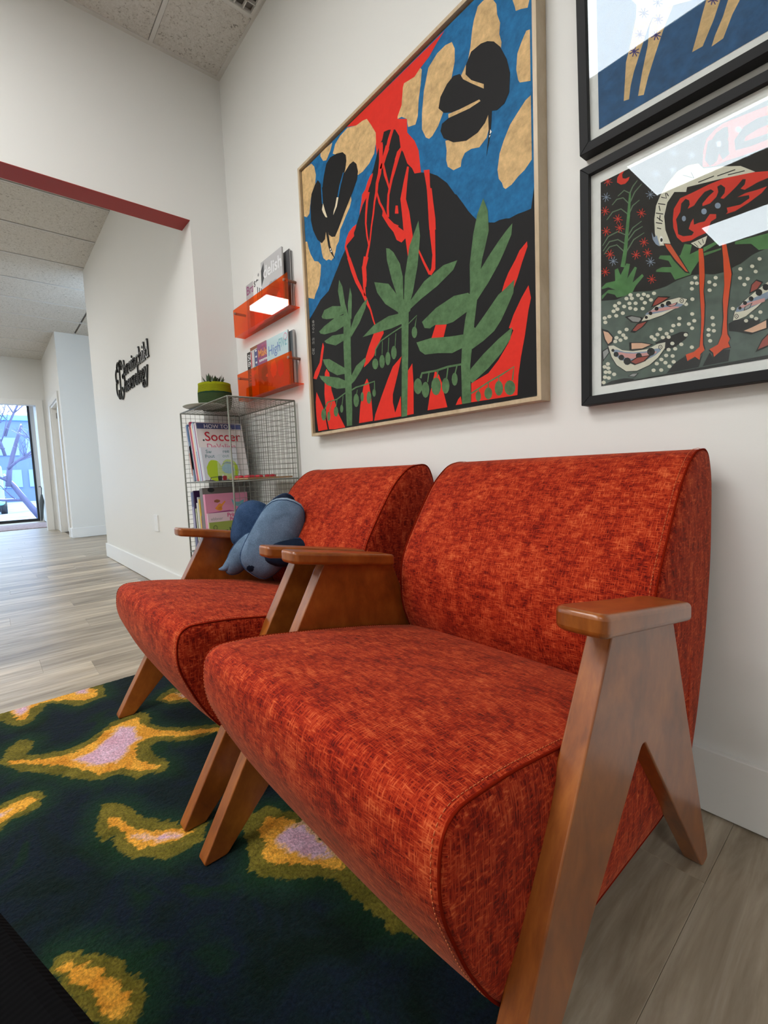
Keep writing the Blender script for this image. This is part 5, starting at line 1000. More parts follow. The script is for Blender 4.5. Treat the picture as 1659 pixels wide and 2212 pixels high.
bone,3:-0.4561 1.1202 -0.4579 1.1175 -0.462 1.1178 -0.4653 1.1211 -0.4653 1.1248 -0.462 1.1261 -0.4579 1.1241
bone,3:-0.4364 1.1104 -0.4381 1.1076 -0.4421 1.1079 -0.4453 1.1111 -0.4453 1.1148 -0.4421 1.1161 -0.4381 1.1142
bone,3:-0.4504 1.1085 -0.4522 1.1057 -0.4562 1.106 -0.4595 1.1092 -0.4595 1.1129 -0.4562 1.1143 -0.4522 1.1123
bone,3:-0.4653 1.1111 -0.4672 1.1082 -0.4713 1.1085 -0.4747 1.1118 -0.4747 1.1155 -0.4713 1.1169 -0.4672 1.1149
bone,3:-0.4757 1.1103 -0.4775 1.1075 -0.4818 1.1078 -0.4852 1.1111 -0.4851 1.1149 -0.4817 1.1162 -0.4775 1.1142
bone,3:-0.4743 1.1004 -0.4761 1.0975 -0.4803 1.0978 -0.4837 1.1011 -0.4837 1.1048 -0.4803 1.1062 -0.4761 1.1043
bone,3:-0.4283 1.0722 -0.4301 1.0694 -0.434 1.0696 -0.4372 1.0727 -0.4372 1.0763 -0.434 1.0778 -0.4301 1.0759
bone,3:-0.4431 1.0701 -0.4449 1.0673 -0.4489 1.0675 -0.4522 1.0706 -0.4522 1.0743 -0.4489 1.0758 -0.4449 1.0739
bone,3:-0.4352 1.0616 -0.437 1.0587 -0.441 1.0589 -0.4442 1.062 -0.4442 1.0657 -0.441 1.0672 -0.437 1.0653
bone,3:-0.4497 1.0593 -0.4515 1.0564 -0.4556 1.0566 -0.4589 1.0597 -0.4589 1.0634 -0.4556 1.0649 -0.4515 1.0631
bone,3:-0.4301 1.054 -0.4318 1.0512 -0.4358 1.0513 -0.439 1.0544 -0.439 1.058 -0.4358 1.0595 -0.4318 1.0577
bone,3:-0.4413 1.0521 -0.4431 1.0492 -0.4471 1.0493 -0.4503 1.0524 -0.4503 1.0561 -0.4471 1.0576 -0.4431 1.0558
bone,3:-0.4527 1.0517 -0.4545 1.0488 -0.4586 1.049 -0.4619 1.0521 -0.4619 1.0558 -0.4586 1.0573 -0.4545 1.0555
bone,3:-0.4688 1.0045 -0.4706 1.0015 -0.4749 1.0015 -0.4782 1.0045 -0.4782 1.0083 -0.4748 1.01 -0.4706 1.0083
bone,3:-0.4761 0.9992 -0.478 0.9961 -0.4823 0.9961 -0.4857 0.9992 -0.4857 1.003 -0.4823 1.0047 -0.478 1.003
bone,3:-0.4678 0.9946 -0.4697 0.9916 -0.4739 0.9916 -0.4773 0.9946 -0.4773 0.9984 -0.4739 1.0001 -0.4697 0.9984
bone,3:-0.4655 0.985 -0.4674 0.9819 -0.4716 0.9819 -0.4749 0.9849 -0.4749 0.9887 -0.4715 0.9904 -0.4673 0.9887
bone,3:-0.4738 0.9866 -0.4757 0.9835 -0.4799 0.9834 -0.4833 0.9865 -0.4833 0.9903 -0.4799 0.992 -0.4756 0.9903
bone,3:-0.455 0.9782 -0.4568 0.9751 -0.461 0.975 -0.4643 0.978 -0.4643 0.9818 -0.461 0.9835 -0.4568 0.9819
bone,3:-0.4755 0.9754 -0.4774 0.9723 -0.4816 0.9722 -0.4851 0.9752 -0.485 0.9791 -0.4816 0.9808 -0.4773 0.9792
bone,3:-0.4667 0.9719 -0.4686 0.9688 -0.4728 0.9687 -0.4762 0.9717 -0.4762 0.9755 -0.4728 0.9772 -0.4685 0.9756
bone,3:-0.4784 0.9637 -0.4803 0.9606 -0.4846 0.9604 -0.488 0.9634 -0.488 0.9673 -0.4845 0.9691 -0.4802 0.9675
bone,3:-0.3777 1.0434 -0.3793 1.0406 -0.383 1.0408 -0.3859 1.0437 -0.386 1.0472 -0.383 1.0487 -0.3793 1.047
bone,3:-0.3665 1.0458 -0.3681 1.043 -0.3717 1.0431 -0.3746 1.046 -0.3746 1.0495 -0.3717 1.051 -0.3681 1.0493
bone,3:-0.3615 1.0556 -0.3631 1.0529 -0.3667 1.053 -0.3696 1.0559 -0.3696 1.0594 -0.3667 1.0608 -0.3631 1.0591
bone,3:-0.3721 1.0371 -0.3737 1.0343 -0.3774 1.0344 -0.3803 1.0373 -0.3803 1.0409 -0.3774 1.0423 -0.3738 1.0407
bone,3:-0.3564 1.037 -0.358 1.0343 -0.3615 1.0344 -0.3644 1.0373 -0.3644 1.0408 -0.3616 1.0422 -0.358 1.0405
bone,3:-0.3492 1.0432 -0.3507 1.0404 -0.3542 1.0406 -0.3571 1.0434 -0.3571 1.0469 -0.3543 1.0483 -0.3507 1.0466
bone,3:-0.3398 1.0467 -0.3413 1.044 -0.3448 1.0441 -0.3476 1.047 -0.3476 1.0504 -0.3449 1.0518 -0.3414 1.0501
bone,3:-0.337 1.0566 -0.3385 1.0539 -0.342 1.0541 -0.3447 1.0569 -0.3448 1.0603 -0.342 1.0617 -0.3386 1.06
bone,3:-0.3269 1.0563 -0.3284 1.0536 -0.3317 1.0538 -0.3345 1.0566 -0.3345 1.06 -0.3318 1.0614 -0.3284 1.0597
bone,3:-0.3262 1.0683 -0.3277 1.0657 -0.3311 1.0659 -0.3338 1.0687 -0.3339 1.0721 -0.3312 1.0735 -0.3278 1.0718
bone,3:-0.3456 1.0352 -0.3471 1.0325 -0.3506 1.0326 -0.3534 1.0355 -0.3534 1.0389 -0.3506 1.0404 -0.3471 1.0387
bone,3:-0.3223 1.0146 -0.3238 1.0119 -0.3272 1.012 -0.3299 1.0147 -0.3299 1.0181 -0.3272 1.0196 -0.3239 1.018
bone,3:-0.3386 1.0202 -0.3401 1.0175 -0.3436 1.0176 -0.3464 1.0204 -0.3464 1.0238 -0.3437 1.0253 -0.3402 1.0237
bone,3:-0.3146 1.0321 -0.3161 1.0294 -0.3194 1.0295 -0.3221 1.0323 -0.3221 1.0356 -0.3195 1.0371 -0.3161 1.0355
bone,3:-0.3454 1.0091 -0.3469 1.0063 -0.3504 1.0063 -0.3532 1.0091 -0.3533 1.0126 -0.3504 1.0141 -0.3469 1.0125
bone,3:-0.3333 1.0081 -0.3348 1.0054 -0.3382 1.0054 -0.341 1.0081 -0.3411 1.0116 -0.3383 1.0131 -0.3349 1.0115
bone,3:-0.3498 0.9979 -0.3513 0.9952 -0.3549 0.9951 -0.3577 0.9979 -0.3578 1.0014 -0.3549 1.0029 -0.3514 1.0014
bone,3:-0.3378 0.9942 -0.3393 0.9915 -0.3428 0.9915 -0.3456 0.9942 -0.3456 0.9977 -0.3429 0.9992 -0.3394 0.9977
bone,3:-0.3587 0.9914 -0.3603 0.9886 -0.3639 0.9886 -0.3668 0.9914 -0.3668 0.9949 -0.3639 0.9964 -0.3603 0.9949
bone,3:-0.3511 0.9831 -0.3526 0.9803 -0.3562 0.9803 -0.359 0.983 -0.3591 0.9865 -0.3562 0.9881 -0.3527 0.9866
bone,3:-0.3358 0.9817 -0.3373 0.979 -0.3408 0.9789 -0.3436 0.9816 -0.3436 0.9851 -0.3408 0.9867 -0.3373 0.9852
bone,3:-0.3675 0.9845 -0.3691 0.9817 -0.3728 0.9816 -0.3757 0.9844 -0.3757 0.988 -0.3728 0.9896 -0.3692 0.988
bone,3:-0.3435 0.9739 -0.345 0.9711 -0.3485 0.971 -0.3514 0.9737 -0.3514 0.9772 -0.3486 0.9788 -0.3451 0.9773
bone,3:-0.3736 0.9715 -0.3752 0.9686 -0.3789 0.9685 -0.3818 0.9713 -0.3819 0.9749 -0.3789 0.9765 -0.3752 0.975
bone,3:-0.359 0.9691 -0.3605 0.9663 -0.3641 0.9662 -0.367 0.9689 -0.367 0.9725 -0.3642 0.9741 -0.3606 0.9726
bone,3:-0.3036 1.0045 -0.305 1.0018 -0.3083 1.0018 -0.311 1.0045 -0.311 1.0079 -0.3084 1.0093 -0.3051 1.0078
bone,3:-0.3147 1.0937 -0.3161 1.0912 -0.3195 1.0914 -0.3221 1.0943 -0.3222 1.0976 -0.3195 1.0989 -0.3162 1.0972
bone,3:-0.3038 1.1003 -0.3052 1.0978 -0.3084 1.0981 -0.3111 1.1009 -0.3111 1.1042 -0.3085 1.1055 -0.3052 1.1037
bone,3:-0.3038 1.071 -0.3052 1.0684 -0.3085 1.0686 -0.3111 1.0714 -0.3112 1.0747 -0.3086 1.076 -0.3053 1.0743
bone,3:-0.3 1.0564 -0.3014 1.0539 -0.3046 1.054 -0.3073 1.0568 -0.3073 1.0601 -0.3047 1.0614 -0.3015 1.0598
bone,3:-0.3093 1.0526 -0.3107 1.05 -0.314 1.0502 -0.3167 1.0529 -0.3167 1.0563 -0.3141 1.0576 -0.3108 1.056
bone,3:-0.3037 1.0427 -0.3051 1.0401 -0.3084 1.0402 -0.311 1.0429 -0.311 1.0463 -0.3084 1.0476 -0.3052 1.046
bone,3:-0.2992 1.1411 -0.3006 1.1386 -0.3038 1.139 -0.3064 1.1419 -0.3064 1.1452 -0.3039 1.1463 -0.3006 1.1445
bone,3:-0.305 1.1327 -0.3064 1.1302 -0.3097 1.1305 -0.3123 1.1335 -0.3124 1.1367 -0.3098 1.1379 -0.3065 1.1361
bone,3:-0.2965 1.1292 -0.2979 1.1268 -0.3011 1.1271 -0.3037 1.13 -0.3038 1.1332 -0.3012 1.1344 -0.298 1.1326
bone,3:-0.3049 1.1212 -0.3063 1.1187 -0.3096 1.119 -0.3122 1.1219 -0.3122 1.1252 -0.3096 1.1264 -0.3064 1.1246
bone,3:-0.2655 1.1296 -0.2668 1.1272 -0.2698 1.1275 -0.2723 1.1303 -0.2723 1.1335 -0.2699 1.1347 -0.2669 1.1329
bone,3:-0.2757 1.1245 -0.277 1.1221 -0.2801 1.1224 -0.2826 1.1253 -0.2827 1.1285 -0.2802 1.1296 -0.2771 1.1279
bone,3:-0.2666 1.1165 -0.268 1.1141 -0.271 1.1144 -0.2735 1.1172 -0.2735 1.1203 -0.2711 1.1215 -0.268 1.1198
bone,3:-0.275 1.1088 -0.2763 1.1064 -0.2794 1.1067 -0.2819 1.1095 -0.282 1.1127 -0.2795 1.1139 -0.2764 1.1122
bone,3:-0.2695 1.0541 -0.2709 1.0516 -0.274 1.0517 -0.2765 1.0544 -0.2765 1.0576 -0.2741 1.0589 -0.271 1.0574
bone,3:-0.2681 1.04 -0.2695 1.0374 -0.2726 1.0375 -0.2751 1.0402 -0.2751 1.0434 -0.2726 1.0448 -0.2696 1.0432
bone,3:-0.2757 1.0323 -0.277 1.0297 -0.2801 1.0298 -0.2827 1.0325 -0.2827 1.0357 -0.2802 1.0371 -0.2771 1.0355
bone,3:-0.2669 1.028 -0.2683 1.0254 -0.2713 1.0255 -0.2739 1.0281 -0.2739 1.0314 -0.2714 1.0327 -0.2684 1.0312
bone,3:-0.2757 1.0217 -0.2771 1.0191 -0.2802 1.0192 -0.2827 1.0218 -0.2828 1.0251 -0.2803 1.0265 -0.2771 1.025
bone,3:-0.2728 1.0098 -0.2741 1.0072 -0.2772 1.0072 -0.2798 1.0099 -0.2798 1.0131 -0.2773 1.0146 -0.2742 1.0131
bone,3:-0.2272 1.1326 -0.2284 1.1302 -0.2312 1.1306 -0.2336 1.1333 -0.2336 1.1364 -0.2314 1.1375 -0.2285 1.1358
bone,3:-0.2096 1.1313 -0.2108 1.129 -0.2136 1.1294 -0.2158 1.132 -0.2159 1.1351 -0.2137 1.1361 -0.2109 1.1345
bone,3:-0.2043 1.1199 -0.2055 1.1176 -0.2082 1.1179 -0.2105 1.1205 -0.2105 1.1236 -0.2084 1.1247 -0.2056 1.123
bone,3:-0.2274 1.1161 -0.2286 1.1137 -0.2315 1.114 -0.2338 1.1167 -0.2338 1.1198 -0.2316 1.1209 -0.2287 1.1193
bone,3:-0.2158 1.1108 -0.217 1.1084 -0.2198 1.1087 -0.222 1.1114 -0.2221 1.1144 -0.2199 1.1156 -0.2171 1.1139
bone,3:-0.2205 1.1017 -0.2217 1.0993 -0.2245 1.0996 -0.2268 1.1022 -0.2269 1.1053 -0.2246 1.1065 -0.2218 1.1048
bone,3:-0.2375 1.0623 -0.2387 1.0599 -0.2416 1.06 -0.244 1.0627 -0.2441 1.0658 -0.2417 1.0671 -0.2388 1.0655
bone,3:-0.2169 1.0338 -0.2181 1.0313 -0.2209 1.0314 -0.2232 1.034 -0.2233 1.0371 -0.221 1.0384 -0.2182 1.0369
bone,3:-0.2087 1.0397 -0.2099 1.0373 -0.2127 1.0374 -0.2149 1.0399 -0.215 1.043 -0.2128 1.0443 -0.21 1.0428
bone,3:-0.2019 1.0336 -0.2031 1.0312 -0.2059 1.0312 -0.2081 1.0338 -0.2082 1.0368 -0.206 1.0381 -0.2032 1.0366
bone,3:-0.196 1.0439 -0.1972 1.0415 -0.1999 1.0416 -0.2021 1.0441 -0.2022 1.0471 -0.2 1.0484 -0.1973 1.0469
bone,3:-0.1991 1.1408 -0.2003 1.1386 -0.203 1.1389 -0.2052 1.1416 -0.2052 1.1446 -0.2031 1.1456 -0.2004 1.1439
ink,4:-0.437 1.1024 -0.4248 1.1025 -0.4011 1.0913 -0.3989 1.0862 -0.4053 1.0799 -0.4226 1.0862
grey,5:-0.4307 1.0993 -0.422 1.0994 -0.4049 1.0913 -0.4034 1.0876 -0.408 1.0831 -0.4204 1.0877
ink,4:-0.3874 1.0819 -0.3989 1.0703 -0.416 1.0616 -0.4259 1.0658 -0.4117 1.0805 -0.3989 1.0816
maroon,5:-0.3926 1.0796 -0.401 1.0712 -0.4133 1.065 -0.4204 1.068 -0.4102 1.0786 -0.401 1.0794
ink,4:-0.3838 1.1077 -0.3783 1.1194 -0.3702 1.1269 -0.3464 1.1184 -0.3582 1.1133 -0.3742 1.1082
maroon,5:-0.3804 1.1095 -0.3761 1.1186 -0.3698 1.1244 -0.3512 1.1178 -0.3604 1.1138 -0.3729 1.1099
ink,5:-0.4034 1.0832 -0.3982 1.091 -0.392 1.0962 -0.3755 1.1081 -0.3537 1.114 -0.3299 1.1126 -0.3157 1.1045 -0.3202 1.0957 -0.341 1.0901 -0.3621 1.0833 -0.3875 1.0816
bone,6:-0.4021 1.0836 -0.3968 1.0912 -0.3906 1.0962 -0.3742 1.1071 -0.3542 1.1127 -0.331 1.1121 -0.3168 1.1043 -0.3214 1.0958 -0.3423 1.0905 -0.3619 1.0848 -0.3864 1.0822
steel,7:-0.3958 1.095 -0.3914 1.0982 -0.3861 1.1001 -0.3722 1.1038 -0.3552 1.1046 -0.3353 1.1019 -0.3232 1.0966 -0.3272 1.0928 -0.3451 1.0923 -0.3618 1.0915 -0.3825 1.0927
pink,8:-0.3895 1.0987 -0.3859 1.0999 -0.3816 1.1003 -0.3701 1.1009 -0.3561 1.0997 -0.3397 1.0965 -0.3297 1.0927 -0.333 1.0911 -0.3478 1.0926 -0.3617 1.0938 -0.3787 1.0963
ink,9:-0.3895 1.0881 -0.3902 1.0861 -0.3921 1.0854 -0.3942 1.0864 -0.3956 1.0886 -0.3956 1.0909 -0.3942 1.0923 -0.3921 1.0921 -0.3902 1.0904
ink,9:-0.3806 1.0941 -0.3815 1.0917 -0.3837 1.091 -0.3862 1.0922 -0.3878 1.0948 -0.3879 1.0975 -0.3862 1.0992 -0.3837 1.0989 -0.3815 1.0969
ink,9:-0.3687 1.1004 -0.3696 1.0978 -0.372 1.097 -0.3747 1.0983 -0.3765 1.1012 -0.3765 1.1042 -0.3748 1.106 -0.372 1.1057 -0.3696 1.1035
ink,9:-0.3579 1.1038 -0.3588 1.1014 -0.361 1.1006 -0.3635 1.1019 -0.3652 1.1046 -0.3653 1.1074 -0.3636 1.1091 -0.361 1.1088 -0.3588 1.1068
ink,9:-0.3451 1.1039 -0.3463 1.1007 -0.3493 1.0996 -0.3527 1.1013 -0.355 1.1049 -0.355 1.1088 -0.3528 1.1111 -0.3494 1.1108 -0.3464 1.1079
ink,10:-0.3541 1.1023 -0.3328 1.1034 -0.3366 1.0981 -0.3463 1.0973
pink,11:-0.3512 1.1018 -0.3352 1.1027 -0.338 1.0987 -0.3453 1.0981
ink,9:-0.3224 1.1029 -0.3229 1.1007 -0.3243 1.0994 -0.3262 1.0993 -0.3281 1.1005 -0.3295 1.1026 -0.33 1.1052 -0.3295 1.1074 -0.3281 1.1087 -0.3262 1.1087 -0.3243 1.1075 -0.323 1.1054
bone,10:-0.3236 1.1032 -0.3239 1.1016 -0.3248 1.1006 -0.3262 1.1006 -0.3275 1.1014 -0.3285 1.103 -0.3288 1.1048 -0.3285 1.1064 -0.3275 1.1074 -0.3262 1.1074 -0.3249 1.1066 -0.3239 1.105
ink,11:-0.3253 1.1037 -0.3256 1.1028 -0.3264 1.1028 -0.327 1.1037 -0.3271 1.1048 -0.3264 1.1053 -0.3256 1.1048
ink,4:-0.4881 1.0901 -0.4726 1.0813 -0.4598 1.0625 -0.4621 1.0511 -0.4727 1.0452 -0.4822 1.0632
peach,5:-0.4838 1.0832 -0.4727 1.0769 -0.4634 1.0633 -0.4651 1.0551 -0.4728 1.0509 -0.4796 1.0638
ink,4:-0.4871 1.0376 -0.4727 1.044 -0.4692 1.0312 -0.4852 1.0123
grey,5:-0.4847 1.0358 -0.4743 1.0405 -0.4718 1.0312 -0.4833 1.0176
ink,4:-0.4269 1.0264 -0.4276 1.0436 -0.4009 1.0377 -0.3778 1.0277 -0.3987 1.0223
peach,5:-0.4223 1.0276 -0.4228 1.0409 -0.402 1.0363 -0.3839 1.0285 -0.4003 1.0243
ink,5:-0.4743 1.0473 -0.4625 1.0459 -0.4441 1.0308 -0.4215 1.0239 -0.3889 1.0208 -0.3684 1.0273 -0.3543 1.0272 -0.3551 1.015 -0.368 0.9972 -0.3848 0.9841 -0.4114 0.9761 -0.4344 0.9795 -0.4555 0.9986 -0.4673 1.021
bone,6:-0.4727 1.0464 -0.461 1.0449 -0.4426 1.03 -0.4203 1.0226 -0.3902 1.0204 -0.3696 1.0269 -0.3556 1.0269 -0.3565 1.0149 -0.3695 0.9977 -0.3859 0.9853 -0.4114 0.9777 -0.4336 0.9808 -0.4541 0.9991 -0.4657 1.0207
steel,7:-0.4633 1.0353 -0.4535 1.0337 -0.438 1.0249 -0.4191 1.0195 -0.3935 1.0161 -0.3758 1.0177 -0.3637 1.0167 -0.3645 1.0107 -0.3757 1.0031 -0.3898 0.9982 -0.4116 0.9964 -0.4303 0.9997 -0.4476 1.0104 -0.4574 1.022
pink,8:-0.454 1.0277 -0.446 1.0262 -0.4334 1.0208 -0.4179 1.0168 -0.3967 1.0132 -0.3821 1.0128 -0.372 1.0114 -0.3727 1.0085 -0.382 1.0055 -0.3937 1.004 -0.4117 1.0047 -0.4271 1.0077 -0.4412 1.0142 -0.4492 1.0207
ink,9:-0.4587 1.0331 -0.4595 1.031 -0.4616 1.0302 -0.4639 1.0312 -0.4655 1.0334 -0.4654 1.0359 -0.4639 1.0374 -0.4615 1.0373 -0.4595 1.0356
ink,9:-0.4495 1.022 -0.4508 1.0185 -0.4542 1.0172 -0.4581 1.0187 -0.4607 1.0224 -0.4606 1.0265 -0.4581 1.0291 -0.4542 1.0289 -0.4508 1.0261
ink,9:-0.4374 1.0123 -0.4389 1.0083 -0.4426 1.0069 -0.4469 1.0086 -0.4498 1.0126 -0.4498 1.0172 -0.4469 1.0201 -0.4426 1.0199 -0.4389 1.0168
ink,9:-0.4233 1.0011 -0.4252 0.996 -0.4299 0.9941 -0.4354 0.9962 -0.4389 1.0014 -0.4389 1.0072 -0.4354 1.0109 -0.43 1.0108 -0.4252 1.0069
ink,9:-0.4008 1.0079 -0.4023 1.0038 -0.4061 1.0022 -0.4104 1.004 -0.4133 1.0082 -0.4133 1.013 -0.4105 1.016 -0.4061 1.0158 -0.4023 1.0126
ink,9:-0.3751 1.0113 -0.3768 1.0062 -0.3815 1.0043 -0.3868 1.0065 -0.3904 1.0118 -0.3904 1.0177 -0.3869 1.0214 -0.3816 1.0212 -0.3769 1.0172
ink,10:-0.4291 0.9999 -0.4115 1.0079 -0.3818 1.006 -0.3943 0.995 -0.4158 0.9909
maroon,11:-0.4233 0.9999 -0.4102 1.0059 -0.3879 1.0045 -0.3973 0.9963 -0.4134 0.9932
ink,10:-0.4302 0.9688 -0.4202 0.974 -0.4071 0.972 -0.4158 0.9645
grey,11:-0.4272 0.969 -0.4197 0.9729 -0.4099 0.9714 -0.4164 0.9658
ink,9:-0.3609 1.0177 -0.3614 1.0154 -0.3629 1.0139 -0.3649 1.0137 -0.3669 1.0149 -0.3684 1.017 -0.369 1.0196 -0.3684 1.0219 -0.367 1.0234 -0.365 1.0236 -0.3629 1.0224 -0.3614 1.0203
bone,10:-0.3621 1.018 -0.3625 1.0163 -0.3635 1.0152 -0.3649 1.0151 -0.3663 1.0159 -0.3674 1.0174 -0.3678 1.0193 -0.3674 1.021 -0.3664 1.0221 -0.3649 1.0222 -0.3635 1.0214 -0.3625 1.0199
ink,11:-0.3639 1.0184 -0.3643 1.0175 -0.3651 1.0174 -0.3658 1.0183 -0.3658 1.0194 -0.3652 1.02 -0.3643 1.0195
ink,4:-0.2307 1.016 -0.2124 1.0212 -0.1851 1.0312 -0.1847 1.012 -0.2122 1.007
peach,5:-0.2233 1.0165 -0.2103 1.0202 -0.1905 1.0274 -0.1902 1.0135 -0.2101 1.01
ink,4:-0.2053 0.9724 -0.1964 0.9938 -0.1846 1.0062 -0.184 0.9792
maroon,5:-0.2017 0.9768 -0.1953 0.9921 -0.1868 1.0011 -0.1864 0.9816
ink,4:-0.2167 1.0829 -0.2138 1.0995 -0.2062 1.1066 -0.1962 1.0984 -0.2043 1.0867
maroon,5:-0.2146 1.0856 -0.2124 1.0985 -0.2065 1.104 -0.1986 1.0976 -0.205 1.0885
ink,5:-0.2412 1.0399 -0.2389 1.0555 -0.2254 1.0725 -0.2039 1.0878 -0.1843 1.1002 -0.1836 1.075 -0.2027 1.055 -0.2211 1.0419 -0.2326 1.0393
bone,6:-0.2404 1.0406 -0.2378 1.0558 -0.2244 1.0717 -0.2043 1.0867 -0.185 1.0994 -0.1845 1.0747 -0.2037 1.0557 -0.2207 1.0431 -0.2319 1.0403
steel,7:-0.2366 1.0554 -0.2343 1.0627 -0.2228 1.0692 -0.2056 1.0746 -0.189 1.0789 -0.1887 1.0665 -0.2054 1.0591 -0.2199 1.0546 -0.2294 1.0544
pink,8:-0.2327 1.0613 -0.2308 1.0647 -0.2213 1.0668 -0.2071 1.0679 -0.1932 1.0684 -0.1931 1.0622 -0.2069 1.0601 -0.219 1.0593 -0.2268 1.0601
ink,9:-0.2272 1.0601 -0.2278 1.0582 -0.2293 1.0576 -0.2311 1.0585 -0.2322 1.0605 -0.2323 1.0627 -0.2312 1.064 -0.2294 1.0639 -0.2279 1.0623
ink,9:-0.2191 1.0671 -0.2198 1.0648 -0.2216 1.064 -0.2238 1.0651 -0.2252 1.0676 -0.2253 1.0703 -0.2239 1.072 -0.2218 1.0718 -0.2199 1.0699
ink,9:-0.2096 1.072 -0.2104 1.0693 -0.2126 1.0684 -0.2152 1.0697 -0.2169 1.0727 -0.2169 1.0759 -0.2153 1.0778 -0.2128 1.0776 -0.2105 1.0753
ink,9:-0.1969 1.0796 -0.198 1.0759 -0.2009 1.0746 -0.2044 1.0765 -0.2067 1.0805 -0.2067 1.0849 -0.2046 1.0875 -0.2012 1.0872 -0.1981 1.084
ink,9:-0.1874 1.086 -0.1884 1.0825 -0.1912 1.0813 -0.1945 1.0831 -0.1967 1.087 -0.1968 1.0912 -0.1947 1.0937 -0.1915 1.0933 -0.1886 1.0903
ink,10:-0.2241 1.0539 -0.2226 1.0613 -0.2109 1.0656 -0.2146 1.057
grey,11:-0.2226 1.0553 -0.2215 1.0608 -0.2127 1.0641 -0.2155 1.0576
ink,9:-0.2317 1.0461 -0.2321 1.0441 -0.2332 1.0428 -0.2349 1.0427 -0.2365 1.0437 -0.2377 1.0456 -0.2382 1.048 -0.2378 1.0501 -0.2366 1.0513 -0.235 1.0515 -0.2334 1.0504 -0.2321 1.0485
bone,10:-0.2326 1.0464 -0.2329 1.0449 -0.2337 1.044 -0.2349 1.0439 -0.236 1.0446 -0.2369 1.046 -0.2372 1.0477 -0.2369 1.0492 -0.2361 1.0502 -0.235 1.0503 -0.2338 1.0495 -0.233 1.0481
ink,11:-0.2341 1.0468 -0.2344 1.046 -0.2351 1.0459 -0.2357 1.0467 -0.2357 1.0478 -0.2351 1.0483 -0.2344 1.0479'''
ART_DEER='''tan,1:-0.4384 1.5609 -0.4278 1.5582 -0.4243 1.5821 -0.4174 1.6059 -0.4061 1.6332 -0.3906 1.6705 -0.382 1.6845 -0.4131 1.7048 -0.4222 1.6674 -0.4326 1.6347
tan,1:-0.4099 1.5539 -0.399 1.5495 -0.3902 1.5791 -0.3773 1.6116 -0.3605 1.6513 -0.3442 1.681 -0.3693 1.6996 -0.3863 1.6741 -0.3905 1.6387 -0.4014 1.5956
tan,1:-0.3124 1.5743 -0.2951 1.5732 -0.2779 1.607 -0.2657 1.6389 -0.2877 1.6555 -0.2967 1.6269 -0.304 1.6005
tan,1:-0.281 1.563 -0.2628 1.565 -0.2492 1.5963 -0.2358 1.6162 -0.2541 1.6301 -0.2634 1.6026 -0.2757 1.5785
bone,1:-0.4293 1.7719 -0.4223 1.7505 -0.4109 1.7306 -0.4119 1.6994 -0.382 1.6845 -0.3692 1.6907 -0.3442 1.681 -0.2877 1.6555 -0.1937 1.6281 -0.1962 1.7519 -0.4696 1.9058
violet,2:-0.4268 1.6541 -0.4066 1.6341 -0.406 1.6357 -0.4262 1.6557
violet,2:-0.4222 1.6578 -0.4123 1.6322 -0.4105 1.6319 -0.4204 1.6575
violet,2:-0.4143 1.6539 -0.4205 1.6377 -0.4185 1.6357 -0.4123 1.6519
violet,2:-0.4076 1.6447 -0.4262 1.6474 -0.4253 1.6449 -0.4066 1.6422
violet,2:-0.3852 1.6574 -0.3662 1.638 -0.3656 1.6396 -0.3846 1.659
violet,2:-0.3809 1.661 -0.3715 1.6362 -0.3698 1.636 -0.3792 1.6607
violet,2:-0.3734 1.6572 -0.3792 1.6415 -0.3773 1.6396 -0.3716 1.6553
violet,2:-0.3671 1.6483 -0.3846 1.651 -0.3837 1.6485 -0.3662 1.6459
violet,2:-0.3799 1.6828 -0.3611 1.6632 -0.3606 1.6647 -0.3793 1.6844
violet,2:-0.3757 1.6863 -0.3664 1.6615 -0.3647 1.6612 -0.374 1.686
violet,2:-0.3682 1.6824 -0.3739 1.667 -0.3721 1.665 -0.3664 1.6804
violet,2:-0.362 1.6734 -0.3793 1.6764 -0.3784 1.674 -0.3611 1.671
violet,2:-0.4154 1.6787 -0.3955 1.6585 -0.395 1.6601 -0.4148 1.6802
violet,2:-0.4109 1.6822 -0.4011 1.6567 -0.3993 1.6565 -0.4091 1.6819
violet,2:-0.403 1.6782 -0.4091 1.6623 -0.4071 1.6604 -0.4011 1.6762
violet,2:-0.3965 1.669 -0.4148 1.6721 -0.4138 1.6696 -0.3955 1.6666
violet,2:-0.2877 1.6513 -0.2714 1.6334 -0.271 1.6349 -0.2872 1.6527
violet,2:-0.2841 1.6546 -0.2759 1.6317 -0.2745 1.6315 -0.2826 1.6543
violet,2:-0.2777 1.6511 -0.2825 1.6366 -0.2809 1.6349 -0.2761 1.6493
violet,2:-0.2723 1.6429 -0.2872 1.6453 -0.2864 1.6431 -0.2715 1.6407
violet,2:-0.4075 1.7143 -0.388 1.6938 -0.3874 1.6954 -0.4069 1.7158
violet,2:-0.4031 1.7177 -0.3935 1.6922 -0.3917 1.6919 -0.4013 1.7173
violet,2:-0.3954 1.7135 -0.4014 1.698 -0.3994 1.696 -0.3935 1.7115
violet,2:-0.3889 1.7043 -0.407 1.7078 -0.406 1.7052 -0.388 1.7018
violet,2:-0.3811 1.715 -0.3624 1.695 -0.3618 1.6964 -0.3806 1.7165
violet,2:-0.3769 1.7183 -0.3676 1.6934 -0.366 1.6931 -0.3752 1.7179
violet,2:-0.3695 1.7142 -0.3752 1.699 -0.3733 1.6971 -0.3677 1.7122
violet,2:-0.3633 1.7052 -0.3806 1.7086 -0.3797 1.7061 -0.3624 1.7027'''
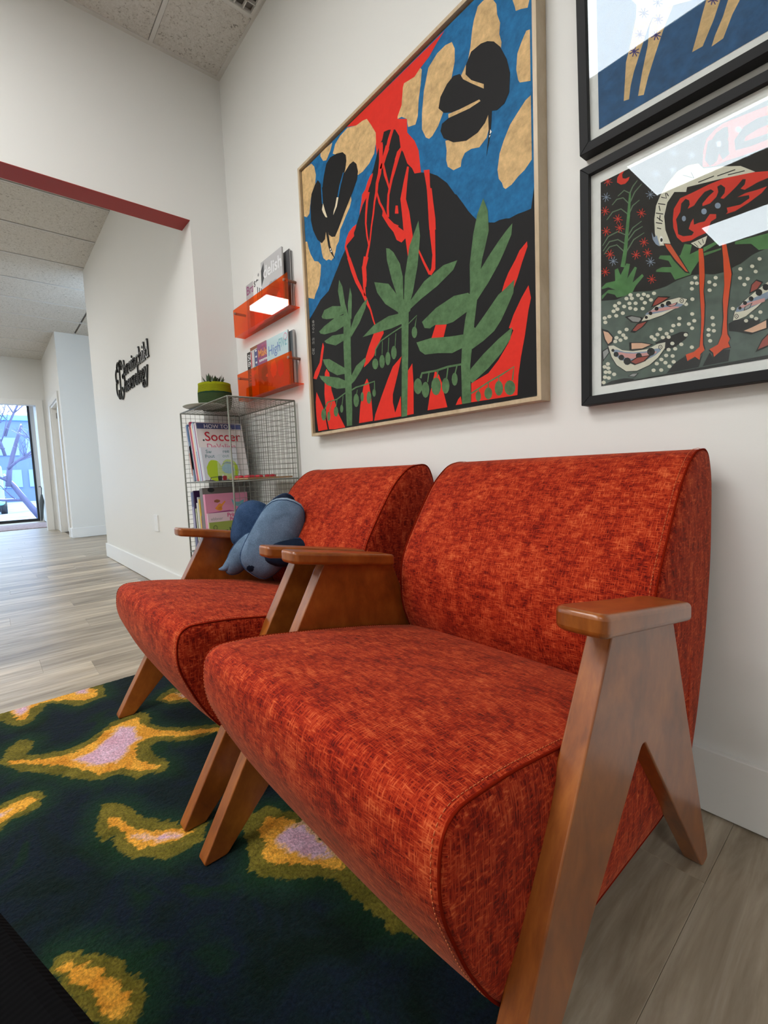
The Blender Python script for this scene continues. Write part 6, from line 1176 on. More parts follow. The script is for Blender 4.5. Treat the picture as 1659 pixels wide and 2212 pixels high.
EMBLEM=[[(-4.3811, 1.7427), (-4.3628, 1.7724), (-4.3215, 1.7805), (-4.2903, 1.7645), (-4.286, 1.7377)], [(-4.3509, 1.7064), (-4.3615, 1.7278), (-4.3842, 1.735), (-4.4247, 1.7148), (-4.4435, 1.6845), (-4.4261, 1.6306), (-4.392, 1.6191), (-4.3689, 1.629), (-4.3816, 1.6452), (-4.4127, 1.6479)], [(-4.4282, 1.6253), (-4.4434, 1.5712), (-4.4228, 1.5255), (-4.3798, 1.5048), (-4.3513, 1.481), (-4.3169, 1.4898), (-4.2989, 1.5203)], [(-4.2998, 1.7404), (-4.2859, 1.7759), (-4.2441, 1.7821), (-4.217, 1.7643), (-4.208, 1.7409), (-4.1632, 1.7185), (-4.1417, 1.6824), (-4.1475, 1.6516), (-4.1877, 1.6537), (-4.2058, 1.6436), (-4.1926, 1.6251), (-4.1542, 1.6181)], [(-4.2898, 1.7658), (-4.2967, 1.685), (-4.2978, 1.6028), (-4.2989, 1.5203), (-4.2783, 1.4785), (-4.2532, 1.4651), (-4.2156, 1.4855), (-4.192, 1.5171), (-4.2226, 1.5301), (-4.2354, 1.5594)], [(-4.1475, 1.6516), (-4.1425, 1.6027), (-4.1456, 1.5632), (-4.1888, 1.5193)], [(-4.226, 1.7473), (-4.2346, 1.7031)], [(-4.3567, 1.5572), (-4.3603, 1.5159), (-4.3444, 1.4827)]]
RUG_SHAPES='''o:-1.657 -1.221 -1.636 -1.2 -1.701 -1.18 -1.727 -1.148 -1.693 -1.118 -1.648 -1.125 -1.622 -1.142 -1.588 -1.118 -1.562 -1.046 -1.566 -1.005 -1.602 -0.957 -1.645 -0.908 -1.64 -0.846 -1.64 -0.832 -1.599 -0.812 -1.548 -0.83 -1.493 -0.806 -1.437 -0.755 -1.386 -0.677 -1.365 -0.649 -1.321 -0.668 -1.34 -0.688 -1.348 -0.756 -1.377 -0.798 -1.408 -0.83 -1.406 -0.862 -1.345 -0.865 -1.287 -0.845 -1.252 -0.858 -1.269 -0.885 -1.274 -0.928 -1.323 -0.951 -1.336 -1.002 -1.395 -1.055 -1.466 -1.102 -1.522 -1.151 -1.617 -1.2 -1.637 -1.221
r:-1.618 -1.181 -1.559 -1.109 -1.529 -1.05 -1.542 -0.992 -1.601 -0.93 -1.615 -0.891 -1.61 -0.844 -1.562 -0.85 -1.488 -0.827 -1.417 -0.766 -1.366 -0.683 -1.347 -0.657 -1.321 -0.668 -1.344 -0.691 -1.39 -0.775 -1.45 -0.837 -1.448 -0.882 -1.413 -0.903 -1.354 -0.905 -1.291 -0.869 -1.281 -0.878 -1.307 -0.916 -1.35 -0.946 -1.363 -0.998 -1.418 -1.027 -1.477 -1.064 -1.551 -1.131 -1.597 -1.18
p:-1.491 -1.043 -1.495 -0.999 -1.549 -0.94 -1.59 -0.905 -1.556 -0.871 -1.489 -0.877 -1.472 -0.872 -1.45 -0.908 -1.413 -0.924 -1.391 -0.954 -1.413 -0.997 -1.462 -1.028
o:-2 -1.227 -1.989 -1.193 -1.985 -1.167 -1.999 -1.102 -2.004 -1.015 -1.994 -0.933 -1.972 -0.883 -1.859 -0.895 -1.855 -0.924 -1.839 -0.981 -1.918 -1.029 -1.945 -1.064 -1.882 -1.092 -1.828 -1.122 -1.834 -1.155 -1.904 -1.186 -1.931 -1.227
r:-1.989 -1.171 -1.993 -1.112 -1.993 -1.055 -1.985 -0.987 -1.986 -0.934 -1.943 -0.909 -1.876 -0.921 -1.882 -0.96 -1.921 -0.999 -1.958 -1.044 -1.97 -1.081 -1.945 -1.11 -1.865 -1.133 -1.881 -1.149 -1.95 -1.161
p:-1.984 -1.158 -1.985 -1.113 -1.949 -1.115 -1.914 -1.139 -1.935 -1.153
p:-1.987 -0.971 -1.986 -0.934 -1.94 -0.941 -1.954 -0.97
o:-1.394 -1.229 -1.4 -1.205 -1.41 -1.167 -1.401 -1.128 -1.372 -1.118 -1.329 -1.13 -1.316 -1.168 -1.317 -1.192 -1.299 -1.207 -1.301 -1.229
r:-1.366 -1.229 -1.378 -1.205 -1.39 -1.171 -1.383 -1.139 -1.361 -1.136 -1.345 -1.17 -1.324 -1.206 -1.326 -1.229
p:-1.367 -1.223 -1.368 -1.205 -1.362 -1.187 -1.354 -1.206
o:-1.15 -1.04 -1.23 -1.017 -1.217 -0.995 -1.189 -0.973 -1.116 -0.955 -1.074 -0.924 -1.028 -0.889 -0.99 -0.848 -0.952 -0.88 -0.952 -0.91 -0.95 -0.943 -0.989 -0.98 -1.016 -1.01 -1.054 -1.02 -1.098 -1.018 -1.097 -1.036 -1.141 -1.045
r:-1.148 -1.024 -1.168 -1.011 -1.153 -0.994 -1.094 -0.98 -1.051 -0.947 -1.021 -0.902 -0.989 -0.881 -0.988 -0.919 -1.01 -0.955 -1.02 -0.984 -1.054 -0.995 -1.096 -0.996 -1.135 -1.004 -1.132 -1.021
p:-1.073 -0.985 -1.036 -0.951 -1.004 -0.903 -0.995 -0.906 -1.022 -0.952 -1.053 -0.979
o:-0.858 -1.153 -0.878 -1.136 -0.872 -1.121 -0.845 -1.099 -0.825 -1.084 -0.8 -1.061 -0.776 -1.059 -0.745 -1.045 -0.715 -1.045 -0.696 -1.055 -0.688 -1.07 -0.677 -1.082 -0.724 -1.11
r:-0.848 -1.142 -0.853 -1.13 -0.822 -1.103 -0.793 -1.085 -0.759 -1.074 -0.728 -1.063 -0.716 -1.068 -0.714 -1.087 -0.734 -1.1 -0.756 -1.101 -0.784 -1.109 -0.814 -1.126
o:-1.692 -0.769 -1.732 -0.733 -1.742 -0.691 -1.667 -0.668 -1.591 -0.643 -1.601 -0.701 -1.622 -0.738
r:-1.684 -0.752 -1.703 -0.714 -1.68 -0.681 -1.612 -0.664 -1.646 -0.731
p:-1.697 -0.699 -1.658 -0.677 -1.64 -0.691
o:-0.922 -0.8 -0.956 -0.76 -0.942 -0.723 -0.888 -0.687 -0.719 -0.679 -0.651 -0.683 -0.608 -0.672 -0.507 -0.683 -0.54 -0.71 -0.586 -0.71 -0.627 -0.721 -0.678 -0.719 -0.705 -0.736 -0.739 -0.785 -0.782 -0.82 -0.815 -0.836 -0.856 -0.813 -0.898 -0.806
r:-0.898 -0.774 -0.915 -0.742 -0.878 -0.703 -0.703 -0.681 -0.69 -0.7 -0.745 -0.737 -0.785 -0.784 -0.819 -0.801 -0.852 -0.779
p:-0.843 -0.761 -0.859 -0.724 -0.85 -0.69 -0.721 -0.687 -0.754 -0.726 -0.804 -0.756'''
RX0, RX1, RY0, RY1 = -1.988, -.315, -2.30, -.60
NX, NY = 334, 340
gx = np.linspace(RX0, RX1, NX); gy = np.linspace(RY0, RY1, NY)
GX, GY = np.meshgrid(gx, gy, indexing='ij'); PP = np.stack([GX.ravel(), GY.ravel()], 1)
fld = {'o': np.full(len(PP), .3), 'r': np.full(len(PP), .3), 'p': np.full(len(PP), .3)}
for ln in RUG_SHAPES.strip().split('\n'):
    l, s = ln.split(':'); poly = [tuple(map(float, q.split())) for q in s.split(' ')] if False else None
    v = list(map(float, s.split())); poly = list(zip(v[::2], v[1::2]))
    fld[l] = np.minimum(fld[l], sdist(PP, poly))
rng = np.random.RandomState(3)
zz = .0105 + rng.rand(len(PP))*.0014
edge = np.minimum.reduce([PP[:,0]-RX0, RX1-PP[:,0], PP[:,1]-RY0, RY1-PP[:,1]])
zz -= .004*np.clip(1-edge/.012, 0, 1)**2
me = bpy.data.meshes.new('rug')
idx = np.arange(NX*NY).reshape(NX, NY)
quads = np.stack([idx[:-1,:-1].ravel(), idx[1:,:-1].ravel(), idx[1:,1:].ravel(), idx[:-1,1:].ravel()], 1)
me.from_pydata(np.column_stack([PP, zz]).tolist(), [], quads.tolist())
for k_, a in fld.items():
    at = me.attributes.new('sd_'+k_, 'FLOAT', 'POINT'); at.data.foreach_set('value', a.astype(np.float32))
for p in me.polygons: p.use_smooth = True
m = mat('tufted_rug', rough=.95, spec=.08); n = N(m); n.b.inputs['Sheen Weight'].default_value = .04
v = n.coord('Object'); pile = n.noise(v, 170, 4, .7); tuft = n.noise(n.coord('Object', (1, .45, 1), (0,0,.5)), 75, 3, .65); broad = n.noise(v, 6.5, 4, .6, 1.2); mid_ = n.noise(v, 16, 4, .6, .8)
def att(k_):
    a = n.n('ShaderNodeAttribute'); a.attribute_name = 'sd_'+k_; return a.outputs['Fac']
jit = n.math('MULTIPLY', n.math('SUBTRACT', tuft, .5), .040)
fo = n.math('ADD', att('o'), jit); fr_ = n.math('ADD', att('r'), jit); fp = n.math('ADD', n.math('ADD', att('p'), jit), .005)
def mask(f, w=.0025, o_=0.0):
    x_ = n.n('ShaderNodeMapRange'); x_.inputs['From Min'].default_value = o_-w; x_.inputs['From Max'].default_value = o_+w
    x_.inputs['To Min'].default_value = 1; x_.inputs['To Max'].default_value = 0; n.l(f, x_.inputs[0]); return x_.outputs[0]
dark = n.ramp(broad, [(.34, (.0025,.009,.006)), (.46, (.0045,.012,.014)), (.56, (.0055,.011,.021)), (.68, (.005,.019,.010))])
halo = n.mix(mask(fo, .035, .02), dark, (.010,.038,.014))
olive = n.ramp(mid_, [(.35, (.095,.085,.010)), (.65, (.19,.155,.022))])
orng = n.ramp(mid_, [(.35, (.58,.23,.020)), (.65, (.82,.42,.055))])
pink = n.ramp(mid_, [(.35, (.60,.33,.42)), (.65, (.70,.48,.60))])
c = n.mix(mask(fo), halo, olive); c = n.mix(mask(fr_), c, orng)
c = n.mix(mask(fp, .003, .008), c, (.72,.42,.24)); c = n.mix(mask(fp), c, pink)
pv = n.ramp(pile, [(.3, (.5,.5,.5)), (.5, (1,1,1)), (.7, (1.5,1.5,1.5))])
n.base(n.mix(1.0, c, pv, 'MULTIPLY')); n.bump(n.math('ADD', pile, tuft), .7, .004); M['rug'] = m
me.materials.append(m)
rug = thing('area_rug', 'dark green patterned rug with orange and pink blotches under both armchairs', 'rug', (0, 0, 0))
po = link(bpy.data.objects.new('pile', me)); po.parent = rug
obj('backing', bx(RX0+.004, RX1-.004, RY0+.004, RY1-.004, .0005, .007), mat('rug_backing', (.05,.055,.04), .9), rug)

# ================================================================== PICTURES
from mathutils.geometry import tessellate_polygon
def art_mesh(name, data, x0, x1, z0, z1, y, bgk, parent, dl=.00025):
    """flat printed shapes on a sheet that faces -Y, in wall coordinates; one layer per colour step"""
    b = bmesh.new(); mats = [PM[bgk]]; keys = {bgk: 0}; cnt = {}
    v = [b.verts.new(p) for p in ((x0, y, z0), (x1, y, z0), (x1, y, z1), (x0, y, z1))]; b.faces.new(v)
    for ln in data.strip().split('\n'):
        h_, s = ln.split(':'); ck, lv = h_.split(','); vals = list(map(float, s.split())); pts = list(zip(vals[::2], vals[1::2]))
        if ck not in keys: keys[ck] = len(mats); mats.append(PM[ck])
        # clip to the sheet
        for ax, lim, sg in ((0, x0, 1), (0, x1, -1), (1, z0, 1), (1, z1, -1)):
            o_ = []
            for i in range(len(pts)):
                a, c_ = pts[i-1], pts[i]; ia = (a[ax]-lim)*sg >= 0; ic = (c_[ax]-lim)*sg >= 0
                if ia != ic:
                    t_ = (lim-a[ax])/(c_[ax]-a[ax]); o_.append((a[0]+(c_[0]-a[0])*t_, a[1]+(c_[1]-a[1])*t_))
                if ic: o_.append(c_)
            pts = o_
        if len(pts) < 3: continue
        cnt[lv] = cnt.get(lv, 0) + 1
        yy = y - dl*int(lv) - (cnt[lv] % 19)*dl/22
        cl = []
        for p_ in pts:
            if not cl or (Vector(p_)-Vector(cl[-1])).length > 2e-4: cl.append(p_)
        if len(cl) > 2 and (Vector(cl[0])-Vector(cl[-1])).length < 2e-4: cl.pop()
        if len(cl) < 3: continue
        tris = tessellate_polygon([[Vector((p_[0], p_[1], 0)) for p_ in cl]])
        vs = [b.verts.new((p_[0], yy, p_[1])) for p_ in cl]
        for t3 in tris:
            if len(set(t3)) < 3: continue
            try: nf = b.faces.new([vs[i] for i in t3]); nf.material_index = keys[ck]
            except ValueError: pass
    b.normal_update()
    for f in b.faces:
        if f.normal.y > 0: f.normal_flip()
    return obj(name, b, mats, parent)
def frame_parts(parent, x0, x1, z0, z1, w, yb, yf, m, bev=.0012):
    """four mitred frame bars"""
    o = [(x0,z0),(x1,z0),(x1,z1),(x0,z1)]; i = [(x0+w,z0+w),(x1-w,z0+w),(x1-w,z1-w),(x0+w,z1-w)]
    for k_ in range(4):
        a, c_, d_, e_ = o[k_], o[(k_+1)%4], i[(k_+1)%4], i[k_]
        b = bmesh.new(); f_ = [b.verts.new((p[0], yf, p[1])) for p in (a, c_, d_, e_)]; r_ = [b.verts.new((p[0], yb, p[1])) for p in (a, c_, d_, e_)]
        b.faces.new(f_); b.faces.new(r_[::-1])
        for q in range(4): b.faces.new((f_[q], r_[q], r_[(q+1)%4], f_[(q+1)%4]))
        bmesh.ops.recalc_face_normals(b, faces=b.faces); obj('frame_bar', b, m, parent, bev=bev)
def shift_children(t, v):
    for c_ in t.children: c_.data.transform(Matrix.Translation(-Vector(v)))
    t.location = v
p = thing('framed_painting', 'large volcano painting with black birds and green plants in a pale wood frame', 'painting')
frame_parts(p, -1.7103, -.6285, .9434, 2.0567, .0115, -.001, -.047, M['oakframe'], .0006)
art_mesh('canvas', ART_VOLCANO, -1.694, -.6435, .9595, 2.040, -.036, 'blue', p)
obj('backing_tray', bx(-1.699, -.6395, .954, 2.046, -.012, -.002), PM['black'], p)
cb = bmesh.new(); box(cb, -1.694, -.6435, .9595, 2.040, -.0355, -.013); obj('stretcher', cb, PM['black'], p)
shift_children(p, (-1.17, 0, 1.5))

def poster(name, label, x0, x1, z0, z1, data, bgk, px0, px1, pz0, pz1, tilt=0):
    t = thing(name, label, 'picture', group=None)
    frame_parts(t, x0, x1, z0, z1, .0205, -.001, -.034, M['blackframe'])
    obj('mat_board', bx(x0+.018, x1-.018, -.0215, -.0175, z0+.018, z1-.018), PM['mat'], t)
    art_mesh('print', data, px0, px1, pz0, pz1, -.0222, bgk, t, .00012)
    b = bmesh.new(); box(b, x0+.019, x1-.019, -.0275, -.0265, z0+.019, z1-.019); gl = obj('glass', b, M['glass'], t)
    shift_children(t, ((x0+x1)/2, 0, (z0+z1)/2))
    if tilt:
        hh = (z1-z0)/2; t.rotation_euler.x = R(tilt); t.location = ((x0+x1)/2, -hh*math.sin(R(tilt)), z0 + hh*math.cos(R(tilt)))
    return t
poster('framed_print', 'black framed print of a red and cream wading bird bending over spotted fish', -.5315, .185, .9155, 1.4615, ART_BIRD, 'ink', -.489, .1425, .9565, 1.4165)
poster('framed_print', 'black framed blue print with pale starred animal legs, hung above the bird print', -.5315, .185, 1.4925, 2.10, ART_DEER, 'deepblue', -.4915, .145, 1.533, 2.06, tilt=2.4)

# ================================================================== WALL LETTERING
sg = thing('wall_logo', 'black raised lettering and brain-shaped emblem on the white hallway wall', 'sign', (-4.0, YLOGO, 1.63))
LG = mat('black_letter_enamel', (.012,.012,.012), .25)
def stroke(b, pts, w, d=.010, y=-.001, ox=0, oz=0):
    """flat raised stroke of width w following pts (x, z)"""
    pts = [Vector((p[0]+ox, p[1]+oz)) for p in pts]
    for a, c_ in zip(pts, pts[1:]):
        dd = (c_-a); L = dd.length
        if L < 1e-6: continue
        dd /= L; nn_ = Vector((-dd.y, dd.x))*w/2; a2 = a - dd*w*.25; c2 = c_ + dd*w*.25
        q = [a2+nn_, a2-nn_, c2-nn_, c2+nn_]
        f_ = [b.verts.new((p.x, y-d, p.y)) for p in q]; r_ = [b.verts.new((p.x, y, p.y)) for p in q]
        b.faces.new(f_); b.faces.new(r_[::-1])
        for k_ in range(4): b.faces.new((f_[k_], r_[k_], r_[(k_+1)%4], f_[(k_+1)%4]))
    bmesh.ops.recalc_face_normals(b, faces=b.faces)
b = bmesh.new()
for pl in EMBLEM:
    # smooth the emblem strokes
    q = [Vector(p_) for p_ in pl]
    for _ in range(2):
        o_ = [q[0]]
        for a, c_ in zip(q, q[1:]): o_ += [a.lerp(c_, .25), a.lerp(c_, .75)]
        q = o_ + [q[-1]]
    stroke(b, [(p_.x, p_.y) for p_ in q], .011, ox=4.0, oz=-1.63)
obj('emblem', b, LG, sg)
def arc(cx, cz, rx, rz, a0, a1, k_=10): return [(cx+rx*math.cos(R(a0+(a1-a0)*i/k_)), cz+rz*math.sin(R(a0+(a1-a0)*i/k_))) for i in range(k_+1)]
# letter strokes on a unit grid: x-height 1, ascender 1.75, descender -.7; (advance, strokes)
GL = {
 'b': (1.0, [[(.12,1.75),(.2,1.72),(.2,.0)], arc(.5,.5,.32,.5,150,-170)]),
 'r': (.72, [[(.05,1),(.2,.97),(.2,0)], [(.08,0),(.34,0)], arc(.46,.62,.26,.36,170,45)]),
 'a': (.92, [arc(.42,.5,.32,.5,40,330), [(.74,1),(.74,.1),(.86,0)]]),
 'i': (.45, [[(.05,1),(.2,.97),(.2,0)], [(.06,0),(.34,0)], [(.17,1.36),(.23,1.44)]]),
 'n': (.98, [[(.05,1),(.2,.97),(.2,0)], [(.08,0),(.32,0)], arc(.48,.62,.28,.38,180,0), [(.76,.62),(.76,0)], [(.64,0),(.88,0)]]),
 'c': (.82, [arc(.45,.5,.33,.5,45,315)]),
 'h': (.98, [[(.05,1.75),(.2,1.72),(.2,0)], [(.08,0),(.32,0)], arc(.48,.62,.28,.38,180,0), [(.76,.62),(.76,0)], [(.64,0),(.88,0)]]),
 'l': (.45, [[(.05,1.75),(.2,1.72),(.2,0)], [(.06,0),(.34,0)]]),
 'd': (1.0, [arc(.42,.5,.32,.5,30,330), [(.60,1.75),(.74,1.72),(.74,.08),(.86,0)]]),
 'e': (.86, [[(.14,.55),(.72,.55)], arc(.44,.5,.31,.5,8,320)]),
 'u': (.98, [[(.08,1),(.2,.97),(.2,.35)], arc(.48,.36,.28,.36,180,360), [(.62,1),(.76,.97),(.76,.08),(.88,0)]]),
 'o': (.92, [arc(.45,.5,.34,.5,0,360,14)]),
 'g': (.95, [arc(.42,.6,.27,.38,0,360,12), [(.66,.85),(.84,1.0)], [(.28,.24),(.2,.08),(.45,-.02),(.7,-.12)], arc(.46,-.38,.32,.28,50,410,12)]),
 'y': (.86, [[(.02,1),(.2,1)], [(.1,1),(.45,.05)], [(.82,1),(.32,-.62),(.12,-.7)], [(.7,1),(.9,1)]]),
}
def word(s, x0, x1, z, xh):
    tot = sum(GL[ch][0] for ch in s); k_ = (x1-x0)/tot; x = x0
    for ch in s:
        b = bmesh.new()
        for st in GL[ch][1]: stroke(b, [(x+px*k_, z+pz*xh) for px, pz in st], .0125, ox=4.0, oz=-1.63)
        obj('letter', b, LG, sg); x += GL[ch][0]*k_
word('brainchild', -4.145, -3.41, 1.640, .066)
word('neurology', -4.135, -3.475, 1.510, .076)

# rocker light switch / outlet plate low on the hallway wall
o = thing('outlet_plate', 'white outlet plate low on the hallway wall', 'outlet', (-3.575, YLOGO, .47))
obj('plate', bx(-.050, .050, -.009, 0, -.060, .060), M['plastic'], o, bev=.002)
for z in (-.028, .028): obj('socket', bx(-.016, .016, -.010, -.006, z-.014, z+.014), M['trim'], o, bev=.001)

# ================================================================== WIRE BOOKSHELF
SX0, SX1, SY0, SY1 = -2.492, -1.886, -.345, -.018
LV = [.03, .395, .762, 1.125]
ws = thing('wire_bookshelf', 'grey wire mesh bookshelf in the corner, full of picture books', 'bookshelf', ((SX0+SX1)/2, (SY0+SY1)/2, 0))
WO = Vector(ws.location)
def sp(p): return (p[0]-WO.x, p[1]-WO.y, p[2])
def rod(name, a, c_, r_, m=None, par=ws):
    b = bmesh.new(); tube(b, [sp(a), sp(c_)], r_, 6); return obj(name, b, m or M['wire'], par)
for x in (SX0, SX1):
    for y in (SY0, SY1): rod('post', (x, y, 0), (x, y, LV[3]), .0042)
for z in LV:
    rod('rail', (SX0, SY0, z), (SX1, SY0, z), .0036); rod('rail', (SX0, SY1, z), (SX1, SY1, z), .0036)
    rod('rail', (SX0, SY0, z), (SX0, SY1, z), .0036); rod('rail', (SX1, SY0, z), (SX1, SY1, z), .0036)
CW = .0245; WR = .00105
def wire_panel(axis, val, a0, a1, b0, b1):
    b = bmesh.new(); na = round((a1-a0)/CW); nb = round((b1-b0)/CW)
    for i in range(1, na):
        a = a0+(a1-a0)*i/na
        P = {'x': ((val, a, b0), (val, a, b1)), 'y': ((a, val, b0), (a, val, b1)), 'z': ((a, b0, val), (a, b1, val))}[axis]
        tube(b, [sp(q) for q in P], WR, 3, caps=False)
    for i in range(1, nb):
        c_ = b0+(b1-b0)*i/nb
        P = {'x': ((val, a0, c_), (val, a1, c_)), 'y': ((a0, val, c_), (a1, val, c_)), 'z': ((a0, c_, val), (a1, c_, val))}[axis]
        tube(b, [sp(q) for q in P], WR, 3, caps=False)
    obj('wire_panel', b, M['wire'], ws)
for za_, zb_ in zip(LV, LV[1:]):
    wire_panel('x', SX0, SY0, SY1, za_, zb_); wire_panel('x', SX1, SY0, SY1, za_, zb_); wire_panel('y', SY1, SX0, SX1, za_, zb_)
for z in LV: wire_panel('z', z, SX0, SX1, SY0, SY1)

FB = lambda *c: c
PMc = {}
def cmat(c, rough=.4):
    k = tuple(round(x, 3) for x in c)
    if k not in PMc: PMc[k] = mat('printed_board', k, rough, spec=.4)
    return PMc[k]
PAGES = mat('paper_pages', (.72,.69,.62), .9)
TXT = {'red': mat('red_print', (.45,.01,.03), .5), 'white': mat('white_print', (.75,.77,.8), .5), 'dark': mat('dark_print', (.02,.025,.03), .5), 'pink': mat('pink_print', (.55,.10,.22), .5),
       'teal': mat('teal_print', (.05,.16,.18), .5), 'lime': mat('lime_print', (.36,.50,.02), .5), 'navy': mat('navy_print', (.06,.08,.20), .5), 'blueg': mat('bluegreen_print', (.14,.36,.42), .5), 'orange': mat('orange_print', (.7,.25,.04), .5),
       'brown': mat('brown_print', (.25,.08,.03), .5), 'grey': mat('grey_print', (.28,.28,.29), .5), 'yellow': mat('yellow_print', (.75,.55,.05), .5), 'purple': mat('purple_print', (.28,.05,.17), .5), 'mid': mat('mid_blue_print', (.12,.2,.45), .5), 'peach': mat('skin_print', (.62,.36,.24), .5)}
def book(x, z, t, d, h, lean, c, label, group, spine=None, name='book'):
    """standing book: origin at its lower front corner, leaning towards -X, spine to the room"""
    o = thing(name, label, 'book', (x, SY0+.016, z), (0, -R(lean), 0), group)
    k_ = .0018 if t > .008 else .0006
    b = bmesh.new(); box(b, 0, k_, 0, d, 0, h); box(b, t-k_, t, 0, d, 0, h); box(b, k_, t-k_, 0, k_, 0, h)
    obj('cover', b, cmat(c), o, bev=0)
    obj('pages', bx(k_, t-k_, k_, d-.003, .003, h-.003), PAGES, o)
    if spine:
        for (a, c2, kk) in spine: obj('spine_print', bx(.001, t-.001, -.0006, .0002, a*h, c2*h), cmat(kk), o)
    return o
# cover frame for the +X face of a book: u runs away from the room (+Y), v up
def on_cover(o, s, size, t, y, z, m, rot=0, **k_):
    mm = Matrix.Translation((t+.0003, y, z)) @ frame_m((0,0,0), (0,1,0), (0,0,1)) @ Matrix.Rotation(R(rot), 4, 'Z')
    return text('cover_print', s, size, m, o, mm, .0002, **k_)
def patch(o, t, pts, m, dz=.0003, name='cover_print'):
    b = bmesh.new(); a = [b.verts.new((t, y, z)) for y, z in pts]; c_ = [b.verts.new((t+dz, y, z)) for y, z in pts]
    b.faces.new(c_); b.faces.new(a[::-1])
    for i in range(len(a)): b.faces.new((a[i], a[(i+1)%len(a)], c_[(i+1)%len(a)], c_[i]))
    bmesh.ops.recalc_face_normals(b, faces=b.faces); return obj(name, b, m, o)
def blob(cx, cz, rx, rz, k_=18, w=0): return [(cx+rx*math.cos(2*math.pi*i/k_)*(1+w*math.sin(3*i)), cz+rz*math.sin(2*math.pi*i/k_)*(1+w*math.cos(2*i))) for i in range(k_)]
zA = LV[2] + .0055; G1 = 'thin picture books on the upper shelf'; th = 12.5
top_books = [
 (.016, .21, .300, (.60,.58,.60), 'pale grey picture book at the far left of the upper shelf', [(.1,.5,(.45,.2,.14))]),
 (.022, .22, .300, (.06,.13,.27), 'blue picture book, second from the left on the upper shelf', [(.0,.70,(.16,.24,.36)),(.2,.62,(.42,.5,.6))]),
 (.009, .20, .285, (.014,.02,.05), 'thin navy picture book beside the blue one', None),
 (.007, .20, .290, (.78,.76,.78), 'thin white picture book left of the crimson one', None),
 (.019, .22, .310, (.42,.035,.11), 'crimson picture book in the middle of the upper shelf', [(.88,1,(.25,.01,.03))]),
 (.008, .21, .292, (.80,.42,.20), 'thin orange picture book right of the crimson one', None),
 (.011, .21, .300, (.70,.66,.60), 'cream picture book right of the thin orange one', None),
 (.014, .22, .305, (.28,.40,.55), 'light blue picture book on the upper shelf', [(.5,.9,(.55,.62,.68))]),
 (.008, .22, .300, (.72,.74,.78), 'thin white and blue picture book on the upper shelf', None),
 (.011, .21, .292, (.30,.10,.24), 'purple-pink picture book next to the soccer book', [(0,.4,(.24,.18,.4))]),
]
x = -2.425; ct = 1/math.cos(R(th))
for i, (t_, d_, h_, c_, lb, spn) in enumerate(top_books):
    book(x, zA, t_, d_, h_, th, c_, lb, G1, spn); x += (t_+.0016)*ct
T = .012; so = book(x, zA, T, .245, .300, th, (.66,.63,.63), 'soccer picture book with a grey cover and navy top band on the upper shelf', G1); x += (T+.0018)*ct
patch(so, T, [(.004,.268),(.241,.268),(.241,.298),(.004,.298)], TXT['navy'])
on_cover(so, 'HOW TO...', .030, T+.0003, .040, .272, TXT['white']); on_cover(so, 'Soccer', .068, T, .036, .205, TXT['red'], bold=.0006, xs=1.02)
patch(so, T, blob(.030, .208, .005, .005, 10), TXT['dark']); on_cover(so, 'DeValiria', .044, T, .040, .160, TXT['pink'], xs=.95)
T = .018; fb = book(x, zA, T, .185, .150+.018, th, (.55,.58,.64), 'smaller grey-blue picture book with a lime green shape, in front of the soccer book', G1); x += (T+.002)*ct
on_cover(fb, 'Sw', .026, T, .022, .138, TXT['teal'], rot=-3); on_cover(fb, 'ree', .026, T, .110, .138, TXT['teal'], rot=3); on_cover(fb, 'Pout', .026, T, .016, .112, TXT['teal'], rot=3); on_cover(fb, 'out I', .026, T, .105, .114, TXT['teal'], rot=3)
patch(fb, T, blob(.055, .048, .040, .055, 20, .03), TXT['lime']); patch(fb, T, blob(.135, .050, .046, .055, 20, .03), TXT['lime']); patch(fb, T+.0003, blob(.125, .055, .032, .026, 20, .06), TXT['blueg']); patch(fb, T+.0003, [(.095,.078),(.12,.093),(.15,.09),(.158,.078),(.12,.083)], TXT['teal'])
bk = thing('bookend', 'clear plastic bookend holding the upper row of books', 'bookend', (x+.012, SY0+.12, zA))
b = bmesh.new(); prism_x(b, round_poly([(-.045,0),(.045,0),(.045,.13),(-.045,.13)], [0,0,.02,.02], 4), 0, .003); box(b, .003, .09, -.045, .045, 0, .003); obj('plate', b, M['clearplastic'], bk)

zB = LV[1] + .0055; G2 = 'books on the middle shelf'
low_books = [
 (.030, .21, .310, (.12,.14,.26), 'slate blue tall book at the far left of the middle shelf', [(.3,.75,(.35,.34,.5))]),
 (.016, .24, .318, (.030,.008,.05), 'very dark purple tall book on the middle shelf', None),
 (.012, .17, .225, (.50,.60,.28), 'short book with a speckled pale green spine on the middle shelf', [(.2,.9,(.62,.66,.5))]),
 (.007, .17, .230, (.02,.02,.02), 'thin black short book on the middle shelf', None),
 (.015, .18, .255, (.72,.72,.66), 'off-white book left of the grey one on the middle shelf', None),
 (.016, .19, .285, (.42,.43,.44), 'grey book on the middle shelf', None),
 (.014, .19, .275, (.72,.46,.04), 'book with a bright yellow spine on the middle shelf', [(0,.45,(.66,.62,.6))]),
 (.010, .17, .190, (.20,.07,.10), 'short maroon book left of the pink storybook', None),
]
x = -2.455; th2 = 4; ct = 1/math.cos(R(th2))
for t_, d_, h_, c_, lb, spn in low_books:
    book(x, zB, t_, d_, h_, th2, c_, lb, G2, spn); x += (t_+.0016)*ct
T = .040; bb_ = book(x, zB, T, .235, .330, th2, (.16,.15,.14), 'large dark grey book standing behind the pink storybook', G2); x += .020*0 + (T+.0018)*ct
patch(bb_, T, blob(.045, .318, .018, .012, 12), TXT['dark'])
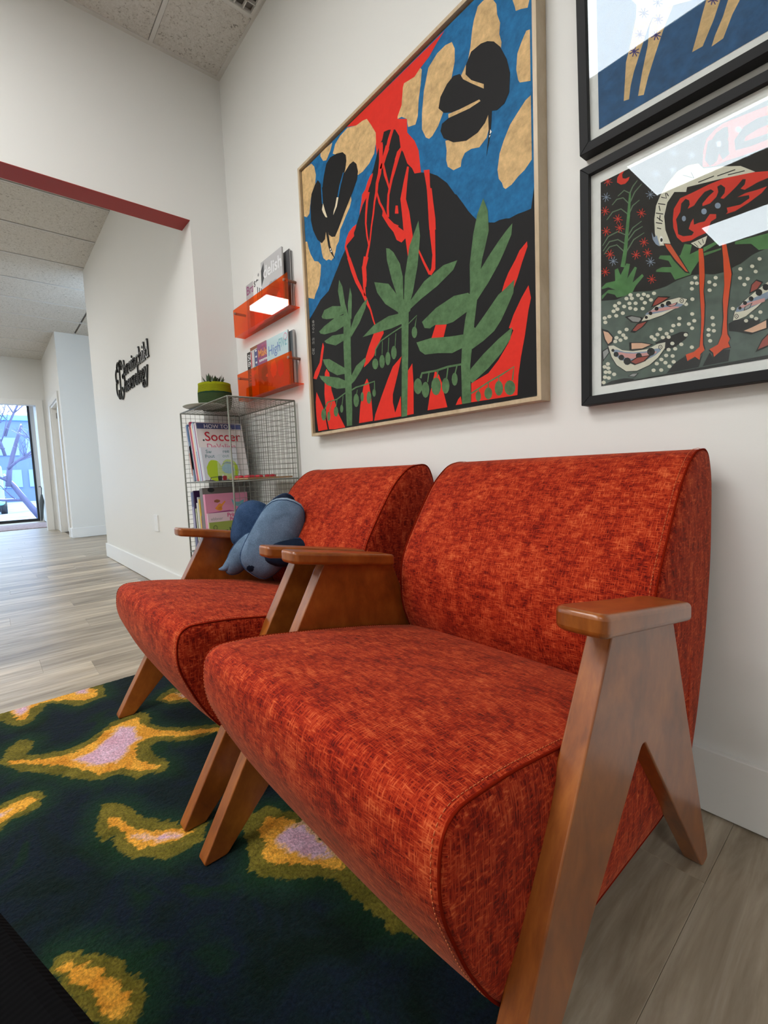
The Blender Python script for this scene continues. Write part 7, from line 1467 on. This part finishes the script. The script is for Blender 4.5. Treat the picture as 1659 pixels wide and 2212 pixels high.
T = .026; pb = book(x, zB, T, .225, .300, th2, (.62,.24,.36), 'thick pink storybook with a dancing figure on the cover', G2); x += (T+.0018)*ct
patch(pb, T, blob(.060, .262, .016, .008, 12, .1), TXT['brown']); patch(pb, T, [(.045,.225),(.07,.250),(.082,.246),(.10,.262),(.104,.256),(.086,.236),(.078,.222),(.06,.214)], TXT['orange']); patch(pb, T, blob(.072, .222, .012, .010, 12), TXT['orange'])
patch(pb, T, [(.135,.270),(.145,.235),(.175,.225),(.20,.238),(.205,.262),(.175,.250),(.155,.252)], TXT['blueg']); patch(pb, T, [(.01,.205),(.12,.212),(.15,.205),(.22,.22),(.22,.20),(.01,.195)], TXT['purple'])
T = .012; pp = book(x, zB, T, .220, .205, th2, (.66,.50,.56), 'pale pink book titled with a princess parade, middle shelf', G2); x += (T+.0018)*ct
on_cover(pp, 'Princess', .028, T, .100, .180, TXT['pink'], bold=.0008); on_cover(pp, 'Parade', .024, T, .112, .160, TXT['pink'], bold=.0008); on_cover(pp, 'ebbner', .022, T, .014, .168, TXT['grey'])
T = .011; gb = book(x, zB, T, .215, .160, th2, (.27,.33,.07), 'green picture book with the worm title, rightmost on the middle shelf', G2); x += (T+.0018)*ct
on_cover(gb, 'Worm Looks', .033, T, .018, .090, TXT['dark'], rot=9, bold=.0009, xs=.86); on_cover(gb, 'for Lunch', .030, T, .150, .116, TXT['dark'], rot=12, bold=.0008, xs=.8)
bm_ = bmesh.new(); tube(bm_, [(T+.0006, .028+.009*math.cos(a*.4), .133+.010*math.sin(a*.4)) for a in range(17)], .0009, 5); obj('cover_print', bm_, TXT['dark'], gb)
patch(gb, T, blob(.165, .060, .020, .020, 16), TXT['peach']); patch(gb, T+.0003, blob(.158, .062, .005, .007, 10), TXT['brown'])

# toys on the upper shelf
tb = thing('puzzle_board', 'thin wooden puzzle board with red knobs on the upper shelf', 'toy', (-2.02, -.150, zA))
obj('board', bx(-.10, .10, -.11, .12, 0, .008), cmat((.36,.22,.11)), tb, bev=.001)
for kx, ky in ((-.07,-.08),(-.07,-.03),(-.06,.02),(-.02,-.09),(.0,-.04),(-.02,.05),(.03,-.08),(.04,-.02),(.07,-.09),(.07,.03)):
    b = bmesh.new(); lathe(b, [(.014,0),(.016,.004),(.012,.010),(.004,.013)], (kx, ky, .008), 12); obj('knob', b, TXT['red'], tb)
tg = thing('toy_sunglasses', 'small dark toy sunglasses on the front edge of the upper shelf', 'toy', (-2.075, SY0+.032, zA), (0, 0, R(38)))
for sx in (-1, 1):
    b = bmesh.new(); prism_x(b, round_poly([(-.016,.001),(.016,.001),(.018,.022),(-.018,.022)], .007, 4), -.001, .001); o_ = obj('lens', b, TXT['dark'] if sx < 0 else TXT['red'], tg); o_.location = (0, sx*.021, 0)
    b = bmesh.new(); tube(b, [(0, sx*.038, .018), (-.035, sx*.038, .016), (-.042, sx*.036, .004)], .0016, 6); obj('temple', b, TXT['dark'], tg)
b = bmesh.new(); tube(b, [(0,-.005,.015),(0,0,.017),(0,.005,.015)], .0016, 6); obj('bridge', b, TXT['dark'], tg)

# ================================================================== PLANT on the shelf
zT = LV[3] + .0046
sc = thing('saucer', 'pale translucent oval saucer lying on top of the wire shelf', 'saucer', (-2.275, -.300, zT), (0,0,R(10)))
b = bmesh.new(); lathe(b, [(.090,.0),(.100,.001),(.114,.006),(.116,.008),(.110,.0075),(.095,.006),(.0,.006)], seg=40, cap=False); bmesh.ops.scale(b, vec=(1.0,.82,1), verts=b.verts[:]); 
b.faces.new([v for v in b.verts[:40]][::-1]); obj('dish', b, mat('frosted_glass_dish', (.50,.55,.50), .35), sc)
pl = thing('potted_succulent', 'dark succulent in a green and lime knitted pot on top of the wire shelf', 'plant', (-2.385, -.195, zT+.0085))
PX = .086
m = mat('knit_pot', rough=.9, spec=.1); n = N(m); tc = n.n('ShaderNodeTexCoord'); sep = n.n('ShaderNodeSeparateXYZ'); n.l(tc.outputs['Object'], sep.inputs[0])
wob = n.math('ADD', sep.outputs[2], n.math('MULTIPLY', n.noise(n.coord('Object', (14,14,60)), 3, 3), .006))
cc = n.ramp(n.math('MULTIPLY', wob, 5.0), [(.0, (.045,.075,.030)), (.40, (.020,.052,.028)), (.44, (.26,.28,.01)), (.62, (.32,.35,.012))], 'CONSTANT'); n.base(cc)
kn = n.n('ShaderNodeTexWave'); kn.wave_type = 'BANDS'; kn.bands_direction = 'Z'; kn.inputs['Scale'].default_value = 70; kn.inputs['Distortion'].default_value = 2.5; kn.inputs['Detail'].default_value = 2; n.l(n.coord('Object'), kn.inputs[0]); n.bump(kn.outputs[1], .7, .003)
b = bmesh.new(); lathe(b, [(PX*.80,0),(PX*.92,.012),(PX*1.0,.045),(PX*1.0,.085),(PX*.95,.118),(PX*.955,.132),(PX*.90,.134),(PX*.86,.120),(PX*.84,.108)], seg=40, cap=False)
b.verts.ensure_lookup_table(); b.faces.new(b.verts[:40][::-1]); obj('knitted_pot', b, m, pl)
b = bmesh.new(); lathe(b, [(PX*.85,.100),(PX*.86,.112),(.02,.116)], seg=24, cap=True); obj('soil', b, mat('potting_soil', (.03,.02,.014), 1), pl)
LFm = mat('succulent_leaf', (.018,.045,.018), .45); n = N(LFm); n.base(n.ramp(n.noise(n.coord('Object'), 30, 3), [(.35, (.012,.022,.014)), (.65, (.040,.085,.028))]))
def leaf(par, base_, az, el, L, w, m):
    b = bmesh.new(); seg = 7; d = Vector((math.cos(az)*math.cos(el), math.sin(az)*math.cos(el), math.sin(el))); s_ = Vector((-math.sin(az), math.cos(az), 0)); u_ = s_.cross(d)*-1
    rows_ = []
    for i in range(seg+1):
        t_ = i/seg; ww = w*math.sin(math.pi*min(1, .18+t_*.82))**.8*(1-.15*t_); th_ = .35*ww
        c_ = Vector(base_) + d*L*t_ + Vector((0,0,1))*L*.18*t_*t_
        if i == seg: ww = w*.05; th_ = w*.03
        rows_.append([b.verts.new(c_ + s_*ww*math.cos(a) + u_*th_*math.sin(a)) for a in [2*math.pi*k_/8 for k_ in range(8)]])
    for a, c_ in zip(rows_, rows_[1:]):
        for k_ in range(8): b.faces.new((a[k_], a[(k_+1)%8], c_[(k_+1)%8], c_[k_])).smooth = True
    b.faces.new(rows_[0][::-1]); b.faces.new(rows_[-1]); bmesh.ops.recalc_face_normals(b, faces=b.faces)
    return obj('leaf', b, m, par)
rd = random.Random(5)
for cx_, cy_, nl, sc_ in ((-.030,-.012,8,1.0),(.004,-.030,9,1.15),(.040,.0,8,.9),(.010,.030,8,.9),(.055,-.030,5,.8)):
    for k_ in range(nl):
        az = 2*math.pi*k_/nl + rd.random()*.5; el = R(rd.choice((18, 45, 72))+rd.random()*12)
        leaf(pl, (cx_, cy_, .120), az, el, (.040+.022*rd.random())*sc_, .0085*sc_, LFm)

# ================================================================== WALL RACKS AND MAGAZINES
def rack(zb, label):
    t = thing('magazine_rack', label, 'magazine rack', (-2.105, 0, zb), group='orange wall racks')
    L = .285; b = bmesh.new(); 
    prof = [(-.0600,.0),(-.0600,.142),(-.0565,.142),(-.0565,.0035),(-.002,.0035),(-.002,0)]
    prism_x(b, prof, -L, L); o_ = obj('acrylic_tray', b, M['acrylic'], t)
    for x in (-L+.024, L-.024):
        b = bmesh.new(); tube(b, [(x, -.001, .118), (x, -.0655, .118)], .0065, 12); obj('standoff', b, mat('bronze_peg', (.22,.12,.08), .4, .4), t, smooth=False)
    return t
rack(1.532, 'upper orange see-through acrylic magazine rack on the wall'); rack(1.192, 'lower orange see-through acrylic magazine rack on the wall')
def mag(x, y, z, w, h, c, label, group, t_=.005, lean=1):
    o = thing('magazine', label, 'magazine', (x, y, z), (R(-lean), 0, 0), group)
    b = bmesh.new(); box(b, 0, w, 0, .0006, 0, h); obj('cover', b, cmat(c, .25), o)
    obj('pages', bx(.0005, w-.001, .0006, t_, .0005, h-.001), cmat((.50,.50,.50)), o); return o
def onm(o, s, size, x, z, m, rot=0, **k_): return text('cover_print', s, size, m, o, Matrix.Translation((x, -.0004, z)) @ frame_m((0,0,0), (1,0,0), (0,0,1)) @ Matrix.Rotation(R(rot), 4, 'Z'), .0001, **k_)
def mp(o, pts, m, y=-.0003):
    b = bmesh.new(); a = [b.verts.new((x, y, z)) for x, z in pts]; c_ = [b.verts.new((x, y+.0003, z)) for x, z in pts]; b.faces.new(a); b.faces.new(c_[::-1])
    for i in range(len(a)): b.faces.new((a[i], c_[i], c_[(i+1)%len(a)], a[(i+1)%len(a)]))
    bmesh.ops.recalc_face_normals(b, faces=b.faces); return obj('cover_print', b, m, o)
GA, GB = 'magazines in the upper orange rack', 'magazines in the lower orange rack'
z1 = 1.5375
a = mag(-2.315, -.018, z1, .19, .248, (.50,.48,.50), 'magazine with purple title at the left end of the upper rack', GA)
onm(a, 'Brain', .062, .004, .196, TXT['purple'], bold=.0008); 
for i in range(5): mp(a, [(.012,.165-i*.022),(.075-.01*(i%2),.165-i*.022),(.075-.01*(i%2),.170-i*.022),(.012,.170-i*.022)], TXT['grey'])
a = mag(-2.215, -.027, z1, .19, .262, (.78,.78,.77), 'white magazine with grey dots, second from the left in the upper rack', GA)
onm(a, 'sc', .056, .008, .205, TXT['dark'], bold=.001); mp(a, blob(.030,.235,.0055,.0055,10), TXT['white']); mp(a, blob(.062,.248,.008,.008,12), TXT['grey']); mp(a, blob(.055,.220,.009,.009,12), TXT['grey'])
a = mag(-2.175, -.0345, z1, .17, .215, (.72,.74,.75), 'pale magazine with tall narrow lettering in the upper rack', GA)
for i in range(4): mp(a, [(.018+i*.020,.10),(.026+i*.020,.10),(.026+i*.020,.185-i*.01),(.018+i*.020,.19-i*.01)], TXT['dark'])
a = mag(-2.052, -.012, z1, .195, .258, (.04,.04,.045), 'black magazine at the back of the upper rack', GA, .007)
a = mag(-2.055, -.020, z1, .195, .265, (.10,.10,.11), 'charcoal magazine just behind the grey cover of the upper rack', GA, .007)
a = mag(-2.090, -.045, z1, .205, .278, (.52,.53,.55), 'large grey and white magazine in front of the stack in the upper rack', GA, .008)
onm(a, 'delish', .078, .022, .195, TXT['white'], bold=.0014); mp(a, [(.0,.165),(.03,.20),(.03,.27),(.0,.24)], TXT['dark'])
mp(a, blob(.11,.115,.06,.045,20,.12), TXT['grey'], -.0002); mp(a, blob(.13,.07,.05,.03,20,.12), TXT['white'], -.0002)
z2 = 1.1975
a = mag(-2.356, -.016, z2, .15, .250, (.015,.014,.015), 'black magazine with orange and white rays at the left end of the lower rack', GB)
onm(a, 'SCI', .046, .008, .205, TXT['white'], bold=.0006); onm(a, 'ENCE', .034, .008, .175, TXT['white'], bold=.0006)
for i in range(9):
    an = R(95+i*11); mp(a, [(.115+.025*math.cos(an), .095+.025*math.sin(an)), (.115+.10*math.cos(an), .095+.085*math.sin(an)), (.115+.10*math.cos(an+.05), .095+.085*math.sin(an+.05))], TXT['white' if i % 2 else 'orange'])
mp(a, blob(.105,.095,.024,.018,14), TXT['lime'])
a = mag(-2.300, -.024, z2, .18, .262, (.60,.58,.58), 'magazine with red, white and blue stripes in the lower rack', GB)
mp(a, [(.0,.245),(.18,.25),(.18,.262),(.0,.262)], TXT['brown']); mp(a, [(.045,.155),(.085,.155),(.085,.245),(.045,.24)], TXT['navy']); mp(a, [(.004,.16),(.014,.16),(.014,.24),(.004,.24)], TXT['red'])
for i in range(3): mp(a, blob(.065,.175+.03*i,.009,.005,10), TXT['white'], -.0006)
mp(a, blob(.03,.13,.025,.02,14,.1), TXT['orange']); mp(a, blob(.05,.10,.025,.02,14,.1), TXT['lime'], -.0006); mp(a, blob(.045,.15,.02,.012,14,.1), TXT['blueg'], -.0005)
a = mag(-2.205, -.032, z2, .20, .255, (.26,.055,.15), 'plum purple magazine with an orange title in the lower rack', GB)
onm(a, 'Make', .052, .010, .190, TXT['orange'], bold=.001); onm(a, 'tomorrow', .022, .018, .165, TXT['white'], bold=.0004); onm(a, 'life made', .020, .05, .232, TXT['pink'])
mp(a, blob(.07,.10,.035,.04,16,.1), TXT['dark']); mp(a, blob(.10,.085,.018,.008,12,.1), TXT['white'], -.0006)
for i, (dy, cc_) in enumerate(((-.008, (.10,.10,.11)), (-.016, (.16,.17,.18)), (-.024, (.10,.12,.13)))):
    mag(-2.072+.007*i, dy-.004, z2, .20, .252-.004*i, cc_, ['dark magazine flat against the wall in the lower rack', 'dark grey magazine second from the wall in the lower rack', 'slate magazine right behind the light blue cover in the lower rack'][i], GB, .007)
a = mag(-2.085, -.041, z2, .205, .250, (.42,.58,.62), 'light blue magazine with blue lettering at the right of the lower rack', GB, .007)
onm(a, 'High', .066, .012, .170, TXT['mid'], bold=.0004); onm(a, 'FIVE', .060, .118, .185, TXT['blueg'], bold=.0004, xs=.7); mp(a, blob(.182,.225,.016,.016,16), TXT['pink']); mp(a, blob(.182,.225,.013,.013,16), cmat((.5,.62,.66)), -.0006)
mp(a, blob(.06,.10,.03,.04,18,.15), TXT['white']); mp(a, blob(.13,.09,.03,.04,18,.15), TXT['pink'], -.0004)

# ================================================================== DENIM CUSHION on the far chair
cu = thing('denim_cushion', 'knotted blue denim cushion in several washes, sitting on the far rust armchair', 'cushion', (-1.50, -.40, .455))
CO = Vector(cu.location)
def lobe(name, c_, ax, rr, m, pw=2.6, seed=0, m2=None, cut=0.0):
    """pillow-like superellipsoid; ax = (long axis, second axis) directions"""
    a0 = Vector(ax[0]).normalized(); a1 = Vector(ax[1]); a1 = (a1 - a0*a1.dot(a0)).normalized(); a2 = a0.cross(a1)
    b = bmesh.new(); nu, nv = 30, 22; rings = []
    sp_ = lambda v_, p: math.copysign(abs(v_)**p, v_)
    e = 2/pw
    for i in range(1, nv):
        ph = -math.pi/2 + math.pi*i/nv; ring = []
        for j in range(nu):
            th_ = 2*math.pi*j/nu
            x_ = sp_(math.cos(ph), e)*sp_(math.cos(th_), e); y_ = sp_(math.cos(ph), e)*sp_(math.sin(th_), e); z_ = sp_(math.sin(ph), 1.0)
            w_ = 1 + .022*math.sin(5*th_+seed) + .018*math.sin(3*ph*2+seed*2)*math.cos(2*th_+seed)
            ring.append(b.verts.new(Vector(c_) - CO + a0*x_*rr[0]*w_ + a1*y_*rr[1]*w_ + a2*z_*rr[2]))
        rings.append(ring)
    for a, c2 in zip(rings, rings[1:]):
        for k_ in range(nu): b.faces.new((a[k_], a[(k_+1)%nu], c2[(k_+1)%nu], c2[k_]))
    t1 = b.verts.new(Vector(c_)-CO-a2*rr[2]); t2 = b.verts.new(Vector(c_)-CO+a2*rr[2])
    for k_ in range(nu): b.faces.new((t1, rings[0][(k_+1)%nu], rings[0][k_])); b.faces.new((t2, rings[-1][k_], rings[-1][(k_+1)%nu]))
    bmesh.ops.recalc_face_normals(b, faces=b.faces)
    if m2:
        for f in b.faces:
            if (f.calc_center_median()+CO-Vector(c_)).dot(a2) > -cut: f.material_index = 1
    o_ = obj(name, b, [m, m2] if m2 else m, cu, smooth=True)
    # raised seam round the equator of the lobe
    k_ = nv//2 - 3
    b = bmesh.new(); e_pts = []
    for j in range(nu+1):
        th_ = 2*math.pi*j/nu; zz_ = -cut/rr[2] if m2 else 0; ph = math.asin(max(-1, min(1, zz_)))
        w_ = 1 + .022*math.sin(5*th_+seed) + .018*math.sin(3*ph*2+seed*2)*math.cos(2*th_+seed)
        e_pts.append(Vector(c_) - CO + a0*sp_(math.cos(ph), e)*sp_(math.cos(th_), e)*rr[0]*w_ + a1*sp_(math.cos(ph), e)*sp_(math.sin(th_), e)*rr[1]*w_ + a2*rr[2]*zz_)
    tube(b, e_pts, .0022, 6, caps=False); obj('seam', b, M['denim_mid'], o_, smooth=True)
    return o_
vr = Vector((.46,.89,0)); vu = Vector((0,0,1)); vf = Vector((-.89,.46,0))
dB = (vr*.50 + vu*.80)
lobe('cushion_lobe', (-1.455,-.398,.560), (dB, vr), (.150,.084,.062), M['denim_light'], 2.7, .4, M['denim_pale'], .016)
lobe('cushion_lobe', (-1.578,-.420,.600), (vu*1.0+vr*.38, vr), (.092,.068,.058), M['denim_mid'], 2.8, 1.3, M['denim_pale'], .014)
lobe('cushion_lobe', (-1.530,-.335,.625), (dB, vr), (.092,.052,.050), M['denim_dark'], 2.4, 2.1)
lobe('cushion_lobe', (-1.478,-.430,.505), (vr*.6+vu*.3, vu), (.080,.060,.058), M['denim_dark'], 2.4, 2.9)
lobe('cushion_lobe', (-1.555,-.475,.505), (vr*.55+vu*.8, vr), (.085,.040,.045), M['denim_light'], 2.2, 3.3, M['denim_mid'], .010)
b = bmesh.new(); tube(b, [Vector(q)-CO for q in ((-1.555,-.495,.490),(-1.565,-.520,.470),(-1.570,-.540,.458),(-1.575,-.556,.457))], [.030,.020,.010,.003], 12); obj('corner_tip', b, M['denim_light'], cu, smooth=True)
lobe('cushion_lobe', (-1.390,-.375,.512), (vr*1.0+vu*.1, vu), (.085,.046,.055), M['denim_dark'], 2.3, 4.2)

# ================================================================== black bench corner, lower left
bn = thing('black_bench', 'black ribbed fabric bench, only its corner showing at the lower left', 'bench', (-.15, -1.353, 0), (0, 0, R(17.5)))
obj('cushion', bx(-.62, .45, -.30, .272, .24, .400), M['blackcloth'], bn, bev=.02)
for sx in (-.56, .39):
    for sy in (-.24, .20):
        b = bmesh.new(); tube(b, [(sx, sy, .0125 if sy > -1 else 0), (sx, sy, .241)], .018, 10); obj('leg', b, M['mdfblack'], bn)

# ================================================================== END OF THE HALL AND OUTDOORS
mt = thing('door_mat', 'pinkish grey entrance mat inside the far glass door', 'mat', (-11.15, -1.30, 0))
mm_ = mat('pink_grey_mat', (.34,.27,.29), .95); n = N(mm_); n.base(n.ramp(n.noise(n.coord('Object'), 22, 4, .7), [(.3,(.22,.19,.19)),(.7,(.48,.36,.40))])); obj('carpet', bx(-.72, .74, -1.3, 1.06, 0, .012), mm_, mt, bev=.003)
um = thing('folded_umbrella', 'dark grey folded umbrella leaning in the corner by the far glass door', 'umbrella', (-12.15, -.275, 0), (R(-4), 0, 0))
b = bmesh.new(); tube(b, [(0,0,.02),(0,0,.09),(0,0,.45),(0,0,.60)], [.008,.026,.045,.016], 12); obj('canopy', b, mat('grey_nylon', (.09,.10,.10), .7), um, smooth=True)
b = bmesh.new(); tube(b, [(0,0,.58),(0,0,.74),(0,-.02,.77),(0,-.05,.76)], .008, 8); obj('handle', b, M['mdfblack'], um, smooth=True)
fa = thing('alarm_pull', 'small red pull station on the wall beside the far glass door', 'alarm', (-11.0, -.20, 1.77))
obj('housing', bx(-.05, .05, -.04, 0, -.08, .08), mat('red_plastic', (.55,.02,.04), .35), fa, bev=.006); obj('lever', bx(-.03, .03, -.05, -.038, -.03, .0), TXT['white'], fa, bev=.002)

gr_m = mat('trodden_snow', (.55,.62,.72), .9); n = N(gr_m); n.base(n.ramp(n.noise(n.coord('Object'), .8, 5), [(.35,(.16,.18,.26)),(.6,(.36,.42,.55))]))
structure('ground', bx(-70, -12.75, -45, 25, -.40, -.25), gr_m)
def building(x, y0, y1, h, c, c2, label, nz, ny):
    t = thing('office_building', label, 'building', (x, (y0+y1)/2, -.25)); w_ = (y1-y0)/2
    obj('wall', bx(-6, 0, -w_, w_, 0, h), mat('blue_facade', c, .7), t)
    obj('parapet', bx(-6.1, .15, -w_-.1, w_+.1, h, h+.35), mat('teal_parapet', c2, .6), t)
    for i in range(nz):
        z0 = 1.0+i*(h-1.2)/nz
        for j in range(ny):
            ya = -w_+.5+j*(2*w_-.8)/ny
            f = obj('window', bx(.0, .08, ya, ya+(2*w_-.8)/ny-.4, z0, z0+(h-1.2)/nz*.55), mat('blue_pane_frame', tuple(min(1, v_*1.7) for v_ in c), .3), t)
building(-40, -14, 9, 5.6, (.10,.15,.34), (.15,.50,.52), 'long low blue building with a teal roof band across the street', 2, 9)
building(-30, -22, -5.2, 4.6, (.22,.42,.50), (.35,.62,.66), 'pale teal building at the left behind the bare tree', 2, 6)
car = thing('parked_van', 'pale teal box van parked outside beyond the glass door', 'car', (-24, -1.35, -.25))
obj('body', bx(-1.6, 1.6, -.9, .75, .35, 1.9), mat('teal_van_paint', (.25,.60,.62), .4), car, bev=.12)
for sx in (-1, 1):
    for sy in (-.85, .70):
        b = bmesh.new(); tube(b, [(sx*1.05, sy-.1, .34), (sx*1.05, sy+.1, .34)], .34, 18); obj('wheel', b, M['mdfblack'], car)
obj('windscreen', bx(1.58, 1.64, -.72, .56, 1.1, 1.7), M['mdfblack'], car)
tree = thing('bare_tree', 'bare snow-dusted tree with a forked trunk outside the far glass door', 'tree', (-18.0, .15, -.25))
BK = mat('violet_bark', (.09,.09,.17), .9); SN = mat('snow', (.85,.88,.95), .9)
rt = random.Random(11); bT = bmesh.new(); bB = bmesh.new(); bS = bmesh.new()
def limb(b, p, d, L, r_, depth):
    q = [Vector(p)]; dd = Vector(d).normalized()
    for i in range(4):
        dd = (dd + Vector((rt.uniform(-.1,.1), rt.uniform(-.16,.16), rt.uniform(-.06,.14)))).normalized(); q.append(q[-1] + dd*L/4)
    tube(b, q, [r_, r_*.88, r_*.76, r_*.64, r_*.5], 6)
    if depth < 3: tube(bS, [v_ + Vector((0,0,r_*.7)) for v_ in q[1:]], [r_*.30, r_*.34, r_*.3, r_*.2], 4)
    if depth > 0:
        for i in range(5 if depth > 1 else 4):
            base_ = q[1 + rt.randrange(4)]; s_ = rt.choice((-1, 1))
            nd = (dd + Vector((rt.uniform(-.5,.5), s_*rt.uniform(.5,1.1), rt.uniform(-.25,.55)))).normalized()
            limb(bB, base_, nd, L*rt.uniform(.5,.72), r_*.45, depth-1)
limb(bT, (0,0,0), (0,-.75,1), 1.6, .12, 0); limb(bT, (0,-.75,1.05), (0,.05,1), 2.0, .08, 0)
limb(bB, (0,-.70,1.2), (.2,-.95,.7), 1.7, .045, 3); limb(bB, (0,-.75,2.0), (0,-.35,1), 1.6, .045, 3); limb(bB, (0,-.70,2.6), (0,.35,1), 1.5, .04, 3)
limb(bB, (0,-.72,1.6), (0,.8,.7), 1.3, .05, 3); limb(bB, (0,-.3,.6), (0,-1,.1), 1.2, .05, 2); limb(bB, (0,-.75,2.2), (0,-1,.4), 1.4, .045, 3)
obj('trunk', bT, BK, tree, smooth=True); obj('branches', bB, BK, tree, smooth=True); obj('snow_cover', bS, SN, tree, smooth=True)
